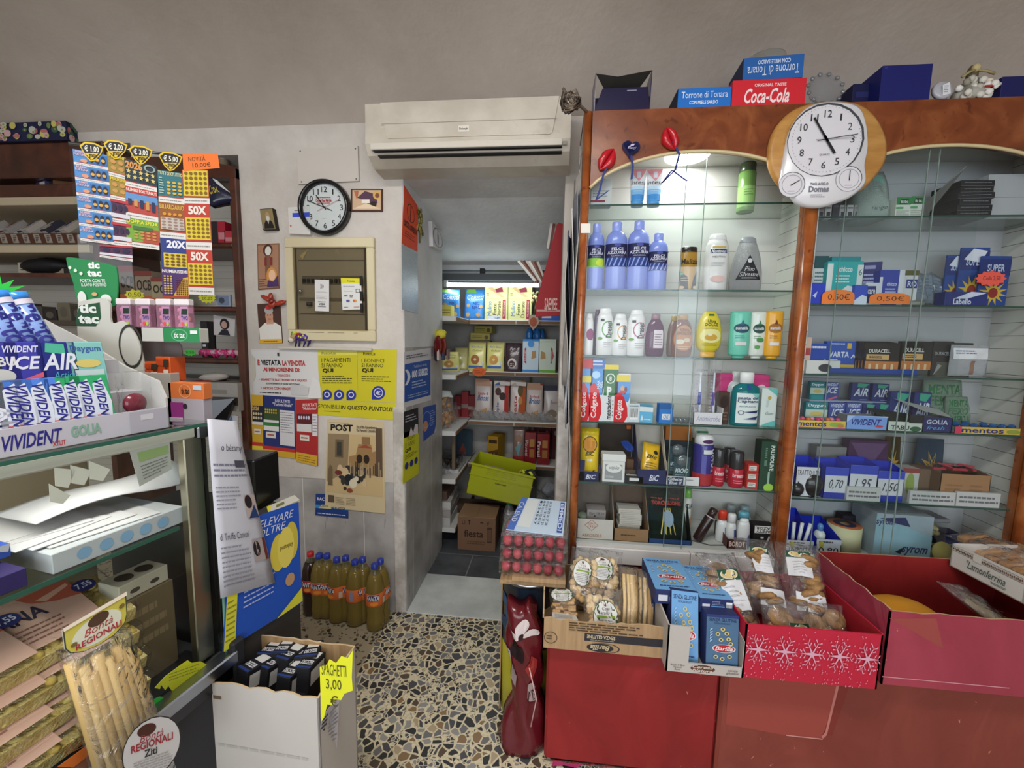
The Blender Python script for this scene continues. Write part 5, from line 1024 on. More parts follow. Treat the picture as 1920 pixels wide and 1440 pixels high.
cart('tape_box','navy hanging carton right of the teal gauze box','box',1612,1648,491,1.53,r2,.04,'#262a66',[('r',.2,.84,.7,.92,'#8d90b4'),('l',.2,.5,.8,.75,3,'#a9acd0')],rz=-.25)
cart('plaster_box','blue and white plaster carton low between the two price tags','box',1602,1626,534,1.485,r2,.03,'#2a49b4',[('p',[(0,.2),(.6,.5),(1,.4),(1,0),(0,0)],'#c9d2e2')])
cart('plaster_box','small white and navy carton under the navy hanging carton','box',1622,1650,530,1.50,r2,.03,'#c9ccd4',[('r',.1,.1,.7,.85,'#27306e'),('t','care',.15,.5,.65,.7,'#c9ccd8','b')])
cart('plaster_box','medium blue plaster carton with white side behind the right price tag','box',1648,1694,506,1.50,r2,.04,'#2f3f98',[('r',.78,0,1,1,'#c9ccd4'),('r',0,0,.12,.8,'#c9ccd4'),('t','chicco',.3,.55,.7,.66,'#c9d0e2','b'),('l',.25,.25,.7,.5,3,'#a9b4dc')])
cart('razor_pack','white and blue carton with olive top right of the medium blue one','box',1692,1720,507,1.51,r2,.04,'#c4c6c8',[('r',0,.86,1,1,'#5a5a34'),('r',.2,.5,.95,.75,'#2a3a7e'),('t','RO',.3,.54,.9,.7,'#c9cce0','b')])
def tagpx(label,pts,Y,D,col='#e8792e',group=None,name='price_tag'):return flat(name,label,'price tag',pts,Y,.001,col,D,group)
OV=lambda x0,y0,x1,y1:[(x0,y0),(x1,y0),(x1,y1),(x0,y1)]
def arched(label,x0,x1,y0,y1,Y,txt,col='#e8792e'):
    c=PY((x0+x1)/2,y1,Y);a=PY(x0,y1,Y).x-c.x;b=PY(x1,y1,Y).x-c.x;h=PY((x0+x1)/2,y0,Y).z-c.z
    P=[(a,0)]+[(a+(b-a)*(.5-.5*math.cos(PI*k/14)),h*(.45+.55*math.sin(PI*k/14)**.6)) for k in range(15)]+[(b,0)]
    mb=MB().prism(P,0,.001,col);mb.decals([('t',txt,.18,.22,.85,.72,'#5a2c12')],lambda u,v,ee=0:V((a+(b-a)*u,-ee,h*v)))
    return single('price_tag',label,'price tag',mb,c)
arched('orange arched price tag on the shelf edge nearest the middle post',1540,1601,543,570,1.478,'0,50\u20ac');arched('wider orange arched price tag to the right on the same shelf',1629,1706,549,570,1.478,'0,50\u20ac')
for k in range(4):
    mb,fn=pouch(.10,.105,.02,'#9aa6b4?',[('l',.1,.2,.9,.85,6,'#5f7088'),('r',.1,.45,.6,.6,'#c2ccd6')])
    o=single('sachet',('left','second','third','right')[k]+' crinkled silvery clear sachet of the heap on the second shelf','sachet',mb,PY(1722+22*k,540,1.50).xy.to_3d()+V((0,.02+.012*k,r2+.002+.0)),rz=.1*k-.1,rx=-.25,ry=.2*(k-1),group='silvery sachets');o.location.z+=.01
q,w,h=span(1700,1745,540,1.487,r2);single('sponge_pack','round grey topped sponge pack at the shelf edge','pack',MB().lathe([(0,0),(w*.5,0),(w*.52,.01),(w*.4,.016),(0,.018)],'#7f8278!',18),q+V((0,.03,0)))
for k,(a,b_,t,lb) in enumerate(((1772,1812,478,'white headed blue card left of the fan of dark blue cards'),(1797,1850,464,'dark blue card with white strokes rising highest in the fan'),(1835,1893,480,'dark blue card with yellow sunburst on the second shelf'))):
    cart('glue_card',lb,'card',a,b_,t,1.55-.012*k,r2,.008,'#22448a',[('r',.0,.62,1,.95,'#20316e'),('t','SUPER',.2,.7,.8,.84,'#b9c4dc','b'),('s',.5,.28,.5,.26,'#c9a83a',12,.45),('e',.5,.28,.16,.1,'#8a2a24')]+([('p',[(.1,.8),(.4,.98),(.9,.94),(.7,.75)],'#d0d4e0')] if k<2 else []),rz=.05*(k-1))  # pale slanting patch on the first two cards is glare painted on
cart('lip_balm_box','low navy carton in front of the dark blue cards','box',1772,1852,547,1.486,r2,.04,'#1f2c6e',[('t','Labello',.2,.1,.62,.5,'#d0d4e0','b'),('p',[(.2,.5),(.6,1),(.95,.9),(.5,.5)],'#c4c9dc')])
c=PY(1858,522,1.505);mb=MB(MX.Translation(c));pts=[((.036 if j%2 else .043)*math.cos(2*PI*j/24)*1.1,(.02 if j%2 else .026)*math.sin(2*PI*j/24)) for j in range(24)]
mb.prism(pts,0,.001,'#e8584a');mb.T=None;mb.decals([('t','Colla 2,50',.2,.35,.85,.65,'#8a2a22')],lambda u,v,ee=0:c+V(((u-.5)*.08,-.0004-ee,(v-.5)*.05)))
tag(mb.build('price_tag',None,origin=c),'neon red star price tag on the dark blue cards','price tag')
cart('battery_tray','long blue cardboard tray under the batteries','tray',1552,1722,692,1.486,r3,.12,'#1d3f8c',[('r',0,.0,1,.3,'#16326e')])
zt=span(1552,1722,692,1.486,r3)[2]+r3
cart('photo_card','narrow pinkish card beside the middle post on the third shelf','card',1508,1520,632,1.49,r3,.006,'#c9a898',[('r',.1,.5,.9,.7,'#a33a3a')])
cart('battery_card','blue card with orange torch picture by the middle post','card',1516,1551,644,1.52,r3,.02,'#22429a',[('p',[(.3,.2),(.9,.5),(1,.35),(.5,.1)],'#c98a3e'),('l',.1,.8,.9,.95,1,'#c9d0e6')])
cart('battery_card','bright blue battery card left of the black and copper packs','card',1548,1606,640,1.54,r3,.02,'#2a4fa8',[('t','VARTA',.1,.5,.75,.68,'#d5d8e2','b'),('t','A',.8,.48,.98,.6,'#d5d8e2','b'),('r',.66,.78,.8,.95,'#d0a84a'),('r',.5,.0,1,.28,'#c9a83e'),('l',.1,.88,.6,.96,1,'#c9d4ec'),('l',.1,.4,.5,.46,1,'#c9d4ec')])
cart('charger_box','small white carton lying in front of the blue battery cards','box',1510,1578,676,1.484,r3,.05,'#c9c9c6',[('e',.55,.45,.2,.3,'#3a3a3e')],rz=.1)
def dur(x0,x1,yt,Y,label,dark=0):cart('battery_pack',label,'battery pack',x0,x1,yt,Y,zt,.012,'#1b1a1c!',[('r',0,.0,1,.3,'#b8743e' if not dark else '#3a3a3e'),('r',.02,.36,.7,.56,'#c9a26a' if not dark else '#55555a'),('t','DURACELL',.08,.62,.72,.76,'#c9c6c2','b'),('l',.1,.4,.65,.52,2,'#4a2e1a')]+[('r',.1+.22*j,.0,.18+.22*j,.2,'#d8b890') for j in range(4)],group='black and copper battery packs')
for k in range(4):dur(1605+6*k,1668+6*k,640+k,1.535-.013*k,('rearmost','second rearmost','third rearmost','front')[k]+' black and copper battery pack of the left fan')
for k in range(2):dur(1686+5*k,1742+5*k,640,1.535-.014*k,('rear','front')[k]+' black and copper battery pack of the middle pair')
for k in range(2):cart('battery_pack',('left','right')[k]+' black and grey battery pack on the third shelf','battery pack',1748+36*k,1786+36*k,640+3*k,1.53,r3,.012,'#222226!',[('t','DURACELL',.1,.6,.9,.7,'#8d8d90','b'),('r',.2,.0,.9,.4,'#4a4a40'),('p',[(.1,.0),(.5,.3),(.3,.35)],'#8f8f8a')])
mb,fn=pouch(.118,.105,.02,'#c9ccd2?',[('r',.05,.55,.95,.9,'#d6d6da'),('l',.1,.7,.6,.84,2,'#4a5a7a'),('r',.5,.05,.6,.5,'#8a6a5a')])
single('blister_pack','rounded white and clear blister pack right of the battery packs','pack',mb,PY(1824,700,1.5).xy.to_3d()+V((0,.02,r3+.003)))
def gumbox(x0,x1,yt,Y,Z,kind,label,d=.018):
    D={'air':[('p',[(.3,.78),(.7,.75),(.95,.95),(.3,.98)],'#3a9a7e'),('t','AIR',.1,.3,.92,.72,'#d3d6e0','bi'),('l',.5,.08,.9,.16,1,'#8f9ac9')],'ice':[('t','VIVIDENT',.08,.8,.9,.95,'#c9d0e6','bi'),('t','ICE',.15,.42,.9,.74,'#d5d8e2','bi'),('p',[(.2,.1),(.9,.3),(.9,.2),(.4,.05)],'#c9607a')],'day':[('r',.0,.35,1,.68,'#b9c9bc'),('t','Daygum',.1,.76,.9,.93,'#cfe0e8','b'),('e',.5,.5,.3,.1,'#c9b86a'),('r',.1,.08,.9,.3,'#2f8a8a')]}[kind]
    return cart('gum_box',label,'gum',x0,x1,yt,Y,Z,d,{'air':'#26326e','ice':'#3b4a92','day':'#2a7a7e'}[kind],D,group='gum boxes on the fourth shelf')
_,_,hb=span(1518,1545,752,1.56,r4);zs=r4+hb
cart('gum_carton','long low white carton carrying the rear gum boxes','carton',1516,1680,752,1.565,r4,.06,'#a9adb8',[('r',0,.0,1,1,'#8f98ac')])
for a,b_,t,k,lb in ((1519,1546,716,'day','teal gum box at the left of the rear row'),(1547,1573,717,'ice','light blue gum box second in the rear row'),(1597,1630,718,'air','dark blue gum box standing left in the rear row'),(1636,1667,720,'air','dark blue gum box standing right in the rear row')):gumbox(a,b_,t,1.575,zs,k,lb)
for a,b_,t,k,lb in ((1668,1705,735,'air','dark blue gum box above the black sweet tray'),(1712,1744,736,'air','dark blue gum box beside the green and white sweet bag'),(1510,1551,754,'day','teal gum box low behind the left sweet tray'),(1554,1584,755,'ice','light blue gum box low, left of two'),(1586,1615,755,'ice','light blue gum box low, right of two'),(1617,1640,757,'air','dark blue gum box lying low, left of two'),(1641,1666,757,'air','dark blue gum box lying low, right of two')):gumbox(a,b_,t,1.545,r4,k,lb)
for k in range(2):bag('sweet_bag',('upper','lower')[k]+' green and white lettered sweet bag at the right of the fourth shelf','bag',1742+42*k,1818+10*k,712+32*k,1.555-.03*k,r4,.04,'#8fa694?',[('t','MENTA\nFERIGO\nMENTA',.05,.25,.95,.9,'#2f6a44','bi'),('l',.05,.05,.95,.2,2,'#d3dad0')],wob=.02,group='green and white sweet bags',rx=-.1)
def gtray(x0,x1,ylip,col,D,label,items=None,d=.05):
    e,w,h,hl=opentray('sweet_tray',label,'sweet tray',x0,x1,ylip,ylip,1.484,r4,d,col,'#77777c',D)
    return e,w,h
e,w,h=gtray(1494,1587,789,'#d8b84a',[('r',0,.0,1,.12,'#a33a8a'),('t','mentos',.02,.25,.6,.85,'#2a2a78','b'),('e',.8,.55,.14,.3,'#8ab04a'),('e',.88,.4,.08,.2,'#d07a3e')],'yellow fronted sweet tray nearest the middle post')
for k in range(9):single('sweet_roll','pink and red wrapped sweet in the tray nearest the middle post','sweet',MB().blob((0,0,0),(.009,.009,.008),['#c83a6a!','#d8587a!','#d06a3a!','#d88aa2!'][k%4],8,6),e.location+V((-w*.42+w*.1*k,.015+.008*(k%2),h+.002)),group='pink wrapped sweets')
e,w,h=gtray(1587,1664,780,'#7a9cdc',[('t','VIVIDENT',.12,.35,.85,.78,'#1f2878','bi'),('p',[(0,.5),(.2,1),(1,.9),(1,1),(0,1)],'#a9c0ec'),('e',.8,.3,.1,.08,'#c83a4a')],'light blue fronted gum tray, second from the middle post')
e,w,h=gtray(1664,1730,791,'#c4ccc2',[('t','TABU',.1,.18,.62,.62,'#222226','b'),('e',.8,.3,.16,.25,'#2f5a3a')],'white and black liquorice tray in the middle of the row')
MB().add([(w*.5,.0,h),(w*.5,.05,h+.02),(-w*.9,.05,h+.04),(-w*.5,0,h),],[(0,1,2,3)],'#232a26').box(w*.1,-.001,h*.9,w*.5,.0,h*1.7,'#222226').build('lid_flap',e)
e,w,h=gtray(1730,1785,783,'#272a5e',[('t','GOLIA',.12,.55,.85,.85,'#c9ccd8','b'),('t','fresh',.15,.2,.75,.45,'#5fa0dc','i')],'navy fronted sweet tray right of the white and black one')
MB().add([(w*.5,0,h),(w*.5,.05,h+.02),(-w*1.2,.05,h+.055),(-w*.5,0.0,h+.02)],[(0,1,2,3)],'#b4b2b4').build('lid_flap',e)
e,w,h=gtray(1790,1918,802,'#d0b050',[('r',0,0,.1,1,'#c83a5a'),('t','mentos',.1,.2,.72,.85,'#26286e','b'),('e',.86,.5,.1,.3,'#8a9a3a')],'yellow fronted sweet tray at the right end')
for k in range(14):single('sweet_roll','bright blue wrapped sweet in the right end tray','sweet',MB().blob((0,0,0),(.011,.008,.007),'#2f78c8?',8,6),e.location+V((-w*.46+w*.07*k,.012+.012*(k%2),h+.003+.007*((k<7)*(k%3==0)))),group='blue wrapped sweets')
def bin_(x0,x1,ylip,yback,Y,Z,label,D,col='#2336b4',d=.07):
    return opentray('pen_bin',label,'bin',x0,x1,yback,ylip,Y,Z,d,'#c9cbd2',col+'!',D,col+'!')
e,w,h,hl=bin_(1492,1537,876,862,1.50,r5,'blue pen bin with white label beside the middle post',[('t','TRATTO 0,70',.05,.7,.95,.9,'#232326'),('t','1,',.1,.2,.4,.5,'#232326')])
for k in range(9):single('pen','dark red and black pen standing in the blue bin by the middle post','pen',MB().tube([(0,0,0),(0,0,.085)],.0035,['#3a1420','#1c1c24','#5a1a26'][k%3]+'!',6),e.location+V((-w*.4+w*.1*k,.025+.015*(k%3),.002)),rz=0,ry=.12*((k%3)-1),group='dark pens in the bin')
for i,(x,z) in enumerate(((1497,918),(1528,914))):
    q,w2,h2=span(1486+24*i,1516+38*i,905-18*i,1.485,r5);mb=MB().blob((0,.035,h2*.45),(w2*.5,.035,h2*.55),'#232326!',14,8)
    single('computer_mouse',('small black computer mouse lying by the middle post','larger dark grey computer mouse on the fifth shelf')[i],'mouse',mb,q)
for k,(a,b_,yl,yb,t,lb) in enumerate(((1546,1590,877,868,'0,70','blue bin of pens marked 0,70'),(1592,1645,873,866,'1,95','white labelled bin between the blue pen bin and the highlighter bin'),(1645,1695,884,874,'1,50','white labelled bin with two highlighters sticking out'))):
    e,w,h,hl=bin_(a,b_,yl,yb,1.495,r5,lb,[('r',.0,.75,1,1,'#3446b4'),('r',0,0,1,.2,'#2a3a9a'),('t',t,.2,.3,.8,.62,'#3a3a44','i')])
    if k==0:
        for j in range(5):single('pen','clear and blue pen leaning in the bin marked 0,70','pen',MB().tube([(0,0,0),(0,0,.1)],.003,'#4a6ac0!',6),e.location+V((-w*.35+w*.17*j,.03,.003)),ry=.15*(j-2),group='blue pens in the bin')
    if k==2:
        for j in range(2):single('highlighter',('yellow','green')[j]+' highlighter sticking out of the bin marked 1,50','highlighter',MB().tube([(0,0,0),(0,0,.075),(0,0,.08)],[.007,.007,.003],['#b9c43a!','#3ac46a!'][j],10),e.location+V((-w*.25,.02+.02*j,.004)),ry=.4-.3*j)
cart('paper_box','white carton with olive print behind the bin marked 1,50','box',1690,1722,878,1.53,r5,.05,'#b9bab4',[('e',.5,.5,.25,.35,'#8a9a4a'),('r',0,.85,1,1,'#8a3a3a')])
cart('purple_box','dark purple sloped carton at the back of the fifth shelf','box',1588,1662,826,1.59,r5,.04,'#4a1f4e',[('p',[(.05,.95),(.5,.4),(.95,.95)],'#6a4a72')])
cart('notepad_box','long pale carton of notepads left of the purple carton','box',1528,1594,838,1.6,r5,.04,'#8f8a88',[('r',0,.0,1,.7,'#3a2a4e')])
for k in range(2):bag('party_bag',('left yellow and brown','right yellow and blue')[k]+' picture bag at the back of the fifth shelf','bag',(1660,1720)[k],(1690,1772)[k],(820,824)[k],1.59,r5,.03,('#5a4a22','#2a4a66')[k]+'?',[('s',.5,.5,.4,.3,'#b08a34',8,.4),('l',.1,.1,.9,.3,2,'#a9983e')])
e,w,h,hl=opentray('brown_carton','low brown carton filled with red clothes pegs on the fifth shelf','carton',1762,1856,884,890,1.50,r5,.1,'#9a7350','#6a4e38',[('l',.1,.3,.45,.7,3,'#8a6444'),('l',.6,.3,.95,.7,3,'#8a6444')])
for k in range(12):single('clothes_peg','red or black peg heaped in the low brown carton','peg',MB().box(-.02,-.005,-.004,.02,.005,.004,['#a3283a!','#2a2426!','#b8424e!'][k%3],.001),e.location+V((-w*.4+w*.072*k,.03+.02*(k%3),h-.002+.004*(k%2))),rz=.5*k,group='pegs in the low carton')
cart('side_carton','brown carton side flap left of the peg carton','carton',1722,1762,880,1.54,r5,.06,'#6e5844')
for k,(a,b_,t,lb) in enumerate(((1588,1652,914,'small stack of white cards under the bins'),(1706,1792,922,'flat white booklet in front of the brown carton side flap'),(1794,1876,924,'flat white booklet under the low brown peg carton'))):
    cart('booklet',lb,'booklet',a,b_,t,1.484,r5,.06 if k==0 else .012,'#bdbcba',[('l',.05,.2,.95,.8,2,'#6a6a6e')])
for k,(a,b_,yl,yb,lb) in enumerate(((1476,1527,1014,976,'blue bin of white tubes on the right cabinet bottom by the post'),(1531,1578,1012,992,'blue bin with white glue bottle on the right cabinet bottom'))):
    e,w,h,hl=bin_(a,b_,yl,yb,1.485,r6,lb,[('r',0,.7,1,1,'#c9cbd2'),('l',.1,.72,.9,.95,1,'#55555e'),('t','UNIPOSTA' if not k else '0,80',.1,.1,.9,.5,'#232326'),('e',.2,.7,.1,.2,'#b8b04a')],d=.12)
    if k==0:
        for j in range(4):single('glue_tube','white tube standing in the blue bin by the post','tube',MB().tube([(0,0,0),(0,0,.1)],.006,'#d0d2d6!',8),e.location+V((-w*.3+w*.2*j,.03,.004)),ry=.1*(j-1),group='white tubes in the bin')
    else:
        q=empty('glue_bottle','white glue bottle with blue cap in the blue bin','bottle',e.location+V((-w*.1,.04,.003)))
        MB().lathe([(0,0),(.017,0),(.018,.06),(.012,.07),(.008,.073)],'#d6d6d4!',14).build('body',q);MB().lathe([(.009,.072),(.01,.09),(.005,.098),(0,.098)],'#5a8ac4!',12).build('cap',q)
q,w,h=span(1571,1630,994,1.50,r6);e=empty('tape_roll','fat cream masking tape roll with orange core label on the cabinet bottom','tape roll',q+V((0,w*.5,0)))
MB().lathe([(w*.2,0),(w*.5,0),(w*.5,h),(w*.2,h),(w*.2,0)],'#c9c29a',28,closed=False).build('tape',e)
MB().lathe([(w*.12,h),(w*.49,h),(w*.49,h+.001),(w*.12,h+.001)],'#b8643e',24,closed=False).lathe([(w*.15,h+.001),(w*.33,h+.001),(w*.33,h+.0015),(w*.15,h+.0015)],'#2a2a44',20,closed=False).build('core_label',e)
cart('printer_box','dark carton with wood coloured side behind the tape roll','box',1578,1645,968,1.6,r6,.04,'#2a2830',[('r',.7,0,1,.8,'#7a5034')])
cart('scale_box','big grey and light blue carton on the cabinet bottom','box',1642,1745,966,1.492,r6,.13,'#9aa6ae',[('p',[(.0,0),(1,0),(1,.55),(.5,.75),(0,.98)],'#8fb0bc'),('t','syrom',.5,.1,.95,.3,'#3a3a5e','bi'),('t','syrom',.0,.72,.32,.86,'#3a3a5e','b'),('p',[(.38,.16),(.55,.3),(.48,.12)],'#2a2a34'),('p',[(.05,.9),(.5,.95),(.6,.75),(.35,.8)],'#3a3a62')],rz=-.06)
q,w,h=span(1716,1776,972,1.53,r6);e=empty('snack_tub','clear lidded tub of pale snacks on the right cabinet bottom','tub',q)
MB().box(-w/2,0,0,w/2,.08,h*.92,'@tank',.004).build('tub_body',e);MB().box(-w/2-.003,-.003,h*.9,w/2+.003,.083,h,'#77777c!',.003).build('lid',e)
mb=MB();
for k in range(40):mb.blob((random.uniform(-w*.4,w*.4),random.uniform(.012,.07),random.uniform(.012,h*.75)),(.012,.01,.009),random.choice(['#b8a878','#a3905c','#c4b88e']),7,4)
tag(mb.build('snacks',e),None,None,None,'stuff')
p=PY(1772,1036,1.488);T=MX.Rotation(PI/2,4,'X');single('round_tag','round olive yellow disc leaning at the cabinet bottom right','disc',MB(T).lathe([(0,0),(.034,0),(.034,.003),(0,.003)],'#a39a5a',20),V((p.x,1.50,r6+.035)),rx=-.15)
cart('navy_carton','dark navy carton behind the snack tub','box',1770,1800,1000,1.58,r6,.05,'#1f2456')
# ================================================================= RED STANDS AND BOXES IN FRONT OF THE CABINETS
def m_paper(name,c1,c2,rough=.4):
    m,nt,b=newmat(name);L=nt.links.new;vec=coords(nt,(1,1,.6))
    n1=N(nt,'ShaderNodeTexNoise',i_Scale=4.0,i_Detail=3.0,i_Distortion=.8);L(vec,n1.inputs['Vector'])
    r=ramp(nt,[(.35,c1),(.65,c2)]);L(n1.outputs[0],r.inputs[0])
    n3=N(nt,'ShaderNodeTexNoise',i_Scale=22.0,i_Detail=3.0,i_Distortion=2.5);L(vec,n3.inputs['Vector'])
    r3=ramp(nt,[(.735,'#000000'),(.745,'#ffffff'),(.76,'#ffffff'),(.77,'#000000')]);L(n3.outputs[0],r3.inputs[0])
    x=N(nt,'ShaderNodeMix',data_type='RGBA');L(r3.outputs[0],x.inputs[0]);L(r.outputs[0],x.inputs[6]);x.inputs[7].default_value=rgb('#c97a72')
    L(x.outputs[2],b.inputs['Base Color']);b.inputs['Roughness'].default_value=rough
    n2=N(nt,'ShaderNodeTexNoise',i_Scale=7.0,i_Detail=2.0,i_Distortion=1.5);L(vec,n2.inputs['Vector'])
    bu=N(nt,'ShaderNodeBump',i_Strength=.35,i_Distance=.02);L(n2.outputs[0],bu.inputs['Height']);L(bu.outputs[0],b.inputs['Normal'])
    MATS['@'+name]=m
m_paper('red_wrap','#7c181b','#901f22');m_paper('brick_wrap','#77332b','#863d33',.45);m_paper('crimson','#741d20','#8a2826',.3);m_paper('pink_wrap','#8f3040','#9f3c4d',.3)
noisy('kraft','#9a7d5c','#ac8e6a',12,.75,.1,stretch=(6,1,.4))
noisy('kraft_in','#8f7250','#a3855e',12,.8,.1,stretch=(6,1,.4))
ZB=.415
p=V(((.012+.512)/2,1.125,0));w=.498;h=ZB
mb=MB().box(-w/2,0,.02,w/2,.33,h,'@red_wrap',.008)
mb.decals([('p',[(.05,.0),(.12,.02),(.2,.01),(.24,.05),(.15,.04),(.06,.06)],'#a3305e'),('r',.0,.05,1,.056,'#7a1a1e')],fF(w,h),e0=.001)
mb.box(-w/2+.02,.02,0,w/2-.02,.31,.02,'#3a1414')
single('wrapped_stand','bright red paper wrapped stand under the brown pasta carton','stand',mb,p)
w=.93;p=V((.5135+w/2,1.12,0))
mb=MB().box(-w/2,0,0,w/2,.335,h,'@brick_wrap',.008)
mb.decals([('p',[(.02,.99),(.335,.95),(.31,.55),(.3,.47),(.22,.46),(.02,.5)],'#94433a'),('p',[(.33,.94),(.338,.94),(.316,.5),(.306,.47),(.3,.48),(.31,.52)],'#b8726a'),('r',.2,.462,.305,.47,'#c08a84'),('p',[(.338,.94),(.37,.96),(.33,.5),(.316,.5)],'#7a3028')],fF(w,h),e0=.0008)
single('wrapped_stand','brick red paper wrapped stand at the right under the snowflake box','stand',mb,p)
def openbox(name,label,cat,x0,x1,Y,d,z0,h,hl,out,inn,D=(),t=.004,back=None,lefth=None,righth=None,torn=0,flange=None,loc=None,rz=0):
    w=x1-x0;e=empty(name,label,cat,loc or V(((x0+x1)/2,Y,z0)),rz)
    def wall(n,P,Q,ha,hb,tn,m2,D=()):
        P,Q=V(P),V(Q);dr=(Q-P).normalized();nr=V((dr.y,-dr.x,0));L=(Q-P).length;k=14 if torn else 1
        rr=[0]+[random.uniform(-tn,tn) for _ in range(k-1)]+[0]
        mb=MB();vs=[]
        for i in range(k+1):
            f=i/k;a=P+(Q-P)*f;top=ha+(hb-ha)*f+rr[i]
            vs+=[a,a+V((0,0,top)),a-nr*t+V((0,0,top)),a-nr*t]
        for i in range(k):
            o=4*i;mb.f+=[(o,o+4,o+5,o+1),(o+1,o+5,o+6,o+2),(o+2,o+6,o+7,o+3),(o+3,o+7,o+4,o)]
        mb.v=vs;mb.k=[out,m2,'#b9a07c' if torn else out];mb.m=[0,2,1,0]*k;mb.sm=[False]*(4*k)
        mb.f+=[(0,1,2,3),(4*k,4*k+3,4*k+2,4*k+1)];mb.m+=[0,0];mb.sm+=[False]*2
        mb.decals(D,lambda u,v,ee=0:P+(Q-P)*u+V((0,0,v*min(ha,hb)))+nr*ee)
        mb.build(n,e)
    hb_=back or h;hL=lefth or h;hR=righth or h
    wall('front_panel',(-w/2,0,0),(w/2,0,0),hl,hl,torn,inn,D)
    wall('back_panel',(w/2,d,0),(-w/2,d,0),hb_,hb_,torn*.5,inn)
    wall('side_panel',(-w/2,d,0),(-w/2,0,0),hb_,hL,torn,inn)
    wall('side_panel',(w/2,0,0),(w/2,d,0),hR,hb_,torn*.5,inn)
    MB().box(-w/2+t,t,0,w/2-t,d-t,.004,inn).build('bottom',e)
    return e,w
cx0,cx1=PY(1016,1215,1.095).x,PY(1246,1225,1.095).x
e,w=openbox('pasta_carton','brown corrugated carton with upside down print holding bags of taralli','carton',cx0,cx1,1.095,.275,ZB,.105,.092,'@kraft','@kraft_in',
    [('r',.35,.36,.99,.62,'#2e2c30'),('t','SENZA GLUTINE',.37,.46,.6,.58,'#c9b898','bf'),('l',.4,.38,.6,.44,1,'#8a8076'),('e',.48,.17,.11,.14,'#2e2c30'),('o',.52,.17,.12,.16,.08,'#2e2c30'),('t','Barilla',.4,.09,.56,.26,'#b8a684','bif'),('l',.22,.66,.82,.97,4,'#4a3a2a',.4),('o',.07,.38,.055,.2,.1,'#4a3a2a'),('l',.035,.3,.1,.48,2,'#4a3a2a',.4)],torn=.006)
pc=e.location
def tarbag(name,label,pts,kind,D,rot,n=22,w=.11,h=.17,z=.03,dy=.1,dx=0,ln='label'):
    e2=empty(name,label,'snack bag',pc+V((dx,dy,z)),0);e2.rotation_euler=rot
    mb,fn=pouch(w,h,.05,'@film',wob=.008);mb.build('film_bag',e2)
    c=MB()
    for k in range(n):
        x,zz=random.uniform(-w*.36,w*.36),random.uniform(h*.1,h*.8);y=random.uniform(-.012,.012)
        if kind=='knot':c.blob((x,y,zz),(.013,.009,.010),random.choice(['#c9a878','#b8935f','#d6bb8e']),7,5,MX.Rotation(random.uniform(0,3),3,'Y'),.12)
        elif kind=='stick':c.tube([(x,y,h*.06),(x+.004,y,h*.5),(x,y,h*.88)],.0052,random.choice(['#c2a06c','#ad8850','#d0b27e']),7)
        else:c.box(x-.012,y-.006,zz-.005,x+.012,y+.006,zz+.005,random.choice(['#c9a06a','#b58a52']),.002)
    c.build('snacks',e2)['kind']='stuff'
    if D:
        cu,cv,ru,rv=D;g=lambda u,v,ee=0:fn(cu+(u-.5)*2*ru,cv+(v-.5)*2*rv,.003+ee)
        MB().decals([('e',.5,.5,.5,.5,'#4a5a3a'),('e',.5,.5,.47,.48,'#d2d0cc'),('e',.5,.88,.1,.05,'#5a2a22'),('t','Cosa\nTarallucci',.2,.62,.8,.82,'#5a4a4e','i'),('r',.15,.52,.85,.58,'#7a9a3a'),('l',.2,.12,.8,.48,6,'#8a8a8c',.35)],g,6).build(ln,e2)
    return e2
L_=-.62
tarbag('taralli_bag','bag of round taralli leaning at the back left of the brown carton',0,'knot',(.36,.55,.27,.24),(L_,.25,.1),75,.11,.17,.05,.13,-.052)
tarbag('taralli_bag','bag of round taralli with green striped label at the carton back',0,'knot',(.4,.58,.34,.24),(L_,.05,-.1),70,.11,.15,.06,.16,.02)
tarbag('taralli_bag','bag of round taralli at the front of the brown carton',0,'knot',(.55,.42,.33,.36),(-.5,0,.0),75,.115,.135,.012,.04,.008)
tarbag('breadstick_bag','bag of thin breadsticks on the right side of the brown carton',0,'stick',None,(-.55,.06,0),15,.055,.2,.01,.05,.085)
tarbag('breadstick_bag','bag of breadsticks hard against the carton right wall',0,'stick',None,(-.6,.12,0),12,.05,.19,.01,.055,.132)
tarbag('cracker_bag','small bag of square crackers under the oval label on the carton left',0,'cracker',(.45,.82,.42,.2),(-.8,0,.1),50,.085,.11,.02,.06,-.105)
quad('loose_label','white label sheet at the front left inside the brown carton','label',[pc+V((-.145,.06,.07)),pc+V((-.075,.055,.07)),pc+V((-.07,.012,.085)),pc+V((-.145,.012,.08))],.001,'#cfccc6',[('l',.1,.2,.9,.85,4,'#9a9692',.3)])
x0,x1=PY(1248,1240,1.06).x,PY(1393,1245,1.06).x
Yc=1.055
CB='#b4aea8'
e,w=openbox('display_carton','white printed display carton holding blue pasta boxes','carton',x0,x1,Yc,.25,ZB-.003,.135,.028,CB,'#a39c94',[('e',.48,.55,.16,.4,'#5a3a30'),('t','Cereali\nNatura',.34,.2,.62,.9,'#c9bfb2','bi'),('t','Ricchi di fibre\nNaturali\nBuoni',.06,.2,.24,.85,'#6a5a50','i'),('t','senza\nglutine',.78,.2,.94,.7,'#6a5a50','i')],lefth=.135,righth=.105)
MB().prism([(-w/2,.028),(-w/2,.135),(-w/2*.42,.133),(-w/2*.42,.028)],0,.003,CB).build('front_flap',e)
pe=e.location
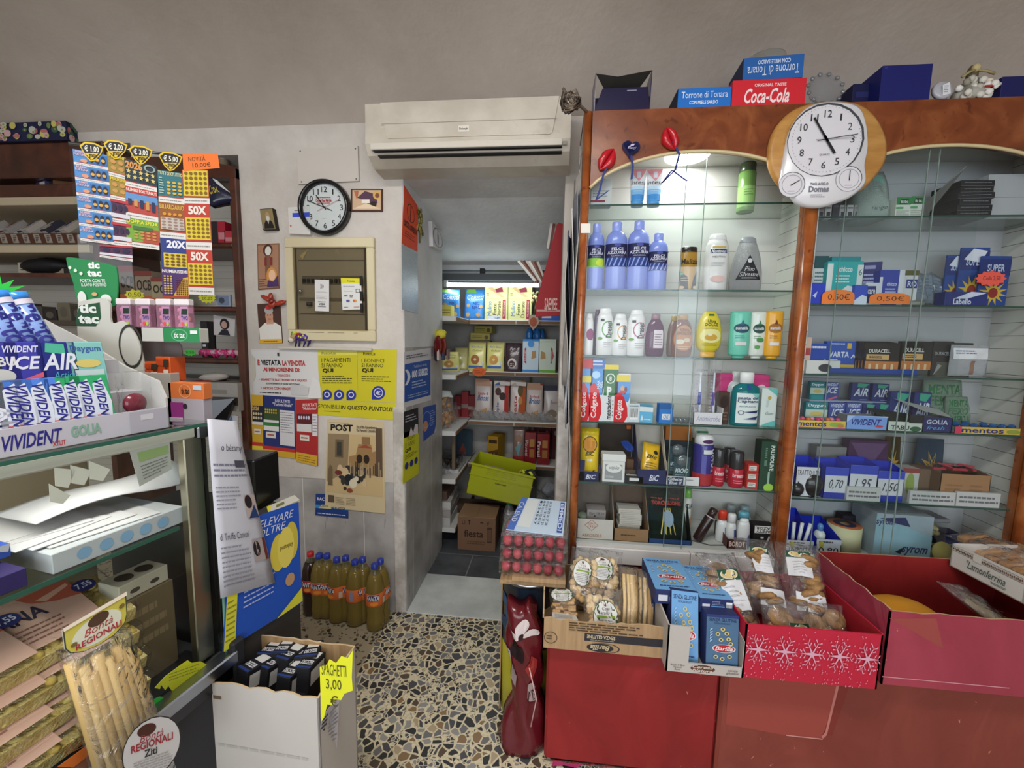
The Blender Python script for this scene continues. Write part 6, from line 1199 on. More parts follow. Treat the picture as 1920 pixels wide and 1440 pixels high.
def pasta(name_label,w,l,h,loc,rot,face,D2=()):
    """face: which long side carries the print; the box stands on z=0 with height l"""
    LB='#6f9cc4'
    art=[('t','SENZA GLUTINE',.08,.88,.92,.94,'#1f3058','b'),('t','DITALINI RIGATI',.25,.83,.75,.86,'#1f3058'),('e',.55,.4,.34,.065,'#b01f2a'),('o',.55,.4,.36,.075,.1,'#d6d0d0'),('t','Barilla',.28,.365,.82,.44,'#dcd2d2','bi'),('l',.15,.1,.85,.14,1,'#24406e')]
    art+=[('o',u,v,.07,.035,.45,'#d2bc6a') for u,v in ((.5,.75),(.35,.66),(.62,.68),(.45,.56),(.68,.58),(.3,.25),(.5,.22),(.72,.27),(.75,.5))]
    art+=[('p',[(.1,.5+.05*j),(.2,.56+.05*j),(.12,.55+.05*j)],'#9cbcd8') for j in range(5)]
    mb=carton(w,l,h,'#27315e',face(art),bev=.001)
    mb.decals([('r',.08,.35,.3,.8,'#c9ccd4'),('bar',.78,.15,.96,.85),('r',.34,.45,.74,.8,'#5f8fc0'),('l',.36,.1,.7,.4,3,'#8d94b4')],lambda u,v,ee=0:V(((u-.5)*w,h*v,-ee)))
    o=single('pasta_box',name_label,'pasta box',mb,loc);o.rotation_euler=rot;return o
lt=lambda a:[('r',.01,.01,.99,.99,'#6a9ccb')]+a;dk=lambda a:[('r',.01,.01,.99,.99,'#4a6a8a'),('r',0,.95,1,1,'#2a356e')]+a
o=pasta('upright blue grey pasta box at the front right of the white carton',.085,.15,.045,pe+V((.05,.012,.006)),(-.12,0,0),dk)
pasta('pale blue pasta box leaning back behind the carton flap',.075,.19,.045,pe+V((-.045,.02,.006)),(-.32,.05,0),lt)
LY=(-PI/2,0,0)
def flatbox(label,X0,X1,Y,Z,l,rz):
    penne=lambda a:[('r',.01,.01,.99,.99,'#6fa2d2')]+a
    w=X1-X0;o=pasta(label,w,l,.042,V(((X0+X1)/2,Y,Z+.042)),(-PI/2,0,rz),penne);return o
a0,a1=PY(1229,1103,1.14).x,PY(1309,1110,1.14).x;za=PY(1268,1108,1.14).z-.042
flatbox('light blue pasta box lying face up on the carton stack, left of two',a0,a1,1.14,za,.175,.0)
b0,b1=PY(1313,1118,1.125).x,PY(1376,1128,1.125).x;zb=PY(1343,1124,1.125).z-.042
flatbox('light blue pasta box lying face up on the carton stack, right of two',b0,b1,1.125,zb,.175,.0)
for k,(X0,X1,z) in enumerate(((a0,a1,za),(b0+.004,b1,zb))):single('pasta_box',('dark blue pasta box upright under the left face up box','dark blue pasta box upright under the right face up box')[k],'pasta box',carton((X1-X0)*.92,z-ZB-.005,.1,'#1f2848',[('t','SENZA GLUTINE',.08,.85,.92,.94,'#5f86b4','b')]),V(((X0+X1)/2,1.19,ZB+.004)))
x0,x1=PY(1397,1200,1.055).x,PY(1650,1240,1.055).x;zl=PY(1525,1180,1.055).z-ZB
snow=[]
for k in range(5):
    u=.1+.2*k;v=.56
    for j in range(6):
        a=PI*j/3;ru,rv=.088,.27
        snow.append(('p',[(u+.006*math.sin(a),v-.03*math.cos(a)),(u+ru*math.cos(a),v+rv*math.sin(a)),(u-.006*math.sin(a),v+.03*math.cos(a))],'#d09cae'))
        for f in (.5,.8):
            cx_,cy_=u+ru*f*math.cos(a),v+rv*f*math.sin(a)
            for s_ in (-1,1):b_=a+s_*.9;snow.append(('p',[(cx_,cy_),(cx_+.032*math.cos(b_),cy_+.1*math.sin(b_)),(cx_+.032*math.cos(b_+.25),cy_+.1*math.sin(b_+.25))],'#d09cae'))
rr=random.Random(3)
dots=[('e',rr.uniform(.01,.99),rr.uniform(.03,.97)**1.3,.0035,.014,'#d8788a') for _ in range(170)]
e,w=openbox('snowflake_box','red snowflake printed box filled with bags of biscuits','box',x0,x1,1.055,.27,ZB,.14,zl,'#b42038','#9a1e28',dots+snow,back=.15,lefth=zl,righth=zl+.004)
ps=e.location
noisy('biscuit','#7a5a3a','#a88052',30,.8,.3,c3='#3a281a')
def bisc(label,dx,dy,z,rot,w,h,lab,col=0,n=7,ring=0):
    w*=1.16;h*=1.16;n+=6
    e2=empty('biscuit_bag',label,'biscuit bag',ps+V((dx,dy,z)));e2.rotation_euler=rot
    mb,fn=pouch(w,h,.07,'@film',wob=.01);mb.build('film_bag',e2)
    for k in range(n):
        c=MB(MX.Translation((random.uniform(-w*.24,w*.24),random.uniform(-.02,.016),h*(.16+.66*k/n)))@MX.Rotation(random.uniform(-.5,.5)+(PI/2 if ring else .4),4,'X')@MX.Rotation(random.uniform(-.4,.4),4,'Y'))
        if ring:c.lathe([(.006,-.006),(.024,-.007),(.028,0),(.024,.007),(.006,.006),(.006,-.006)],'@biscuit',16,closed=False)
        else:c.lathe([(0,-.008),(.024,-.008),(.029,0),(.022,.009),(0,.01)],'@biscuit',14)
        c.build('biscuit',e2)
    for (u0,v0,u1,v1,green) in lab:
        g=lambda u,v,ee=0:fn(u0+(u1-u0)*u,v0+(v1-v0)*v,.004+ee)
        D=[('r',0,0,1,1,'#cdccce'),('l',.1,.08,.9,.6,5,'#b4b3b6',.25)]
        if green:D+=[('r',0,.72,1,1,'#234a34'),('e',.5,.86,.36,.1,'#c9b27a'),('o',.5,.86,.4,.12,.15,'#d5d0c0')]
        MB().decals(D,g,4).build('label',e2)
    return e2
Lr=-.75
bisc('biscuit bag with green headed label at the left of the snowflake box',-.135,.06,.06,(Lr,-.1,.1),.1,.2,[(.25,.3,.8,.78,1)])
bisc('biscuit bag at the left rear of the snowflake box, film crumpled over it',-.125,.16,.07,(-.9,.1,.2),.11,.16,[])
bisc('biscuit bag in the rear middle with plain white label',-.04,.14,.09,(Lr,.0,-.1),.1,.19,[(.3,.5,.75,.85,1),(.35,.1,.95,.3,0)])
bisc('biscuit bag in the rear right with slanting white label',.065,.13,.09,(Lr,-.1,-.35),.1,.19,[(.2,.5,.75,.85,1),(.3,.08,.95,.3,0)])
bisc('biscuit bag at the front middle with green headed label',-.02,.04,.012,(-.4,0,0),.11,.14,[(.42,.06,.85,.7,1)])
bisc('bag of round ring biscuits at the front right of the snowflake box',.085,.05,.012,(-.45,0,-.05),.1,.135,[(.42,.03,.95,.33,1)],n=5,ring=1)
x0,x1=PY(1662,1200,1.075).x,PY(1662,1200,1.075).x+.55;zr=PY(1690,1147,1.075).z-ZB
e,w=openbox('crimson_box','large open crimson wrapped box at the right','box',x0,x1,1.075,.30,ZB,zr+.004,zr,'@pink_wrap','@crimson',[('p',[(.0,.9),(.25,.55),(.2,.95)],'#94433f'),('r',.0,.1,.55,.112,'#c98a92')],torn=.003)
pr=e.location
mb=MB();mb.blob((0,0,.035),(.09,.07,.035),'#c98a24',16,8)
single('sponge_cake','yellow round cake wrapped at the left inside the crimson box','cake',mb,pr+V((-w/2+.105,.09,.1105)));single('cake_carton','hidden flat carton under the yellow cake in the crimson box','box',carton(.17,.105,.15,'#b8b2a8',[('l',.1,.2,.9,.8,2,'#8a847a')]),pr+V((-w/2+.1,.02,.0045)))
T=V
P0,P1=PY(1787,1013,1.36),PY(1925,1090,1.17)
dirx=(P1-P0);L0=dirx.xy.length;ang=math.atan2(dirx.y,dirx.x)
hq=.075
c=empty('pastry_carton','white patterned carton of pastries tilted over the crimson box right corner','carton',(P0+P1)/2-V((0,0,hq)),ang)
brd=[('r',.02,.9,.98,.915,'#5a3a30'),('r',.02,.72,.98,.735,'#5a3a30')]+[('e',.03+.024*k,.81+.03*(k%2),.01,.045,['#5a5a3a','#7a4a3a'][k%2]) for k in range(40)]+[('r',.33,.7,.45,.95,'#cfcac0'),('t','"Lamonferrina',.25,.3,.78,.62,'#2f4a3a','i'),('l',.6,.15,.8,.25,2,'#4a4a44')]
m=MB().box(-L0/2,0,0,L0/2,.003,hq,'#c9c4bc').box(-L0/2,.2,0,L0/2,.203,hq*1.1,'@kraft_in').box(-L0/2,0,0,-L0/2+.003,.2,hq,'#c9c4bc').box(L0/2-.003,0,0,L0/2,.2,hq,'#c9c4bc').box(-L0/2,0,0,L0/2,.2,.003,'@kraft_in')
m.decals(brd,fF(L0,hq));m.build('carton_body',c)
for k in range(2):
    e2=empty('pastry_bag',('nearer','farther')[k]+' bag of puff pastries lying in the white patterned carton','bag',c.location+V((.05+.05*k,.06+.07*k,hq*.55)),ang);e2.rotation_euler=(-PI/2+.15,0,ang)
    mb,fn=pouch(.2,.12,.05,'@film',wob=.01);mb.build('film_bag',e2)
    for j in range(5):MB().box(-.08+.034*j,-.012,.015,-.05+.034*j,.012,.1,random.choice(['#a8794a','#8f5f38','#b88a58']),.006).build('pastry',e2)
e2=empty('snack_bag','greyish film bag lying at the far right of the crimson box','bag',pr+V((.09,.06,.13)));e2.rotation_euler=(-1.2,.3,.5)
mb,fn=pouch(.13,.16,.04,'@film',wob=.01);mb.build('film_bag',e2);MB().blob((0,0,.07),(.045,.014,.05),'#8a7a5e',10,6,wob=.15).build('snacks',e2)
# ----------------------------------------------------------------- stack by the doorway
XS=-.05;YS=1.33
e=empty('bin_drum','dark blue and yellow drum standing at the doorway side','drum',(XS-.005,YS,0))
MB().lathe([(0,0),(.088,0),(.09,.005),(.09,.30),(0,.3)],'#a39a2e!',24).lathe([(.0905,.27),(.092,.275),(.092,.50),(.094,.505),(.094,.515),(.088,.52)],'#1a2430!',24,closed=False).build('drum_body',e)
MB().lathe([(.086,.5),(.095,.5),(.095,.512),(.086,.512),(.086,.5)],'#b9bcc0~',24,closed=False).build('rim',e);MB().lathe([(0,.512),(.092,.512),(.092,.516),(0,.516)],'#14181e',24).build('lid',e)
MB().decals([('e',.3,.5,.1,.25,'#35506e'),('e',.15,.7,.08,.1,'#35506e'),('e',.2,.25,.12,.12,'#2d4460')],lambda u,v,ee=0:V((.0925*math.sin((u-.5)*PI),-.0925*math.cos((u-.5)*PI)-ee,.3+.19*v)),6).build('print',e)
single('folded_cardboard','folded brown cardboard under the stack of red sweet trays','cardboard',MB().box(-.1,-.1,0,.11,.12,.012,'@kraft').box(-.085,-.108,.0122,.1,.11,.02,'@kraft_in').box(-.06,-.112,.02,.11,.1,.034,'@kraft'),(XS+.005,YS,.5165))
zc=.5515
for k in range(3):
    e=empty('sweet_pack',('bottom','middle','top')[k]+' clear tray of red sugared sweets in the stack by the doorway','sweet tray',(XS+.01,YS-.02,zc+.045*k),.03*(k-1),group='trays of red sweets')
    MB().box(-.105,-.085,0,.105,.1,.002,'@film2').box(-.105,-.087,0,.105,-.085,.043,'@film2').box(-.107,-.085,0,-.105,.1,.043,'@film2').box(.105,-.085,0,.107,.1,.043,'@film2').box(-.105,-.085,.0425,.105,.1,.044,'@film').build('clear_tray',e)
    for i in range(6):
        for j in range(3):MB().blob((-.085+.034*i,-.065+.05*j,.019),(.0155,.02,.017),random.choice(['#983440','#a8444c','#8a2c36']),10,6,wob=.03).build('sweet',e)
zt_=zc+.135
cal=[PZ(979,932,zt_+.02),PZ(1062,941,zt_+.02),PZ(1056,1004,zt_+.002),PZ(949,992,zt_+.002)]
quad('desk_calendar','white and blue calendar sheet lying on the red sweet trays','calendar',cal,.003,'#b9cbdc',[('r',0,0,.14,1,'#4a6ab4'),('r',.16,.1,.4,.95,'#cfd4d4'),('r',.88,.05,.97,.95,'#2a4fa0'),('t','EMMEDI',.89,.1,.96,.9,'#c9d4ea','Rb')]+[('t',str(1+i*7+j),.44+.07*i,.86-.11*j,.485+.07*i,.93-.11*j,'#22283a','R') for i in range(4) for j in range(7)]+[('t','CALEND',.02,.2,.12,.8,'#c9d4ea','R')])
quad('cardboard_sheet','tall narrow cardboard sheet leaning by the drum in the doorway','cardboard',[V((-.150,1.44,.60)),V((-.146,1.30,.58)),V((-.150,1.30,0)),V((-.154,1.44,0))],.004,'@kraft_in',[])
c=V((-.06,1.20,0));ph=1.3
def fa(u,v):
    r=(.052+.012*math.sin(7*v+2)+.02*(1-v)**2)*(1-.25*v**4);a=(u-.5)*PI*1.04
    return V((r*1.0*math.sin(a)+.006*math.sin(23*v+9*u)+.012*math.sin(4*v),-r*.8*math.cos(a)+.006*math.sin(17*u+12*v),.005+.47*v+.01*math.sin(11*u)))
mb=MB().shell(fa,lambda u,v:V((fa(u,v).x,.03,fa(u,v).z)),18,22,'#5a141c!')
fn=lambda u,v,ee=0:fa(u,v)+V((0,-ee,0))
mb.decals([('e',.5,.9,.1,.05,'#c9bcba'),('e',.36,.85,.12,.025,'#c9bcba'),('e',.66,.84,.13,.025,'#c9bcba'),('e',.5,.845,.04,.02,'#2a1216'),('p',[(.2,.68),(.45,.66),(.5,.78),(.3,.8)],'#1c0a0e'),('p',[(.5,.62),(.66,.5),(.7,.64),(.6,.7)],'#8f2a26'),('e',.62,.42,.13,.07,'#a3908e'),('p',[(.05,.45),(.26,.43),(.24,.7),(.05,.72)],'#9a8886'),('t','NEVE',.52,.36,.76,.44,'#3a1418','b'),('t','5',.1,.5,.24,.62,'#5a1a20','b')],fn,10,.0025)
mb.tube([(.02,-.05,.3),(.045,-.055,.2),(.03,-.06,.11)],.002,'#c9a0a0')
single('shopping_bag','crumpled dark red plastic bag with white flowers standing on the terrazzo','bag',mb,c)
# ================================================================= STORE ROOM BEHIND THE DOORWAY
YN=2.75
emit('store_tube','#f0fbff',5)
SZ=[1.438,1.087,.74,.436]
def shelf_unit(name,label,boards,ups):
    e=empty(name,label,'shelving',boards[0][0:2]+(0,))
    o=V(e.location)
    for (x0,y0,x1,y1,z,side) in boards:
        b=MB(MX.Translation(-o)).box(x0,y0,z-.03,x1,y1,z,'#c9c8c4',.002).build('shelf_board',e)
        m=MB(MX.Translation(-o))
        if side=='f':
            k=x0
            while k<x1-.05:m.box(k+.003,y0-.004,z-.026,min(k+.32,x1)-.003,y0,z-.006,'#77593f');k+=.32
        else:m.box(x1,y0+.02,z-.026,x1+.004,y1-.0,z-.006,'#77593f')
        q=m.build('price_rail',None);q.parent=b
    for u in ups:MB(MX.Translation(-o)).box(*u,'#6b5a48').build('upright',e)
    return e
shelf_unit('store_shelving','white shelving with brown price rails along the store room rear',[(-.565,YN,.40,3.04,z,'f') for z in SZ],[(-.16,3.02,0,-.14,3.045,1.75),(.06,YN+.01,.45,.08,YN+.03,.86)])
shelf_unit('store_shelving','white shelving with brown price rails along the store room left',[(-.98,2.39,-.572,3.04,z,'s') for z in SZ+[.12]],[(-.98,2.5,0,-.96,2.53,1.5),(-.62,2.5,.46,-.6,2.53,.71)])
e=empty('tube_lamp','bright fluorescent tube lamp across the store room rear','lamp',(-.40,2.70,1.66))
MB().box(-.42,-.005,.03,.52,.04,.075,'#55585a').build('dark_batten',e);MB(MX.Translation((-.305,0,.002))@MX.Rotation(PI/2,4,'Y')).lathe([(.013,0),(.013,.61)],'@store_tube',10).build('tube',e)
MB().box(-.325,-.016,-.014,-.305,.016,.03,'#c9ccce').box(.305,-.016,-.014,.325,.016,.03,'#c9ccce').build('lamp_holder',e);MB().box(-.085,-.012,.075,-.055,.03,.107,'#232325').build('clip',e)
def nbag(name,label,x0,x1,yt,Z,Y,d,col,D,seal=None,**k):return bag(name,label,'bag',x0,x1,yt,Y,Z,d,col,D,seal=seal,wob=.004,**k)
NIC=[('p',[(.05,.88),(.6,.88),(.5,1),(.1,1)],'#6fae4a'),('t','Colussi',.12,.64,.98,.82,'#cfdcea','i'),('t','NIC\nNAC',.4,.34,.82,.58,'#1f3f86','b'),('e',.2,.46,.1,.06,'#b89a66'),('e',.86,.42,.09,.06,'#b89a66'),('e',.2,.16,.11,.07,'#c0a26c'),('e',.72,.16,.11,.07,'#b89a66')]
nbag('biscuit_bag','blue biscuit bag leaning on the left store shelf under the tube lamp',826,864,541,SZ[0],2.66,.08,'#3a80c8!',NIC,rz=.35)
nbag('biscuit_bag','blue biscuit bag upright beside the yellow rusk boxes',869,908,541,SZ[0],2.765,.08,'#3f86cc!',NIC,rz=-.05)
FET=[('r',0,.62,1,.63,'#a9b06a'),('t','Mulino',.12,.12,.3,.56,'#3f78c0','r'),('t','Fette\nDorate',.36,.08,.7,.56,'#4a3a2a','r'),('r',.78,.04,.92,.6,'#a33246'),('t','TRADIZIONE',.81,.1,.89,.56,'#d8c8c0','r'),('p',[(.15,.95),(.3,.98),(.85,.7),(.7,.68)],'#c9a878'),('p',[(.45,.92),(.75,.98),(.8,.84),(.5,.82)],'#8a2a44'),('l',.08,.7,.2,.8,3,'#6a6a4a')]
for k in range(2):cart('rusk_box',('left','right')[k]+' pale yellow rusk box of the pair under the tube lamp','box',909+44*k,952+45*k,537,YN+.012,SZ[0],.1,'#d6d896',FET+([('r',.15,.0,.7,.12,'#cdd4dc'),('t','1,69',.45,.02,.66,.08,'#3a5a9a','b')] if not k else []),group='yellow rusk boxes')
cart('pack_row','low blue and white pack at the right end of the store top shelf','pack',1016,1060,592,YN+.01,SZ[0],.1,'#2f5ab0',[('r',0,.5,.4,1,'#c9ccd4')])
cart('yellow_pack','small yellow pack at the front of the left store top shelf','pack',826,846,572,2.55,SZ[0],.08,'#c6bd5a',[('l',.1,.3,.9,.7,2,'#7a6a2a')])
ML=lambda c='#b8864a':[('t','Mulino Bianco',.15,.8,.85,.88,'#4a78b0','i'),('t','Galletti',.25,.68,.8,.75,'#6a5a2a','i'),('e',.42,.4,.25,.17,c),('e',.42,.4,.08,.05,'#d8c890'),('r',.05,.1,.85,.18,'#3a66b0'),('e',.85,.28,.08,.06,'#c9ccd8')]
YB_='#d2cb7e'
nbag('biscuit_bag','yellow biscuit bag with blue ribbon on the left store shelf behind the charms',826,864,660,SZ[1],2.6,.09,YB_+'!',ML(),rz=.5)
nbag('biscuit_bag','pale yellow biscuit bag in the shelf corner of the store room',853,878,652,SZ[1],2.80,.07,'#c4be80!',[('t','Bianco',.2,.6,.8,.75,'#6a7a6a','i'),('e',.4,.35,.2,.14,'#a9a86a')],rz=.2)
nbag('biscuit_bag','yellow biscuit bag with brown ring above the orange tag',876,910,642,SZ[1],YN+.012,.09,YB_+'!',ML('#a0683a'))
nbag('biscuit_bag','yellow biscuit bag with golden ring beside the dark brown bag',911,945,642,SZ[1],YN+.012,.09,YB_+'!',ML('#c8924a'))
nbag('biscuit_bag','dark brown biscuit bag with white moon print',946,978,643,SZ[1],YN+.012,.08,'#3c2a30!',[('t','Pan di\nStelle',.28,.6,.88,.86,'#cfc6c8','i'),('e',.44,.3,.27,.17,'#cfc4be'),('e',.42,.27,.2,.12,'#4a3230')]+[('e',.34+.09*(k%3),.22+.06*(k//3),.025,.016,'#cfc4be') for k in range(6)])
for k in range(2):cart('cracker_box',('white and blue','white and green')[k]+' cracker box with red side ribbon on the second store shelf','box',980+31*k,1010+32*k,636,YN+.012,SZ[1],.08,('#c3d4de','#c9d4c4')[k],[('p',[(.12,.3),(.24,.24),(.22,.76),(.12,.72),(.08,.5)] if not k else [(.78,.3),(.7,.24),(.7,.76),(.8,.72),(.88,.5)],'#b03040'),('t','KRUMIRI',.11 if not k else .72,.34,.2 if not k else .82,.66,'#d8d0cc','r'),('p',[(.55,.4),(.85,.45),(.8,.66),(.58,.64)] if not k else [(.08,.4),(.4,.42),(.36,.6),(.12,.64)],'#b08a58'),('r',0,0,1,.08,('#3f86c8','#6aa83e')[k]),('r',0,.94,1,1,('#3f86c8','#c9d4c4')[k])]+([('e',.5,.86,.2,.1,'#4a90d0')] if not k else []))
for k in range(2):p,w,h=span(882+6*k,918+4*k,630,2.9,SZ[1]);single('yellow_pack',('lower','upper')[k]+' yellow pack lying on the carton behind the yellow biscuit bags','pack',carton(w,.05,.1,'#9a8f44',[('l',.1,.3,.6,.7,2,'#5a5224'),('e',.82,.4,.1,.3,'#5a4a22')]),V((p.x,2.9,SZ[1]+.212+.0505*k)),rz=.1-.3*k)
single('brown_carton','dull carton supporting the two yellow packs at the shelf back','carton',carton(.15,.21,.1,'#6a5e4a',[('l',.1,.4,.9,.6,2,'#4a3e2e')]),V((PY(900,640,2.9).x,2.9,SZ[1])))
for k in range(4):single('water_bottle',('first','second','third','fourth')[k]+' bright blue bottle from the left behind the cracker boxes','bottle',MB().lathe([(0,0),(.022,0),(.024,.01),(.024,.21),(.021,.22),(.024,.23),(.024,.27),(.012,.295),(.012,.3),(0,.3)],'#2f72b8!',12),V((PY(993+7.5*k,630,2.94).x,2.90+.05*(k%2),SZ[1])),group='blue bottles at the shelf back')
c=PY(898,697,YN-.01);mb=MB();P=[(.05*math.cos(a)*(1 if i%2 else .88),.034*math.sin(a)*(1 if i%2 else .86)) for i,a in enumerate([2*PI*j/26 for j in range(26)])]
mb.prism(P,0,.0015,'#d8642a').decals([('t','Galletti 2,50',.15,.5,.85,.75,'#8a3214','i'),('l',.2,.2,.8,.45,2,'#8a3214')],lambda u,v,ee=0:V(((u-.5)*.1,-ee,(v-.5)*.06)))
single('price_tag','neon orange wavy price tag on the store shelf under the yellow biscuit bags','price tag',mb,c)
e=empty('hanging_ornament','small diamond shaped picture hanging from dried sprig in the doorway','ornament',PY(1000,605,2.70));a=PY(1000,605,2.70)
MB().prism([(0,-.05),(.04,.0),(.025,.05),(-.025,.05),(-.035,0)],0,.003,'#b8a08e').decals([('e',.5,.55,.3,.3,'#a8583e')],lambda u,v,ee=0:V(((u-.5)*.08,-ee,(v-.5)*.1))).build('picture',e)
mb=MB().tube([(0,0,.05),(.012,0,.12),(.016,0,.2)],.002,'#8a7a4a',4)
for k in range(14):mb.blob((random.uniform(-.01,.03),random.uniform(-.008,.008),random.uniform(.09,.2)),(.01,.006,.014),random.choice(['#6b6a3a','#c4bd8a','#8a4a3e','#4d4a2a']),6,4)
mb.build('sprig',e)
def brim(x0,x1,yt,label,Y=YN+.06):nbag('biscuit_bag',label,x0,x1,yt,SZ[2],Y,.07,'#b9aca6!',[('p',[(0,.82),(1,.82),(.8,1),(0,1)],'#b08a72'),('t','Ricche di',.2,.6,.8,.68,'#a3303a','b'),('t','Brioss',.15,.46,.85,.6,'#2f5a8a','bi'),('p',[(.3,.2),(.75,.3),(.7,.15),(.4,.1)],'#b8905a')],seal='#8a2a2e')
brim(889,922,711,'cream snack bag with blue script at the left of the third store shelf');brim(986,1018,719,'cream snack bag with blue script right of the white and orange one')
nbag('snack_bag','white and red snack bag with dark cakes picture',924,954,714,SZ[2],YN+.06,.06,'#c4b8b4!',[('r',.72,0,1,1,'#a3281e'),('e',.3,.72,.2,.1,'#4a3028'),('e',.6,.6,.22,.1,'#33211c'),('t','Duplo',.2,.05,.42,.45,'#3a5a8a','rb')])
nbag('snack_bag','white and orange snack bag with red upright lettering',956,986,714,SZ[2],YN+.06,.06,'#c9beb8!',[('p',[(.45,.0),(1,0),(1,1),(.7,1),(.6,.5)],'#a8501e'),('t','fiesta',.2,.08,.44,.62,'#a32a30','rb'),('e',.65,.75,.18,.14,'#5a4a24'),('e',.65,.5,.14,.1,'#b8843e')])
nbag('snack_bag','dull white snack bag with pastry picture at the right of the third store shelf',1019,1052,724,SZ[2],YN+.06,.06,'#b4aaa6!',[('r',0,.86,1,1,'#2e2c40'),('e',.5,.22,.3,.12,'#7a6a5a'),('t','Rocco',.4,.5,.8,.6,'#7a3a34','i')])
for k in range(2):p=PY(943+30*k,716,2.84);single('snack_pack',('left','right')[k]+' white flat pack resting across the tops of the snack bags','pack',carton(.11,.028,.09,'#c6bfb8',[('p',[(0,0),(.4,.0),(.3,.8)],'#3a5a94' if not k else '#a89a8c')]),V((p.x,2.80,SZ[2]+.247)),rz=.03,ry=.05,group='white flat packs')
for k in range(11):
    x=-.52+.052*k;e=empty('croissant_pack','silvery clear wrapped croissant in the leaning row along the shelf edge','pastry',(x,YN+.025,SZ[2]+.004),0,group='wrapped croissants');e.rotation_euler=(-.75,.5,.2)
    mb,fn=pouch(.11,.10,.03,'@film',wob=.012,);mb.build('wrapper',e);MB().blob((0,0,.05),(.044,.01,.034),random.choice(['#b9aca0','#a8978a','#c4c2c2','#b4b4b8'])+'?',10,5,wob=.12).build('pastry',e)
for k,(y,z,dz) in enumerate(((2.44,SZ[2],0),(2.56,SZ[2],.0),(2.5,SZ[2]+.1,0),(2.66,SZ[2],0))):
    e=empty('cookie_bag',('nearest','second','upper white labelled','farthest')[k]+' clear bag of golden cookies on the left store shelf','bag',(-.66,y,z+.004),.9);e.rotation_euler=(-.35,.1,.9)
    mb,fn=pouch(.13,.14,.07,'@film',wob=.01);mb.build('film_bag',e)
    c=MB()
    for j in range(16):c.blob((random.uniform(-.045,.045),random.uniform(-.015,.015),random.uniform(.02,.1)),(.017,.008,.015),random.choice(['#b0804a','#c49a62','#8f6034']),8,5)
    c.build('cookies',e)['kind']='stuff'
    if k==2:MB().decals([('r',.2,.6,.9,.95,'#cfd6d4')],lambda u,v,ee=0:fn(u,v,.003+ee),4).build('label',e)
for k in range(3):cart('red_pack',('left','middle','right')[k]+' dark red pack in the shadowed corner of the third store shelf','pack',852+13*k,864+14*k,742-8*(k%2),2.86,SZ[2],.06,['#7a2226','#8a2a2e','#6a1e24'][k],[('r',0,.35,1,.5,'#8f7a74')],group='dark red packs in the corner')
cart('cocoa_box','yellow and brown cereal box on the fourth store shelf','box',914,934,818,YN+.06,SZ[3],.14,'#a07a1e',[('p',[(0,0),(1,0),(1,.5),(0,.35)],'#5a3a1a'),('r',.1,.72,.9,.86,'#3a2a16')]+[('e',.2+.15*k,.2+.08*(k%2),.07,.06,'#a8783e') for k in range(5)],rz=-.25)
nbag('rusk_bag','tall clear rusk bag beside the red biscuit packs',961,983,803,SZ[3],YN+.03,.08,'#7a625a!',[('p',[(.2,.45),(.8,.6),(.5,.2)],'#5f8f94'),('r',0,0,1,.22,'#8a2422'),('e',.5,.7,.3,.1,'#8d6e5a')])
for k in range(2):cart('biscuit_pack',('left','right')[k]+' red biscuit pack lettered sideways on the fourth store shelf','pack',984+23*k,1005+25*k,811+3*k,YN+.03,SZ[3],.07,'#7a1c22!',[('t','Pavesi',.03,.25,.3,.75,'#c9b8b4','Rb' if k else 'R'),('r',.42,.55,.85,.8,'#a8743e'),('r',.42,.22,.85,.48,'#98652f')])
for k in range(3):cart('biscuit_pack',('left','middle','right')[k]+' dark wine coloured pack in the back row of the fourth store shelf','pack',1000+17*k,1016+17*k,800,2.93,SZ[3],.07,'#4a1418!',[('e',.5,.8,.2,.08,'#8f6a6a')],group='dark wine packs')
e=empty('cake_tray','clear tray of dark chocolate cakes on the left store shelf','tray',(-.70,2.62,SZ[3]));MB().box(-.1,-.1,0,.12,.12,.02,'#b9b9b9').box(-.1,-.1,.02,.12,.12,.09,'@film2',.004).build('tray',e)
for i in range(3):
    for j in range(3):MB().lathe([(0,.022),(.026,.022),(.03,.05),(.02,.065),(0,.068)],'#2a201e!',10,c=(-.06+.07*i,-.06+.07*j,0)).build('cake',e)
cart('dvd_case','dark teal and red flat case at the back of the left store shelf','case',852,885,806,2.9,SZ[3],.02,'#2f4450',[('p',[(.2,.1),(.7,.1),(.5,.5)],'#8a3a34')])
e=empty('crisp_bag','crumpled clear plastic bag on the left store shelf below the cakes','bag',(-.68,2.44,SZ[3]+.002));mb,fn=pouch(.16,.12,.06,'@film',wob=.02);mb.build('film_bag',e);e.rotation_euler=(-.9,0,.8);MB().blob((0,0,.05),(.05,.014,.035),'#8f9498',10,6,wob=.2).build('paper_wad',e)
p=PZ(893,1032,0);wf=PZ(929,1032,0).x-PZ(857,1031,0).x
e=empty('shipping_carton','brown shipping carton with dark printed symbols on the store room floor','carton',(p.x,p.y,-.002));hf=.215
MB().box(-wf/2,0,0,wf/2,.2,hf,'#7a5c46',.002).decals([('t','fiesta',.17,.4,.68,.62,'#3a2620','b'),('r',.78,.26,.9,.72,'#4a342a'),('r',.79,.3,.89,.66,'#6a4e3e'),('l',.25,.18,.75,.3,2,'#5f4536'),('r',.12,.78,.2,.8,'#33241e'),('r',.12,.8,.13,.9,'#33241e'),('r',.19,.8,.2,.9,'#33241e'),('r',.3,.78,.32,.9,'#33241e'),('e',.31,.9,.03,.02,'#33241e'),('r',.6,.84,.68,.87,'#33241e'),('t','f',.78,.78,.84,.9,'#33241e')],fF(wf,hf)).build('carton_body',e)
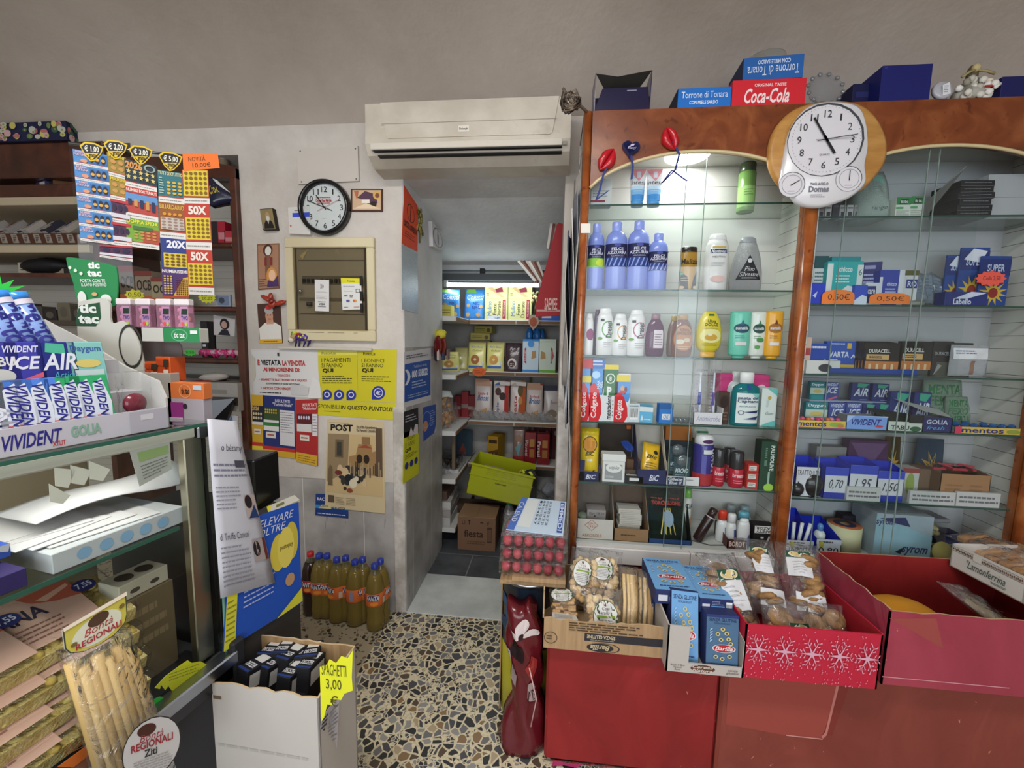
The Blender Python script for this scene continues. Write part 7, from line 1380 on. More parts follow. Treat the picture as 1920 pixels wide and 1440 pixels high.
for s in (-1,1):MB().add([(s*wf/2,.0,hf+.001),(s*.002,0,hf+.006),(s*.002,.2,hf+.006),(s*wf/2,.2,hf+.001)],[(0,1,2,3)],'#957659').box(min(0,s*wf/2),.0,hf+.0005,max(0,s*wf/2),.2,hf+.003,'#957659').build('flap',e)
cart('dark_carton','tall dull brown carton standing behind the brown shipping carton','carton',836,1000,950,2.62,0,.12,'#4f3d32',[('l',.05,.7,.3,.85,2,'#2a201a')])
for k in range(2):
    p=V((-.24+.085*k,2.47+.02*k,0));e=empty('water_bottle',('left','right')[k]+' clear water bottle with green cap beside the brown shipping carton','bottle',p)
    MB().lathe([(0,0),(.04,0),(.042,.01),(.042,.2),(.036,.215),(.02,.262),(.014,.27),(0,.27)],'@crystal',16).build('body',e);MB().lathe([(.016,.266),(.016,.288),(0,.289)],'#2f8a5a!',12).build('cap',e);MB().lathe([(.0425,.1),(.0425,.15)],'#2a6a3e',16,closed=False).build('label',e)
T0=(PY(885,867,2.43),PY(1002,894,2.43));wc=(T0[1]-T0[0]).length;ty=math.atan2(-(T0[1].z-T0[0].z),T0[1].x-T0[0].x)
e=empty('crate','lime yellow plastic crate tipped sideways on the cartons','crate',(T0[0]+T0[1])/2,ry=ty);hc=.205;dc=.26;yl='#a3a81e!';tp=.012
for n,a,b_ in (('front_wall',(-wc/2,0),(wc/2,.004)),('back_wall',(-wc/2,dc-.004),(wc/2,dc)),('side_wall',(-wc/2,0),(-wc/2+.004,dc)),('side_wall',(wc/2-.004,0),(wc/2,dc))):
    m=MB().box(a[0]+tp*0,a[1],-hc,b_[0],b_[1],0,yl,.001)
    if n=='front_wall':m.box(-wc/2-.004,-.006,-.075,wc/2+.004,0,-.068,yl,.001).box(-wc/2-.008,-.01,-.012,wc/2+.008,.002,0,yl,.002).decals([('t','Rubbermaid',.42,.5,.6,.55,'#2a2a18','bi'),('l',.25,.72,.75,.9,3,'#77782a',.15)],lambda u,v,ee=0:V(((u-.5)*wc,-.0005-ee,-hc+hc*v)))
    m.build(n,e)
MB().box(-wc/2,0,-hc,wc/2,dc,-hc+.004,yl).build('bottom',e)
R_=MX.Translation(e.location)@MX.Rotation(ty,4,'Y')
single('crate_board','grey brown cardboard panel standing inside the lime crate','cardboard',MB().box(-.06,0,0,.06,.012,.2,'#8a7a66',.001),R_@V((-.06,.03,-hc+.005)),ry=ty,rx=.1)
e2=empty('work_glove','yellow and black work glove draped at the right end of the crate','glove',R_@V((wc*.34,.06,-.03)),ry=ty)
MB().blob((0,0,.01),(.04,.03,.03),'#b4b83a',12,7,wob=.05).build('palm',e2)
for k in range(4):MB().tube([(-.02+.016*k,-.01,.02),(-.01+.022*k,-.03,.04),(.0+.026*k,-.045,.03)],[.011,.01,.007],['#b4b83a','#22242c','#c4c84a','#22242c'][k]).build('finger',e2)
MB().tube([(.01,.0,.03),(.04,-.01,.05),(.06,-.02,.055)],[.011,.01,.007],'#22242c').build('thumb',e2)
for k in range(3):e=empty('plastic_bag',('lowest','middle','topmost')[k]+' crumpled translucent plastic bag at the store room right','bag',(.06-.02*k,2.5+.03*k,.005+.13*k));mb,fn=pouch(.2,.16,.12,'@film',wob=.03);mb.build('film_bag',e);MB().blob((0,0,.07),(.06,.04,.05),'#5a5e66',10,6,wob=.2).build('paper_wad',e)
for k in range(3):single('paper_stack',('bottom','middle','top')[k]+' bundle of white sheets on the lowest left store shelf','papers',carton(.26,.05,.3,['#b9b7b2','#a39c98','#c4c2be'][k],[('l',.02,.1,.98,.9,4,'#8f8c88',.2)]),V((-.74,2.42,.12+.0505*k)),rz=.04*k)
single('brown_box','small brown box on the bundles of white sheets','box',carton(.2,.06,.2,'#5f4a42',[('r',.2,.4,.8,.9,'#8a7a6a')]),V((-.74,2.45,.272)))
# charms hanging at the wall end, red folder and papers at the right jamb
e=empty('charm_bunch','bunch of red and yellow charm bags hanging on the doorway side wall','charms',PX(826,645,XL+.03));
MB().blob((0,0,.05),(.035,.03,.03),'#c4b83a',10,6,wob=.2).build('raffia',e)
for k,(y,x,z,c) in enumerate(((-.05,.0,-.01,'#7a1e1e'),(.0,.01,-.01,'#8f2a22'),(.06,.0,-.025,'#5a1a22'),(-.02,-.02,-.04,'#4a3a44'),(.04,-.02,.0,'#a3342a'))):MB().blob((x,y,z),(.022,.026,.055),c+'?',9,7,wob=.08).build('charm',e)
for k in range(3):MB().box(-.002+.012*k,-.07+.055*k,-.09,.01+.012*k,-.03+.055*k,-.03,['#b8a8a4','#3a3a5a','#77585a'][k],.002).build('tag',e)
Yr=2.03
mb=px_slab(MB(),[(1044,424),(1048,420),(1056,422),(1060,428),(1056,592),(1005,594),(1004,574)][::-1],Yr,.02,'#8f151d')
a0,a1=PY(1006,594,Yr),PY(1056,550,Yr);mb.decals([('t','SAEMEE',.3,.28,.78,.78,'#c9a8a0','b'),('r',0,.22,1,.3,'#b08a80'),('l',.4,.23,.8,.28,1,'#5a1418')],lambda u,v,ee=0:V((a0.x+(a1.x-a0.x)*u,Yr-.0205-ee,a0.z+(a1.z-a0.z)*v)))
tag(mb.build('red_folder',None,origin=a0),'tall tapering red card folder inside the doorway right side','folder')
for g,(cx_,cy_,n,col,ang,L) in enumerate(((1033,468,5,['#b9b4ac','#6a3a34','#8a847a'],-1.45,.12),(1010,528,8,['#cfcdc8','#7a5a44','#5a2a26','#b8b2a8'],-2.3,.13))):
    for k in range(n):
        c=PY(cx_+3.0*k-6,cy_+(0,1.5)[g]*k,2.06+.004*k);d=V((math.cos(ang+.05*k),0,-math.sin(ang+.05*k)))*L
        q=V((-d.z,0,d.x)).normalized()*.006
        quad('leaflet',('upright','fanned out')[g]+' printed leaflet in the sheaf beside the red folder','leaflet',[c+d-q,c+d+q,c+q,c-q],.02,col[k%len(col)],[],('upright leaflets','fanned leaflets')[g])
# ================================================================= TOBACCO SHELVES ON THE LEFT
m_burr('walnut','#4a2618','#5a3020','#3a1c12',.35)
m_slat('slat_wall',.034,.0008,'#bfb8ac','#8f887c')
YS_=W-.012;XP=-1.40
def wz(px,py,Y=YS_):return PY(px,py,Y).z
zs1,zs2,zs3=wz(80,372),wz(80,461),wz(80,512)
e=empty('tobacco_shelves','dark wood tobacco shelving with cream shelf edges on the left wall','shelving',(-2.2,1.9,0));o_=V(e.location)
def tpart(n,*bx,par=None):
    m=MB(MX.Translation(-o_))
    for q in bx:m.box(*q)
    return m.build(n,e)
xd=PY(181,480,YS_).x
tpart('post',(XP-.034,YS_-.012,0,XP,2.055,2.03,'@walnut',.004));tpart('divider',(xd-.015,YS_,0,xd+.015,2.055,2.0,'@walnut'))
tpart('back_panel',(-3.19,2.04,0,XP-.03,2.055,2.05,'@slat_wall'));tpart('cornice',(-3.1,YS_-.02,2.0,xd+.1,2.05,2.152,'@walnut',.006))
m=MB(MX.Translation(-o_));P=[(xd+.1,1.985),(XP,1.985),(XP,2.03)]+[(XP-(XP-xd-.1)*t,2.03+.05*math.sin(PI*min(1,t*1.6)*.5)) for t in (.1,.25,.4,.6,.8,1)]
m.prism(P,YS_-.014,YS_+.02,'@walnut');m.build('arched_cornice',e)
tpart('drawer_front',(-3.1,YS_-.004,zs1+.006,xd-.015,YS_+.02,zs1+.062,'@walnut',.002))
for z in (zs1,zs2):tpart('shelf_board',(-3.1,YS_-.016,z-.034,xd-.015+.0*z,2.04,z+.002,'#b3a48a',.002))
tpart('shelf_board',(-3.1,YS_,zs3-.02,xd-.015,2.04,zs3,'@walnut'))
RZ=[wz(420,y) for y in (455,575,672)]
for z in RZ:tpart('shelf_board',(xd+.015,YS_-.008,z-.026,XP-.034,2.04,z,'@walnut',.008))
zw=wz(400,715);tpart('counter_board',(xd+.015,YS_-.02,zw-.02,XP-.034,2.04,zw,'#b9b5ae'))
zl=wz(70,600)
tpart('shelf_board',(-3.1,YS_,zl-.02,xd,2.04,zl,'#4a4038'))
tpart('price_strip',(-3.1,YS_-.022,zs2+.004,xd-.02,YS_-.018,zs2+.052,'#4a2a1c'))
for k in range(8):
    a=PY(6+21*k,445,YS_-.024);w=.031;mb=MB().prism([(-w/2-.006,.04),(w/2-.006,.04),(w/2+.006,0),(-w/2+.006,0)],0,.001,'#8d8378')
    mb.decals([('l',.25,.15,.75,.9,4,'#2a2420',.5)],fF(w,.04));single('price_label',('first','second','third','fourth','fifth','sixth','seventh','last')[k]+' slanting price label from the left on the tobacco shelf strip','label',mb,V((a.x,YS_-.0231,zs2+.008)),group='slanting price labels')
for k in range(9):
    c=['#8f8a84','#6a2a2c','#8a8480','#2f3550','#a09890','#b0a8a0','#2b2b36','#31366a','#a39a90'][k]
    single('cigarette_pack',('first','second','third','fourth','fifth','sixth','seventh','eighth','last')[k]+' flat tobacco pack from the left on the shelf above the price labels','pack',carton(.05,.022,.085,c,[('r',.1,.2,.9,.7,'#b9b2a8')],top=[('r',.1,.1,.9,.5,'#b4aca4'),('l',.2,.2,.8,.45,2,'#3a3434')]),V((PY(5+17.5*k,435,1.8).x,YS_+.01+.02*(k%2),zs2+.056)),rx=.8,rz=-.3,group='flat tobacco packs')
for k in range(3):single('cigarette_pack',('blue and white','dark','brown')[k]+' pack lying on top of the drawer front at the left','pack',carton(.09,.02,.055,['#2c3560','#1c1a20','#5a3a24'][k],[('r',.4,.1,.95,.8,'#b9b4b0')] if not k else []),V((PY(92+22*k,338,1.80).x,1.765,zs1+.064)),rz=-.3+.3*k)
single('dark_bag','black soft bag lying on the left tobacco shelf','bag',MB().blob((0,.05,.042),(.13,.06,.042),'#141214',12,7,wob=.08),V((PY(80,500,1.8).x,1.77,zs3)))
for k in range(5):cart('small_carton',('leaning white','grey','white topped','cream lettered','dark')[k]+' carton on the shelf left of the green mint sign','carton',35+21*k,56+21*k,(492,500,497,494,502)[k],1.80,zs3+.0005,.06,['#a89f8c','#5a5654','#6a625a','#8f8470','#2a2626'][k],[('l',.2,.3,.8,.7,2,'#3a342e')],rz=.1*(k==0))
for k in range(7):cart('tin',('first','second','third','fourth','fifth','sixth','last')[k]+' dim tin or carton from the left low on the tobacco shelving','tin',30+26*k,53+26*k,568+6*(k%3),1.82,zl,.06,['#3a3430','#4a443c','#2f2a2a','#6a6250','#39342f','#7a7058','#4a3a30'][k],[('e',.5,.5,.3,.3,'#5a5448')],group='dim tins')
quad('crisp_bag','dark blue crisp bag with yellow lettering lying at the right bay top','bag',[PY(390,332,1.72),PY(405,336,1.72),PY(446,374,1.74),PY(393,385,1.70)],.03,'#1c2038!',[('t','Crok',.05,.35,.6,.7,'#b8a23a','b'),('p',[(.55,1),(1,.95),(1,.3)],'#c9c8c4')],curl=.012)
for k in range(3):cart('red_pack',('dark','tall red','short red and white')[k]+' pack on the right bay upper shelf','pack',396+12*k,408+14*k+8*(k==2),(415,415,433)[k],1.765,RZ[0],.05,['#2a2024','#9a1c2e','#a8303a'][k],[('r',.1,.2,.9,.5,'#b4747a')] if k else [])
for k in range(3):cart('paper_display',('left','middle','right')[k]+' rolling paper display carton in the right bay','display box',224+30*k,252+34*k,(498,508,520)[k],1.80-.01*k,RZ[1],.08,['#6a5a4c','#8a7a68','#9a8a6c'][k],[('t','OCB',.1,.45,.95,.75,'#2a221c','b'),('r',0,.85,1,1,'#7a3a34'),('r',.0,0,1,.3,'#b05a34')])
for k in range(3):single('glass_tumbler',('left','middle','right')[k]+' clear glass standing behind the ticket strips','glass',MB().lathe([(0,0),(.02,0),(.028,.07),(.026,.07),(.018,.004),(0,.004)],'@tank',14),V((PY(262+14*k,520,1.9).x,1.92,RZ[1]+.001)),group='clear glasses')
def star(label,px,py,Y,rx,rz,n,col,txt,tc='#33331c'):
    c=PY(px,py,Y);P=[((rx if i%2 else rx*.8)*math.cos(2*PI*i/(2*n)),(rz if i%2 else rz*.74)*math.sin(2*PI*i/(2*n))) for i in range(2*n)]
    mb=MB().prism(P,0,.001,col).decals([('t',txt,.2,.28,.82,.72,tc)],lambda u,v,ee=0:V(((u-.5)*2*rx,-ee,(v-.5)*2*rz)))
    return single('price_tag',label,'price tag',mb,c)
star('yellow star price tag on the right bay middle shelf',388,557,1.72,.045,.03,13,'#c9c82c','Italian\n20,25')
star('green oval price tag under the pink ribbons',356,661,1.72,.032,.017,12,'#4ac24a','0,50')
star('yellow cloud price tag above the pink mint boxes',252,553,1.3,.04,.02,9,'#d2c838','0,50')
e2=empty('pig_figurine','tiny pink pig figurine on the right bay shelf','figurine',V((PY(418,550,1.8).x,1.80,RZ[1])))
MB().blob((0,0,.02),(.024,.016,.018),'#b8808a!',10,7).build('body',e2);MB().blob((-.016,-.012,.04),(.014,.012,.013),'#b8808a!',10,7).build('head',e2)
cart('framed_picture','small pale blue framed picture beside the yellow star tag','frame',405,432,552,1.735,RZ[1],.012,'#8d98ac',[('r',.1,.1,.9,.9,'#6a7890'),('e',.4,.5,.2,.25,'#3a3f4a')])
quad('portrait_photo','white photo card of a dark haired person on the right bay shelf','photo',[PY(400,590,1.79),PY(441,599,1.79),PY(440,631,1.77),PY(401,628,1.77)],.002,'#b9b5b4',[('e',.52,.62,.22,.3,'#1f1a1e'),('e',.5,.58,.13,.2,'#b08d80'),('p',[(.2,.02),(.8,.02),(.68,.32),(.4,.32)],'#23222a')])
cart('black_box','narrow black box standing beside the portrait photo','box',377,389,602,1.79,RZ[2],.05,'#18181c',[('r',.2,.3,.7,.36,'#c9c9c9')])
for k,(px,py) in enumerate(((386,650),(407,643),(424,655),(438,648),(402,660))):
    c=V((PY(px,py,1.77).x,1.77,RZ[2]+.022));mb=MB()
    for s in (-1,1):mb.blob((s*.02,0,.004),(.02,.012,.014),['#c93a78!','#d0a0b0!'][k%2],9,6,MX.Rotation(s*.4,3,'Y'),.15)
    mb.blob((0,0,0),(.008,.012,.022),'#b82a68!')
    single('ribbon_favour',('first','second','third','fourth','last')[k]+' pink ribbon favour from the left on the right bay lower shelf','ribbon',mb,c,group='pink ribbon favours')
cart('printer','grey white flat printer under the pink ribbons','printer',346,446,717,1.70,zw-.13,.25,'#a39e98',[('r',0,.2,1,.5,'#4a4644'),('r',.2,.6,.8,.75,'#8a857e')])
single('red_booklet','red booklet and crumpled papers on the printer','booklet',MB().box(-.09,0,0,.03,.08,.008,'#8a2a2a').blob((.02,.02,.02),(.07,.03,.02),'#b9b2aa',10,6,wob=.15),V((PY(395,705,1.74).x,1.72,zw)),ry=-.08)
quad('monitor','black screen tilted below the printer','monitor',[PY(383,752,1.62),PY(440,747,1.66),PY(424,790,1.66),PY(395,792,1.62)],.03,'#17171a!',[('r',.04,.04,.96,.94,'#101013')])
quad('red_magazine','red and white magazine beside the shelving post','magazine',[PY(418,775,1.68),PY(446,780,1.69),PY(446,834,1.69),PY(424,836,1.68)],.004,'#a8242c',[('r',0,.62,1,1,'#b4b4bc'),('p',[(.2,.62),(.6,.95),(.75,.62)],'#4a78b8'),('t','ARE',.08,.4,.85,.56,'#d8c9c6','b'),('l',.1,.15,.9,.34,3,'#c9888a',.3)])
# floral box on top of the shelving and bottles along the cornice
fl=random.Random(4);D=[('e',fl.uniform(.03,.97),fl.uniform(.1,.9),fl.uniform(.02,.045),fl.uniform(.1,.2),fl.choice(['#b4666e','#b9b8a8','#c9a0a0','#6a7f4a','#3f5a44','#c4b860'])) for _ in range(46)]
D+=[('e',d[1]+.0,d[2],.012,.05,'#8a8a50') for d in D[:30]]
fb0,fb1=PY(0,258,1.70),PY(168,262,1.74)
cart('floral_box','dark blue flower patterned gift box on top of the tobacco shelving','box',-40,124,229,1.71,2.1525,.26,'#1c2140',D,right=D)
for k in range(6):p,w,h=span(300+22*k,318+22*k,279+3*k,1.80,2.05);single('jar',('first','second','third','fourth','fifth','last')[k]+' small jar from the left standing along the shelving top','jar',MB().lathe([(0,0),(w*.45,0),(w*.5,h*.7),(w*.52,h*.72),(w*.5,h),(0,h)],['#3f4468','#8f8a3e','#77766a','#8a8886','#8f6a50','#7a6a5a'][k]+'!',12),p+V((0,.0,.0)),group='jars on the shelving top')
# ----------------------------------------------------------------- scratch ticket strips on a clear panel
TO=PY(135,300,1.0);TN=V((1,-1,0)).normalized()
TPt=lambda x,y,off=0:PP(x,y,TO-TN*0+TN*off,TN)
ct=empty('ticket_panel','tall clear panel behind the hanging scratch tickets','panel',TPt(270,500,-.004));b0=TPt(155,560,-.004);b1=TPt(398,560,-.004)
ZC=1.128
mb=MB();th=V((0,0,0));oo=V(ct.location)
q=[V((b0.x,b0.y,ZC)),V((b1.x,b1.y,ZC)),V((b1.x,b1.y,TPt(400,300).z)),V((b0.x,b0.y,TPt(140,270).z))]
mb.add([p-oo for p in q]+[p-oo-TN*.003 for p in q],[(0,1,2,3),(7,6,5,4),(0,4,5,1),(1,5,6,2),(2,6,7,3),(3,7,4,0)],'@glass');mb.build('clear_sheet',ct)
MB().tube([q[3]-oo,q[2]-oo],.004,'#8f9498~',6).build('rail',ct)
def dots(n,m,u0,v0,u1,v1,c):return [('e',u0+(u1-u0)*(i+.5)/n,v0+(v1-v0)*(j+.5)/m,(u1-u0)/n*.36,(v1-v0)/m*.34,c) for i in range(n) for j in range(m)]
WH=[('r',0,0,1,.17,'#d0cdc8'),('l',.05,.04,.9,.12,1,'#8a8580',.4),('r',0,.17,1,.2,'#a83a34')]
ART={
 'blue':('#4a82b8',WH+[('r',.42,.25,.98,.9,'#3a6aa0')]+[q for k in range(3) for q in (('e',.52+.17*k,.55,.07,.28,'#23283e'),('e',.52+.17*k,.52,.06,.1,'#c99a4a'))]+[('t','NUMERI\nFORTUNA',.03,.62,.4,.94,'#d0a8b0','b'),('e',.3,.32,.1,.12,'#c98a6a')]),
 'gold':('#8f7a34',WH+dots(2,2,.1,.25,.9,.8,'#b8864a')+[('t','MILIONI',.1,.84,.9,.97,'#d2b83a','b')]),
 'purple':('#4a2a44',WH+dots(3,1,.05,.45,.95,.85,'#2a2340')+[('r',0,.88,1,1,'#a8323a'),('r',0,.22,1,.4,'#c4c0c8')]),
 '2026':('#23343c',WH+[('t','2026',.02,.68,.55,.95,'#c98a4a','bb')]+[('s',.12+.19*i,.58-.2*j,.08,.1,'#c9b46a',5,.45) for i in range(5) for j in range(2)]+[('o',.78,.82,.18,.14,.3,'#8d9a94')]),
 'num':('#a8423a',WH+[('r',0,.82,1,1,'#b03a34'),('t','NUMERI FORTUNATI',.03,.86,.97,.96,'#dcd2c8','b'),('r',.0,.55,1,.8,'#5a86b8')]+[('r',.08+.18*k,.3+.03*(4-k),.19+.18*k,.62,('#23304e','#b8884a')[k%2]) for k in range(5)]),
 'doppia':('#6f9a34',WH+[('r',.5,.2,1,.7,'#a34a34'),('t','DOPPIA SFIDA',.02,.82,.98,.96,'#d8d23a','b')]+dots(4,3,.2,.28,.95,.6,'#b8844a')+[('r',.2,.62,.8,.74,'#3f6a3a')]),
 'tutto':('#2f6a72',WH+[('t','TUTTOXTUTTO',.02,.86,.98,.97,'#c9bf8a','b')]+dots(3,4,.3,.25,.95,.7,'#c9a23a')+[('l',.05,.25,.22,.8,7,'#a9bcae')]),
 'bili':('#8a5228',WH+[('t','BILIARDARIO',.03,.82,.97,.95,'#d0a84a','b')]+dots(4,1,.1,.62,.9,.74,'#c98a34')+[('r',.05,.24,.95,.58,'#b8aca4')]+dots(4,4,.05,.24,.95,.58,'#8a7468')),
 '20x':('#2c3a78',[('t','20X',.22,.68,.98,.94,'#d6d6dc','bb'),('r',.1,.05,.98,.52,'#cdb53a')]+dots(4,4,.12,.08,.96,.5,'#6a4a1e')),
 'numerissimi':('#4a2f68',[('t','NUMERISSIMI',.02,.86,.98,.97,'#dcd6d0','b'),('p',[(.4,.08),(1,.08),(1,.75),(.8,.7)],'#c9a83e'),('r',0,0,1,.07,'#a8442c')]+dots(3,8,.05,.12,.4,.78,'#c4a85a')+dots(6,8,.5,.1,.98,.68,'#6e2f2a')),
 '50x':('#b03a2c',WH+[('t','50X',.15,.76,.85,.95,'#dcd2c8','bb'),('r',.03,.22,.97,.7,'#cfb834')]+dots(5,5,.05,.24,.95,.68,'#7a5a1e')),
 'grid':('#b03a2c',WH+[('r',.03,.22,.97,.98,'#cfb834')]+dots(5,5,.05,.24,.95,.96,'#7a5a1e')),
 'green':('#3a6a34',[('r',0,.0,1,.2,'#d0cdc8'),('r',.05,.5,.95,.7,'#b9b4bc')]+dots(5,2,.1,.75,.9,.95,'#c9a24a')+[('e',.5,.32,.3,.1,'#c9c04a')]),
}
def strip(nm,where,TL,TR,BR,BL,kinds,off=.001,splits=None):
    n=len(kinds);sp=splits or [k/n for k in range(n+1)]
    L=lambda A,B,t:(A[0]+(B[0]-A[0])*t,A[1]+(B[1]-A[1])*t)
    for k,a in enumerate(kinds):
        col,D=ART[a];P=[L(TL,BL,sp[k]),L(TR,BR,sp[k]),L(TR,BR,sp[k+1]),L(TL,BL,sp[k+1])]
        quad('scratch_ticket','%s scratch ticket, %s down the %s hanging strip'%(nm[k] if isinstance(nm,list) else nm,('top','second','third','fourth','fifth','sixth')[k],where),'ticket',[TPt(x,y,off) for x,y in P],.0008,col,D,'hanging scratch tickets')
strip('blue','leftmost',(136,279),(201,291),(215,459),(151,451),['blue']*6)
strip(['gold','gold','purple','purple'],'narrow second',(200,285),(236,296),(248,463),(213,459),['gold','gold','purple','purple'],.0005)
strip('white and purple','short low',(187,459),(248,462),(249,491),(187,482),['purple'],.0004)
strip(['dark star','red and blue','green'],'middle',(233,297),(293,312),(299,469),(238,461),['2026','num','doppia'],.001,[0,.31,.67,1])
strip(['teal','brown','dark blue','purple'],'fourth',(295,318),(343,325),(355,560),(305,558),['tutto','bili','20x','numerissimi'],.0008,[0,.25,.53,.77,1])
strip('green','lowest short',(342,561),(362,560),(363,616),(341,614),['green'],.0006)
strip(['yellow dotted','red and yellow','lower red and yellow'],'rightmost',(341,318),(390,319),(402,554),(354,552),['grid','50x','50x'],.0012,[0,.27,.64,1])
for k,(x,y,t) in enumerate(((172,285,'1,00'),(217,281,'2,00'),(264,291,'3,00'),(320,303,'5,00'))):
    L=[(-23,-12),(-14,-19),(6,-17),(22,-9),(18,3),(6,16),(-2,18),(-12,8)];a=[TPt(x+p*1.0,y+q,.004) for p,q in L];b=[TPt(x+p*.86,y+q*.84,.0045) for p,q in L]
    mb=MB();mb.add(a+[p-TN*.001 for p in a],[tuple(range(8))[::-1],tuple(range(8,16))]+[(i,(i+1)%8,8+(i+1)%8,8+i) for i in range(8)],'#d0b02c');mb.add(b,[tuple(range(8))[::-1]],'#26242a')
    c0,c1,c2=TPt(x-13,y+2,.0048),TPt(x+13,y+2,.0048),TPt(x,y+15,.0048);mb.add([c0,c2,c1],[(0,1,2)],'#d0b02c')
    A,Bq=TPt(x-13,y,.005),TPt(x+14,y+3,.005);hh=.018
    mb.decals([('t','\u20ac '+t,0,0,1,1,'#dcd8c8','b'),('t','gratta',.25,-.8,.8,-.1,'#3a2e1a','b')],lambda u,v,ee=0:A+(Bq-A)*u+V((0,0,v*hh))+TN*ee)
    tag(mb.build('price_shield',None,origin=a[5]),'yellow shield price sign above the %s ticket strip'%('leftmost','narrow second','middle','fourth')[k],'price sign')
quad('price_tag','orange torn edged tag announcing a novelty at 10,00','price tag',[TPt(342,287,.003),TPt(408,287,.003),TPt(412,315,.003),TPt(344,321,.003)],.001,'#e0702c',[('t','NOVIT\u00c0',.15,.52,.62,.85,'#4a2412'),('t','10,00\u20ac',.25,.12,.75,.42,'#4a2412')])
# ================================================================= DELI COUNTER
A0=PY(400,790,.80);ZA=A0.z
r_=ray(1171,620);dC=V((r_.x,r_.y,0)).normalized();nC=V((dC.y,-dC.x,0))
PC=lambda x,y,off=0:PP(x,y,A0+nC*off,nC)
angC=math.atan2(dC.y,dC.x)
ZR=PC(420,1225).z
ce=empty('deli_counter','glass fronted deli counter with chrome rail at the left','counter',(A0.x,A0.y,0),angC)
Lc=.95;dp=.42
def cp(n,mb):return mb.build(n,ce)
cp('front_glass',MB().box(-Lc,0,ZR,0,.005,ZA-.006,'@deli_glass'));cp('end_glass',MB().box(-.005,.005,ZR,0,dp,ZA-.006,'@glass').box(-.0045,-.001,ZR,.0005,.0,ZA,'#7fb8a4!'))
cp('top_glass',MB().box(-Lc,0,ZA-.006,0,dp,ZA,'@shelf_glass').box(-Lc,-.001,ZA-.0065,0,0,ZA+.0005,'#2d5a4c!'))
cp('light_strip',MB().box(-Lc,.012,ZA-.03,-.03,.05,ZA-.007,'#b9b6ac',.003).box(-.028,.008,ZA-.034,-.004,.055,ZA-.008,'#77767a~',.003))
cp('mirror_post',MB().box(-.05,.02,ZR,-.012,.04,ZA-.03,'#b9b4a0~',.002).box(-.012,.02,ZR,-.004,.06,ZA-.03,'#5a5854~'))
zsG=ZR+(ZA-ZR)*.60
cp('glass_shelf',MB().box(-Lc,.035,zsG-.008,-.06,dp-.03,zsG,'@shelf_glass').box(-Lc,.034,zsG-.008,-.06,.035,zsG,'#2d5a4c!'))
cp('chrome_rail',MB().box(-Lc,-.022,ZR-.03,.01,.012,ZR,'#a3a7b0~',.003));cp('base',MB().box(-Lc,-.012,.08,0,dp,ZR-.03,'#2b2b2f').box(-Lc,-.014,ZR-.06,0,-.012,ZR-.034,'#4a4a4e~'))
cp('deck',MB().box(-Lc,.012,ZR-.02,0,dp,ZR-.006,'#3a3a3c').box(-.2,.02,ZR-.0055,-.02,.1,ZR-.005,'#141416'));cp('end_cap',MB().box(-.0,-.02,ZR-.16,.03,.05,ZR+.02,'#232326',.004))
cp('back_wall',MB().box(-Lc,dp-.005,ZR,0,dp,ZA-.01,'#8f8068'))
def loc(x,y,z):return ce.matrix_basis@V((x,y,z))
bpy.context.view_layer.update()
CL=MX.Translation(ce.location)@MX.Rotation(angC,4,'Z');loc=lambda x,y,z:CL@V((x,y,z));CI=CL.inverted()
cx=lambda px,py:(CI@PC(px,py)).x
noisy('pasta','#bb9f55','#dcc886',60,.6,.5)
def tray(label,x,y,z,k,tilt):
    e=empty('pasta_tray',label,'pasta tray',loc(x,y,z),angC+tilt,.3);w,d,h=.19,.15,.045
    MB().box(-w/2,0,0,w/2,d,h,'@film2',.006).build('clear_tray',e);c=MB();r=random.Random(k)
    for j in range(90):c.blob((r.uniform(-w*.42,w*.42),r.uniform(.014,d-.014),r.uniform(.008,h-.008)),(.011,.008,.007),r.choice(['#c4ab58','#d2bd72','#b89a4a']),7,4,MX.Rotation(r.uniform(0,3),3,'Z'))
    c.build('pasta',e)['kind']='stuff'
    MB().box(-w*.46,.006,.003,w*.46,d-.006,.03,'@pasta').build('pasta_bed',e)
    MB().decals([('r',.02,.06,.72,.97,'#c9a090'),('t','RANA',.06,.52,.46,.74,'#2a2440','b'),('l',.1,.15,.5,.45,4,'#8a5a50',.35),('p',[(.36,.95),(.72,.97),(.72,.6),(.55,.66),(.42,.78)],'#b85a44'),('p',[(.45,.8),(.7,.9),(.7,.84),(.5,.72)],'#d8a890'),('e',.78,.72,.09,.12,'#2a2e6a'),('t','7,55',.72,.66,.84,.78,'#d0d0e0','b')],lambda u,v,ee=0:V(((u-.5)*w,d*v,h+.0006+ee)),1).build('label',e)
x1,x2=cx(110,1330),cx(300,1230)
for k in range(4):tray(('lowest','second','third','topmost')[k]+' pasta tray of the stack nearest the camera in the deli counter',x1-.03,.03+.012*k,ZR+.05*k,k,.05*(k%2))
for k in range(4):tray(('lowest','second','third','topmost')[k]+' pasta tray of the stack toward the counter far end',x2-.08,.045+.01*k,ZR+.05*k,7+k,-.06*(k%2))
def inbox(name,label,cat,x,y,z,w,d,h,col,D=(),T=(),rz=0,rx=0):return single(name,label,cat,carton(w,h,d,col,D,T),loc(x,y,z),angC+rz,rx)
xs=cx(240,1020)
inbox('flat_box','long white box with pale blue dots on the counter glass shelf','box',xs+.025,.045,zsG+.0005,.21,.2,.035,'#b4b8bc',[('e',.2+.15*k,.5,.05,.3,'#7fa4c4') for k in range(5)],[('e',.15+.2*k,.3+.3*(k%2),.06,.1,'#a9bccc') for k in range(4)])
inbox('purple_box','dark purple glossy box at the left on the counter glass shelf','box',cx(40,1075)-.06,.045,zsG+.0005,.17,.15,.03,'#33285e',[],[('p',[(.3,.4),(.9,.7),(.95,.5),(.4,.2)],'#8f88a8')])
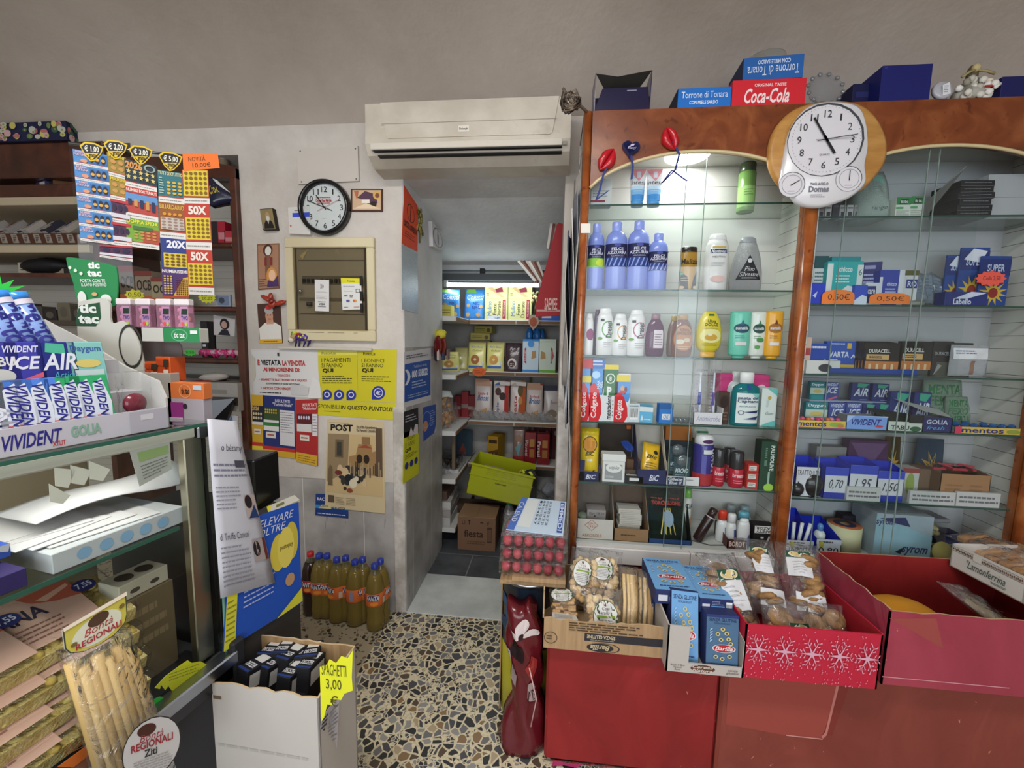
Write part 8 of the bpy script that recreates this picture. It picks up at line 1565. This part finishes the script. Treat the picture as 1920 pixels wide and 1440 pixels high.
for k in range(5):inbox('paper_sheet',('lowest','second','third','fourth','top')[k]+' loose white paper on the dotted box in the counter','paper',xs+.01-.02*k,.06+.02*k,zsG+.0365+.0025*k,.16-.01*k,.13,.0015,'#c4c4c6',rz=.12*(k%3-1),rx=.03*k)
single('paper_wrap','big curled sheet of white wrapping paper in the counter','paper',MB().shell(lambda u,v:V((-.12+.26*u,.02+.12*v,.045*math.sin(PI*v)*u**2+.01*math.sin(5*u))),lambda u,v:V((-.12+.26*u,.02+.12*v,-.002+.045*math.sin(PI*v)*u**2+.01*math.sin(5*u))),12,8,'#c9c9cc'),loc(xs+.06,.1,zsG+.07),angC)
single('paper_bowl','white paper bowl on the purple box in the counter','bowl',MB().lathe([(.03,0),(.05,.005),(.07,.06),(.068,.06),(.048,.008),(.03,.004)],'#b9b2a8',18),loc(cx(35,1000)-.05,.13,zsG+.031),angC)
inbox('red_tag','orange red tag under the loose papers','tag',xs+.0,.26,zsG+.0005,.09,.03,.03,'#b84a2c');inbox('gum_box','small blue and white box beside the paper bowl','box',cx(95,990)-.02,.1,zsG+.036,.035,.03,.022,'#3a5ab8',[('p',[(0,1),(1,1),(.9,.4)],'#cfd0d8')])
m=MB()
for k in range(4):m.box(-.02,-.03-.01*k,.003*k,.03,.01,.003*k+.002,'#b8b4a8')
for k,(px,py) in enumerate(((120,895),(150,890),(185,882),(110,925))):quad('paper_scrap',('round','torn','pointed','low')[k]+' white paper scrap taped inside the counter glass','paper',[PC(px-18,py-18,-.012),PC(px+22,py-14+6*k,-.012),PC(px+8,py+20,-.012),PC(px-16,py+16,-.012)],.0008,'#c9c7bc')
quad('inner_notice','printed notice with green band inside the counter glass','notice',[PC(243,845,-.012),PC(318,828,-.012),PC(322,880,-.012),PC(262,912,-.012)],.001,'#a9aaa4',[('r',.15,.62,.95,.9,'#8aa06a'),('l',.15,.1,.9,.55,5,'#6a6e6a',.3)])
inbox('cable_block','white plastic block with round holes at the counter far end','block',cx(330,1080),.09,ZR+.19,.09,.06,.035,'#b9b2a0',[('e',.3,.4,.1,.14,'#4a463e'),('e',.7,.4,.1,.14,'#4a463e')],[('e',.3,.5,.16,.3,'#3a362e'),('e',.7,.5,.16,.3,'#3a362e')])
inbox('brown_carton','brown carton supporting the white holed block','carton',cx(330,1080),.085,ZR-.005,.1,.08,.194,'#6e6048',[('l',.1,.4,.9,.9,3,'#8a7a5e')])
def pstar(label,P,col,D):return quad('price_tag',label,'price tag',P,.001,col,D)
def zig(label,L,col,D=()):
    a=[PC(x,y,.014 if 0 else-.006) for x,y in L];n=len(a);mb=MB().add(a+[p-nC*.0008 for p in a],[tuple(range(n)),tuple(range(n,2*n))[::-1]]+[(i,(i+1)%n,n+(i+1)%n,n+i) for i in range(n)],col)
    mb.decals(D,lambda u,v,ee=0:PC(310+70*u,1290-25*u-28*v,.001+ee) if col[1]=='d' else PC(115+60*u,1425-30*u-25*v,.001+ee));tag(mb.build('price_tag',None,origin=a[0]),label,'price tag')
zig('yellow jagged price tag low behind the counter glass',[(290,1290),(300,1292),(302,1284),(310,1294),(316,1286),(326,1300),(330,1290),(352,1278),(388,1246),(376,1240),(360,1243),(352,1238),(340,1246),(310,1268)],'#d4d62c',[('l',.1,.3,.9,.9,3,'#7a7a2a',.3)])
zig('orange price tag at the bottom left of the counter glass',[(108,1438),(188,1380),(192,1408),(180,1420),(172,1440)],'#e0702c',[('l',.1,.1,.9,.9,4,'#8a3f1a',.3)])
zig('green jagged price tag beside the yellow one',[(286,1312),(300,1306),(314,1310),(306,1322),(292,1330)],'#3fc24a')
Z0=[PC(128,1228,.035),PC(245,1178,.035),PC(330,1440,.06),PC(195,1470,.06)]
e=empty('stick_pasta_bag','clear bag of long tube pasta with printed header leaning on the counter','pasta bag',(Z0[2]+Z0[3])/2);oz=V(e.location)
fz=lambda u,v,ee=0:(Z0[3]*(1-u)+Z0[2]*u)*(1-v)+(Z0[0]*(1-u)+Z0[1]*u)*v+nC*(ee+.012*math.sin(PI*u))-oz
MB().shell(lambda u,v:fz(u,v),lambda u,v:fz(u,v,-.03),8,8,'@film').build('film_bag',e)
for k in range(9):MB().tube([fz(.06+.11*k,v,-.014) for v in (.02,.5,.92-.05*(k%3))],.0085,['#b89a62','#c4a870','#ad8e56'][k%3],8).build('pasta_tube',e)
hd=[PC(117,1183,.03),PC(236,1114,.03),PC(240,1170,.04),PC(124,1236,.04)]
fh=lambda u,v,ee=0:(hd[3]*(1-u)+hd[2]*u)*(1-v)+(hd[0]*(1-u)+hd[1]*u)*v+nC*ee-oz
oval=[(0,1),(0,.35),(.06,.12),(.25,-.08),(.5,-.14),(.75,-.1),(.95,.1),(1,.35),(1,1)]
mb=MB().decals([('p',[(u,v) for u,v in oval],'#3a3e2e'),('p',[(.5+(u-.5)*.96,.5+(v-.5)*.96) for u,v in oval],'#b8ac4a'),('e',.5,.42,.4,.46,'#c6c6b2'),('e',.52,.72,.17,.2,'#4a3426'),('t','Bont\u00e0',.28,.36,.74,.6,'#9a2a34','i'),('t','REGIONALI',.14,.1,.88,.3,'#9a2a34','b'),('e',.12,.35,.05,.07,'#6a5a2a'),('e',.9,.72,.05,.07,'#6a5a2a'),('r',0,.97,1,1.1,'#d8ccba')],fh)
mb.decals([('p',[(1-u,v) for u,v in oval],'#c9c6bc')],lambda u,v,ee=0:fh(1-u,v,-.002));mb.build('header_card',e)
fl_=lambda u,v,ee=0:PC(228+112*u,1480-40*u-115*v,.085+ee)-oz
MB().decals([('e',.5,.5,.5,.5,'#2e2e2e'),('e',.5,.5,.48,.48,'#c9c7c8'),('e',.42,.82,.16,.1,'#4a2a22'),('t','Bont\u00e0',.3,.64,.7,.76,'#9a2a34','i'),('t','REGIONALI',.16,.52,.86,.64,'#9a2a34','b'),('t','Ziti',.38,.38,.6,.5,'#2a2a2a','b'),('l',.2,.1,.85,.36,6,'#9a989a',.3)],fl_).build('label',e)
Yb=.745;X0,X1=PY(367,1300,Yb).x,PY(600,1300,Yb).x;zt_=PY(480,1292,Yb).z
e,w=openbox('white_carton','white corrugated carton holding black packs in front of the counter','carton',X0,X1,Yb,.15,0,zt_,zt_,'#b9b4ae','@kraft_in',[('r',.13,.93,.2,.945,'#6a5a48'),('l',.15,.7,.9,.75,1,'#aaa59f',.2)],torn=.004,rz=-.04);pw=e.location
for k in range(9):
    L=pw+V((-.075+.034*k if k<5 else-.06+.04*(k-5),.03+.02*(k%3) if k<5 else .085,zt_-.11-.008*(k%2)))
    D_=[('r',.12,.55,.88,.9,'#c4c2be'),('t','DECEZER',.1,.2,.9,.42,'#c9c9cc','b'),('r',0,.0,1,.1,'#22356e')]
    o=single('black_pack',('first','second','third','fourth','fifth','sixth','seventh','eighth','last')[k]+' black pack with white label in the white carton','pack',carton(.036,.11,.066,'#17171b',[('r',.2,.1,.8,.5,'#2a2a30')],top=D_,right=[('r',.1,.6,.9,.9,'#c0beba')]),L,-.35+.08*k,-.15,group='black packs in the white carton')
single('inner_carton','hidden carton filling the white carton below the black packs','carton',carton(w-.02,zt_-.13,.12,'#3a3634',[('l',.1,.4,.9,.6,2,'#5a5654')]),pw+V((0,.015,.005)))
zy=[(600,1250),(613,1246),(618,1236),(630,1243),(640,1230),(652,1234),(662,1218),(660,1270),(662,1294),(646,1300),(640,1312),(630,1310),(626,1322),(614,1320),(608,1345),(603,1352)]
Yy=.735;mb=px_slab(MB(),zy[::-1],Yy,.001,'#d4d62c');p0,p1=PY(606,1322,Yy),PY(652,1246,Yy)
mb.decals([('t','SPAGHETTI',.0,.72,.95,.98,'#4a4a1e'),('t','3,00',.15,.38,.75,.64,'#4a4a1e'),('t','\u20ac',.3,.02,.6,.26,'#4a4a1e')],lambda u,v,ee=0:V((p0.x+(p1.x-p0.x)*u,Yy-.0013-ee,p0.z+(p1.z-p0.z)*v)))
tag(mb.build('price_tag',None,origin=p0),'large yellow jagged price tag standing at the white carton right edge','price tag')
quad('printed_sheet','striped printed sheet stuck to the right side of the white carton','paper',[PY(604,1345,.742),PY(637,1300,.80),PY(630,1440,.80),PY(590,1440,.742)],.001,'#b9b7bc',[('l',.05,.05,.35,.95,12,'#1c1c20',.5),('l',.45,.1,.95,.9,14,'#8a8a94',.3)])
xe=(CI@PC(562,1000)).x;zE=PC(560,943).z
single('service_block','plain dark counter block carrying the posters beyond the deli glass','counter',MB().box(.032,.006,0,xe,dp,zE-.005,'#3a3836',.003),loc(0,0,0),angC)
def pc4(name,label,cat,P,off,col,D,curl=0):return quad(name,label,cat,[PC(x,y,off) for x,y in P],.0012,col,D,curl=curl)
pc4('blue_poster','blue poster with yellow balloons on the counter end','poster',[(432,985),(560,941),(566,1130),(418,1222)],.004,'#2452b4',
    [('e',.66,.6,.12,.17,'#d2bf4a'),('e',.86,.66,.11,.18,'#c9b644'),('e',.77,.62,.13,.19,'#dccb5e'),('t','postepay',.68,.6,.88,.65,'#6a5a22','b'),('t','PRELEVARE\nOLTRE',.22,.8,.9,.95,'#c9d0e0','i'),('l',.2,.25,.62,.5,6,'#a9b8dc',.3),('e',.82,.3,.07,.06,'#b8906a'),('r',0,0,.12,.45,'#d2ce3a'),('p',[(.62,0),(1,.02),(1,.16)],'#d2ce3a'),('l',.01,.05,.11,.4,8,'#8a8a30',.3)])
pc4('notice_sheet','long white printed notice with two small photos on the counter end','notice',[(389,785),(444,790),(516,1092),(414,1122)],.009,'#bfbfc8',
    [('t','o b\u00e9zamy',.3,.82,.95,.87,'#3a3a44','i'),('l',.05,.68,.95,.77,3,'#77778a',.35),('r',.6,.74,.9,.78,'#4a4a54'),('l',.05,.5,.62,.64,6,'#8a8a98',.3),('r',.66,.44,.97,.58,'#b8a8a4'),('e',.76,.54,.1,.04,'#2a2024'),('p',[(.7,.44),(.97,.44),(.9,.52)],'#2a3f6e'),('t','di Truffe Comuni',.05,.33,.62,.37,'#4a4a58'),('l',.05,.05,.6,.3,9,'#8a8a98',.3),('r',.66,.17,.97,.31,'#a89a98'),('e',.74,.25,.08,.05,'#2a2226'),('r',.9,.17,.97,.31,'#6a2f2a')],curl=.006)
e=empty('tissue_dispenser','black box tissue dispenser with white tissue on the counter end','dispenser',loc((CI@PC(480,940)).x+.05,.12,zE-.005),0);wd=.105
MB().box(-wd/2,0,0,wd/2,.1,.14,'#141416!',.004).build('dispenser_box',e)
MB().shell(lambda u,v:V((-.03+.06*u+.015*(u-.5)*v,-.004-.01*math.sin(5*u),.035+.095*v*(1-.3*abs(math.sin(3*PI*u))))),lambda u,v:V((-.03+.06*u,-.001,.035+.095*v*(1-.3*abs(math.sin(3*PI*u))))),10,4,'#c9ccc8').build('tissue',e)
for k in range(2):quad('leaflet',('yellow','pale')[k]+' leaflet lying on the counter end beside the tissues','leaflet',[PZ(500+10*k,950-4*k,zE+.002+.003*k),PZ(552,928,zE+.002+.003*k),PZ(562,940-3*k,zE+.002+.003*k),PZ(505,968-6*k,zE+.002+.003*k)],.002,['#c9bf3a','#b9b6ae'][k],[('r',.2,.3,.5,.7,'#6a6a3a')])
# ----------------------------------------------------------------- gum display on the counter top
gx=lambda px,py,o=0:(CI@PC(px,py,o)).x
g0=-.62;g1=gx(318,800,-.02)
ge=empty('gum_display','white stepped gum display on the deli counter top','display',loc(0,0,ZA+.001),angC)
fz0=.02;uu=lambda px:(gx(px,838-px*.15,-.02)-g0)/(g1-g0)
FR=MB().box(g0,fz0,0,g1,fz0+.003,.042,'#b9b7c0').decals([('t','VIVIDENT',uu(4),.2,uu(118),.75,'#2a2878','bi'),('t','XYLIT',uu(97),.08,uu(122),.28,'#b83a3e','b'),('t','GOLIA',uu(133),.3,uu(190),.75,'#7fa492','bb'),('r',uu(244),.02,.995,.95,'#a9a6b0'),('r',uu(264),.55,uu(288),.8,'#c4c2c8')],lambda u,v,ee=0:V((g0+(g1-g0)*u,fz0-ee,.042*v)))
FR.build('front_board',ge)
for i in range(3):MB().box(g0,fz0+.003+.06*i,0,g1-.004,fz0+.063+.06*i,.012+.06*i,'#a9a7ac').box(g0,fz0+.0+.06*i+.06,0,g1-.004,fz0+.062+.06*i,.05+.055*i,'#b4b2b4').build('tier',ge)
pr=[(fz0,0),(.40,0),(.40,.2),(.363,.212),(.235,.166),(.124,.118),(.037,.093),(fz0,.06)]
MB().add([(g1-.004,y,z) for y,z in pr]+[(g1,y,z) for y,z in pr],[tuple(range(8)),tuple(range(8,16))[::-1]]+[(i,(i+1)%8,8+(i+1)%8,8+i) for i in range(8)],'#b4b2ae').build('end_panel',ge)
for k in range(9):
    px=(4,22,40,60,92,126,153,178,205)[k];kind='ddgbbbeee'[k];c={'d':'#20285e','g':'#8f949c','b':'#4a78cc','e':'#2f9a62'}[kind]
    D=[('p',[(.22,.03),(.78,.03),(.95,.5),(.72,.94),(.3,.84)],'#c4cad6'),('t','VIVIDENT',.36,.12,.74,.9,'#28287a','Rbi'),('r',.2,.1,.36,.28,'#b8404a')] if kind !='d' else [('t','AIR',.3,.1,.85,.6,'#c9ccd8','Rb'),('t','Action',.1,.55,.5,.95,'#3a9a9a','Ri')]
    single('gum_pack',('first','second','third','fourth','fifth','sixth','seventh','eighth','last')[k]+' gum pack from the left in the front tier of the gum display','gum',carton(.034,.1,.016,c,D),loc(gx(px,750,-.03),fz0+.02,ZA+.014),angC,-.22,group='front tier gum packs')
for k,(px,c,D) in enumerate(((10,'#1f2a24',[('t','TABU',.1,.5,.9,.7,'#c9c9c4','b'),('e',.5,.3,.35,.15,'#b9b9b4')]),(60,'#3a3a98',[('t','VIVIDENT',.1,.78,.9,.92,'#c9cce0','bi'),('t','ICE',.15,.42,.9,.7,'#d0d2de','bi'),('p',[(.2,.15),(.9,.35),(.9,.25),(.4,.08)],'#c85a6e')]),(126,'#232a78',[('p',[(.2,.78),(.7,.72),(.7,.95),(.25,.98)],'#4aa88c'),('t','AIR',.08,.38,.95,.75,'#d0d2de','bi'),('t','Action',.3,.18,.9,.34,'#4a9ab8','i')]),(180,'#7fb8b4',[('t','Daygum',.08,.74,.92,.92,'#3a5a9a','b'),('e',.5,.5,.35,.1,'#c9b86a'),('r',.1,.1,.9,.35,'#b8c8cc')]))):
    single('gum_box',('black and white','violet blue','dark blue','pale teal')[k]+' gum box standing in the middle tier of the gum display','gum',carton(.053,.08,.02,c,D),loc(gx(px,680,-.09),fz0+.085,ZA+.09),angC,-.15)
for k in range(3):single('gum_pack',('left','middle','right')[k]+' flat bright blue pack lying before the middle tier boxes','gum',carton(.07,.012,.04,'#3a68c4',[('r',.1,.2,.5,.8,'#5f88d8')]),loc(gx(20+45*k,735,-.07),fz0+.038,ZA+.052+.002*k),angC,-.1,group='flat blue gum packs')
for k,px in enumerate((18,45,78)):
    e=empty('mint_tube',('left','middle','right')[k]+' blue capped mint tube leaning at the top of the gum display','mint tube',loc(gx(px+12,625,-.15),fz0+.13,ZA+.146),angC);e.rotation_euler=(-.25,-.25,angC)
    MB().lathe([(0,0),(.017,0),(.017,.1),(0,.1)],'#7f9ad0!',16).decals([('t','mentos',.3,.05,.8,.95,'#28287a','Rb'),('r',.2,.9,.8,.99,'#c9c4d0')],lambda u,v,ee=0:V(((.0173+ee)*math.sin((u-.5)*PI),-(.0173+ee)*math.cos((u-.5)*PI),.1*v)),6).build('tube_body',e)
    MB().lathe([(.0175,.098),(.018,.112),(0,.114)],'#3a86d8!',16).build('cap',e)
P=[(.03*math.cos(.2*i)*(1.5 if i%2 else .8),.02*math.sin(.2*i)*(1.6 if i%2 else .9)) for i in range(31)]
single('price_tag','bright green spiky tag behind the mint tubes','price tag',MB().prism(P,0,.001,'#3ac84a').decals([('l',.3,.4,.7,.6,1,'#1f8a34')],lambda u,v,ee=0:V(((u-.5)*.06,-ee,(v-.5)*.05))),loc(gx(12,545,-.16),fz0+.17,ZA+.25),angC)
e=empty('candy_cup','clear upright cup with a round dark red candy at the display end','candy',loc(g1-.035,fz0+.03,ZA+.014),angC)
MB().box(-.022,-.01,0,.022,.02,.1,'@film2',.003).build('clear_cup',e);MB().blob((0,.005,.038),(.02,.01,.02),'#6a1e2e!',14,9).build('candy',e)
clearmat('pink','#e8c4d4',1.0,.04,1.4,0,.25,'#d8a0bc')
Yt=.84;te=empty('mint_stand','white and green mint stand with trays at the counter far corner','display',PY(270,790,Yt).xy.to_3d()+V((0,0,ZA+.001)));ot=V(te.location)
def sp(n,P,col,th,D=(),box=None,Y=Yt,off=0):
    mb=px_slab(MB(),P[::-1],Y,th,col)
    if box:a,b=PY(box[0],box[3],Y),PY(box[2],box[1],Y);mb.decals(D,lambda u,v,ee=0:V((a.x+(b.x-a.x)*u,Y-th-.0002-ee,a.z+(b.z-a.z)*v)))
    for i,p in enumerate(mb.v):mb.v[i]=p-ot
    return mb.build(n,te)
sp('green_header',spl([(128,492),(136,483),(210,497),(222,512),(222,556),(214,575),(156,575),(140,530)],4),'#2a7a48',.003,[('t','tic\ntac',.42,.62,.68,.92,'#d8dcd6','bb'),('t','PORTA CON TE',.28,.5,.74,.57,'#cfd8d0','b'),('t','IL LATO POSITIVO',.3,.42,.76,.48,'#cfd8d0','b')]+[('e',.12+.1*k,.8-.06*k,.03,.035,'#c9d8c4') for k in range(3)]+[('e',.3,.18,.08,.14,'#cfd0ca'),('e',.74,.16,.1,.1,'#cfd0ca'),('e',.54,.26,.05,.04,'#c99a6a')],(130,484,224,575),Yt+.02)
sp('front_panel',spl([(150,575),(156,565),(205,562),(212,605),(235,602),(255,625),(268,660),(272,700),(258,716),(222,704),(200,690),(153,640)],4),'#b9b8b0',.004,[('p',[(.05,.74),(.12,.92),(.4,.96),(.4,.78),(.32,.68),(.06,.68)],'#234a34'),('t','tic\ntac',.09,.71,.37,.94,'#d2d6d0','bb'),('o',.77,.45,.16,.26,.12,'#33332f')],(150,562,275,716),Yt-.004)
sp('side_panel',spl([(268,640),(335,640),(343,680),(342,700),(330,712),(300,700),(272,700)],4),'#6e6a68',.003,(),None,Yt+.05)
def tr_(n,x0,y0,x1,y1,col,D,d=.012):a,b=PY(x0,y1,Yt-.01),PY(x1,y0,Yt-.01);m=MB().box(a.x,Yt-.012,a.z,b.x,Yt+d,b.z,col,.001).decals(D,lambda u,v,ee=0:V((a.x+(b.x-a.x)*u,Yt-.0122-ee,a.z+(b.z-a.z)*v)));m.v=[p-ot for p in m.v];m.build(n,te);return b.z
zt1=tr_('upper_tray',268,616,375,640,'#b4b3ac',[('r',.38,0,1,1,'#2a7a48'),('o',.66,.5,.14,.44,.12,'#5fa478'),('t','tic tac',.57,.3,.75,.7,'#d2d6d0','b'),('r',.85,.6,.97,.85,'#c9ccc6')])
zt2=tr_('lower_tray',318,719,382,747,'#d0703a',[('o',.48,.5,.17,.42,.12,'#e0a070'),('t','tic tac',.38,.32,.6,.7,'#33261c','b'),('r',.72,.6,.96,.88,'#b9c4d0')]);tr_('lower_body',318,748,382,797,'#a39ca4',[('r',.1,.25,.45,.85,'#8a2f78'),('e',.5,.72,.06,.1,'#2a2226'),('r',.05,.15,.42,.3,'#c4c2c4')])
tr_('back_body',262,700,320,797,'#9a968f',[])
for k,px in enumerate((222,258,296,330)):
    p=PY(px+16,614,Yt);o=empty('mint_box',('first','second','third','fourth')[k]+' pink see-through mint box from the left on the upper tray of the mint stand','mint box',V((p.x,Yt-.006,max(zt1,p.z-.01))),group='pink mint boxes');ww=.036;hh=.064
    MB().box(-ww/2,0,0,ww/2,.016,hh*.78,'@pink',.002).decals([('r',.45,.05,.98,.95,'#a87a98'),('p',[(.5,.6),(.92,.6),(.95,.85),(.55,.85)],'#1f2e26'),('t','TWO',.5,.35,.95,.55,'#3a3a78','b'),('e',.6,.18,.1,.09,'#c84a4a'),('e',.82,.18,.1,.09,'#9aae3e')],fF(ww,hh*.78)).build('clear_box',o);MB().box(-ww/2,0,hh*.78,ww/2,.016,hh,'#cfc6c8!',.002).build('cap',o)
    for j in range(5):MB().blob((-ww*.3+.004*(j%2),.008,.006+.0085*j),(.005,.005,.006),'#d8b8b8',7,5).build('mint',o)
for k in range(2):p=PY(295+24*k,722,Yt+.01);single('mint_pack',('left','right')[k]+' orange mint pack on the lower tray of the mint stand','mint pack',carton(.045-.01*k,.045+.012*k,.04,'#c4501e!',[('r',.05+.24*i,.05+.3*j,.25+.24*i,.3+.3*j,'#a83c14') for i in range(3) for j in range(3)]+[('p',[(.6,.6),(.95,.6),(.98,.9),(.65,.9)],'#33261c'),('r',.6,.1,.95,.5,'#c9b8ac')]),V((p.x,Yt-.004,zt2)))
# ----------------------------------------------------------------- orange soda bottles on the floor
clearmat('soda','#c4ae6a',1.0,.03,1.4,0,.7,'#857238')
clearmat('pet','#e6e6d8',1.1,.04,1.45,0,.1,'#c9c49a')
hB=.30
def soda(p,label,cap='#2a3a9a',dark=0,rz=0):
    e=empty('soda_bottle',label,'bottle',p,rz,group='soda bottles')
    MB().lathe([(.012,0),(.03,.001),(.039,.012),(.040,.05),(.037,.085),(.040,.115),(.0405,.15),(.0405,.185),(.038,.215),(.030,.245),(.022,.262)],'#2a1a16!' if dark else '@soda',20).build('body',e)
    MB().lathe([(.022,.262),(.016,.276),(.0135,.285),(.0135,.29)],'@pet',16,closed=False).build('neck',e);MB().lathe([(.0155,.284),(.0158,.286),(.0155,.303),(.012,.306),(0,.306)],cap+'!',16).build('cap',e)
    MB().lathe([(.041,.125),(.0415,.126),(.0415,.182),(.041,.183)],'#d06a34' if not dark else '#a82a24',24,closed=False).decals([('p',[(.3,.45),(.7,.5),(.72,.95),(.28,.9)],'#232a6a'),('t','FANTA',.29,.5,.71,.9,'#dcd8d0','bi'),('e',.55,.25,.14,.16,'#e08a34'),('r',.0,.1,.12,.9,'#8a86a0'),('r',.85,.1,1,.6,'#c9b8a8')],lambda u,v,ee=0:V(((.0418+ee)*math.sin((u-.5)*PI),-(.0418+ee)*math.cos((u-.5)*PI),.126+.056*v)),8).build('label',e)
for k,(px,py) in enumerate(((594,1163),(627,1172),(661,1178),(698,1187))):p=PZ(px,py,0);soda(V((p.x,p.y+.035,0)),'orange soda bottle, %s in the front row on the floor'%('first','second','third','last')[k],rz=(.1,-.5,1.4,.15)[k])
for k,(px,py) in enumerate(((582,1036),(613,1040),(648,1044),(680,1047),(713,1050))):p=PZ(px,py,hB);soda(V((p.x,min(p.y,1.705),0)),('dark cola bottle with red cap behind the soda bottles','orange soda bottle, second in the back row','orange soda bottle, third in the back row','orange soda bottle, fourth in the back row','orange soda bottle, last in the back row by the wall corner')[k],'#b8222a' if not k else '#2a3a9a',not k,.4*k)
# ================================================================= CAMERA AND LIGHT
cd=bpy.data.cameras.new('camera');cd.sensor_width=36;cd.lens=F/1920*36;cd.clip_start=.02
co=bpy.data.objects.new('camera',cd);COL.objects.link(co)
co.matrix_world=MX(((AX.x,-AX.y,-AX.z,EYE.x),(AY.x,-AY.y,-AY.z,EYE.y),(AZ.x,-AZ.y,-AZ.z,EYE.z),(0,0,0,1)))
sc.camera=co
def area(name,loc,rot,sx,sy,e,col=(1,1,1)):
    l=bpy.data.lights.new(name,'AREA');l.shape='RECTANGLE';l.size=sx;l.size_y=sy;l.energy=e;l.color=col
    o=bpy.data.objects.new(name,l);COL.objects.link(o);o.location=loc;o.rotation_euler=rot;return o
w=bpy.data.worlds.new('world');sc.world=w;w.use_nodes=True
w.node_tree.nodes['Background'].inputs[0].default_value=(.75,.85,1,1);w.node_tree.nodes['Background'].inputs[1].default_value=1.2
area('daylight_window_left',(-1.2,-2.38,1.45),(PI/2,0,0),2.0,1.6,26,(.93,.96,1))
area('daylight_window_right',(1.0,-2.38,1.45),(PI/2,0,0),1.8,1.6,26,(.93,.96,1))
area('ceiling_lamp_light',(-.35,.1,2.47),(0,0,0),1.3,.25,26,(1,.97,.92))
for (x,y) in ((-.35,.1),):
    e=empty('ceiling_lamp','white fluorescent ceiling fitting over the shop floor','lamp',(x,y,2.528))
    MB().box(-.65,-.06,-.04,.65,.06,0,'#dddddd!',.004).build('housing',e)
    T=MX.Translation((-.62,0,-.05))@MX.Rotation(PI/2,4,'Y');MB(T).lathe([(.012,0),(.012,1.24)],'@tube',10).build('tube',e)
area('counter_lamp_light',CL@V((-.5,.10,ZA-.035)),(0,0,angC),.85,.03,1.1,(1,.96,.88))
l=bpy.data.lights.new('cabinet_lamp_light','AREA');l.shape='DISK';l.size=.13;l.energy=1.0;l.color=(1,.97,.93)
o=bpy.data.objects.new('cabinet_lamp_light',l);COL.objects.link(o);o.location=(.455,1.562,LZ-.002)
area('store_lamp_light',(-.40,2.68,1.63),(0,0,0),.6,.03,.7,(.9,.97,1))
vs_=sc.view_settings;vs_.view_transform='Standard';vs_.look='None';vs_.gamma=1;vs_.exposure=.52;vs_.use_curve_mapping=False
sc.cycles.transparent_max_bounces=40;sc.cycles.max_bounces=8;sc.cycles.diffuse_bounces=4;sc.cycles.glossy_bounces=3
sc.cycles.sample_clamp_indirect=4;sc.cycles.caustics_reflective=False;sc.cycles.caustics_refractive=False
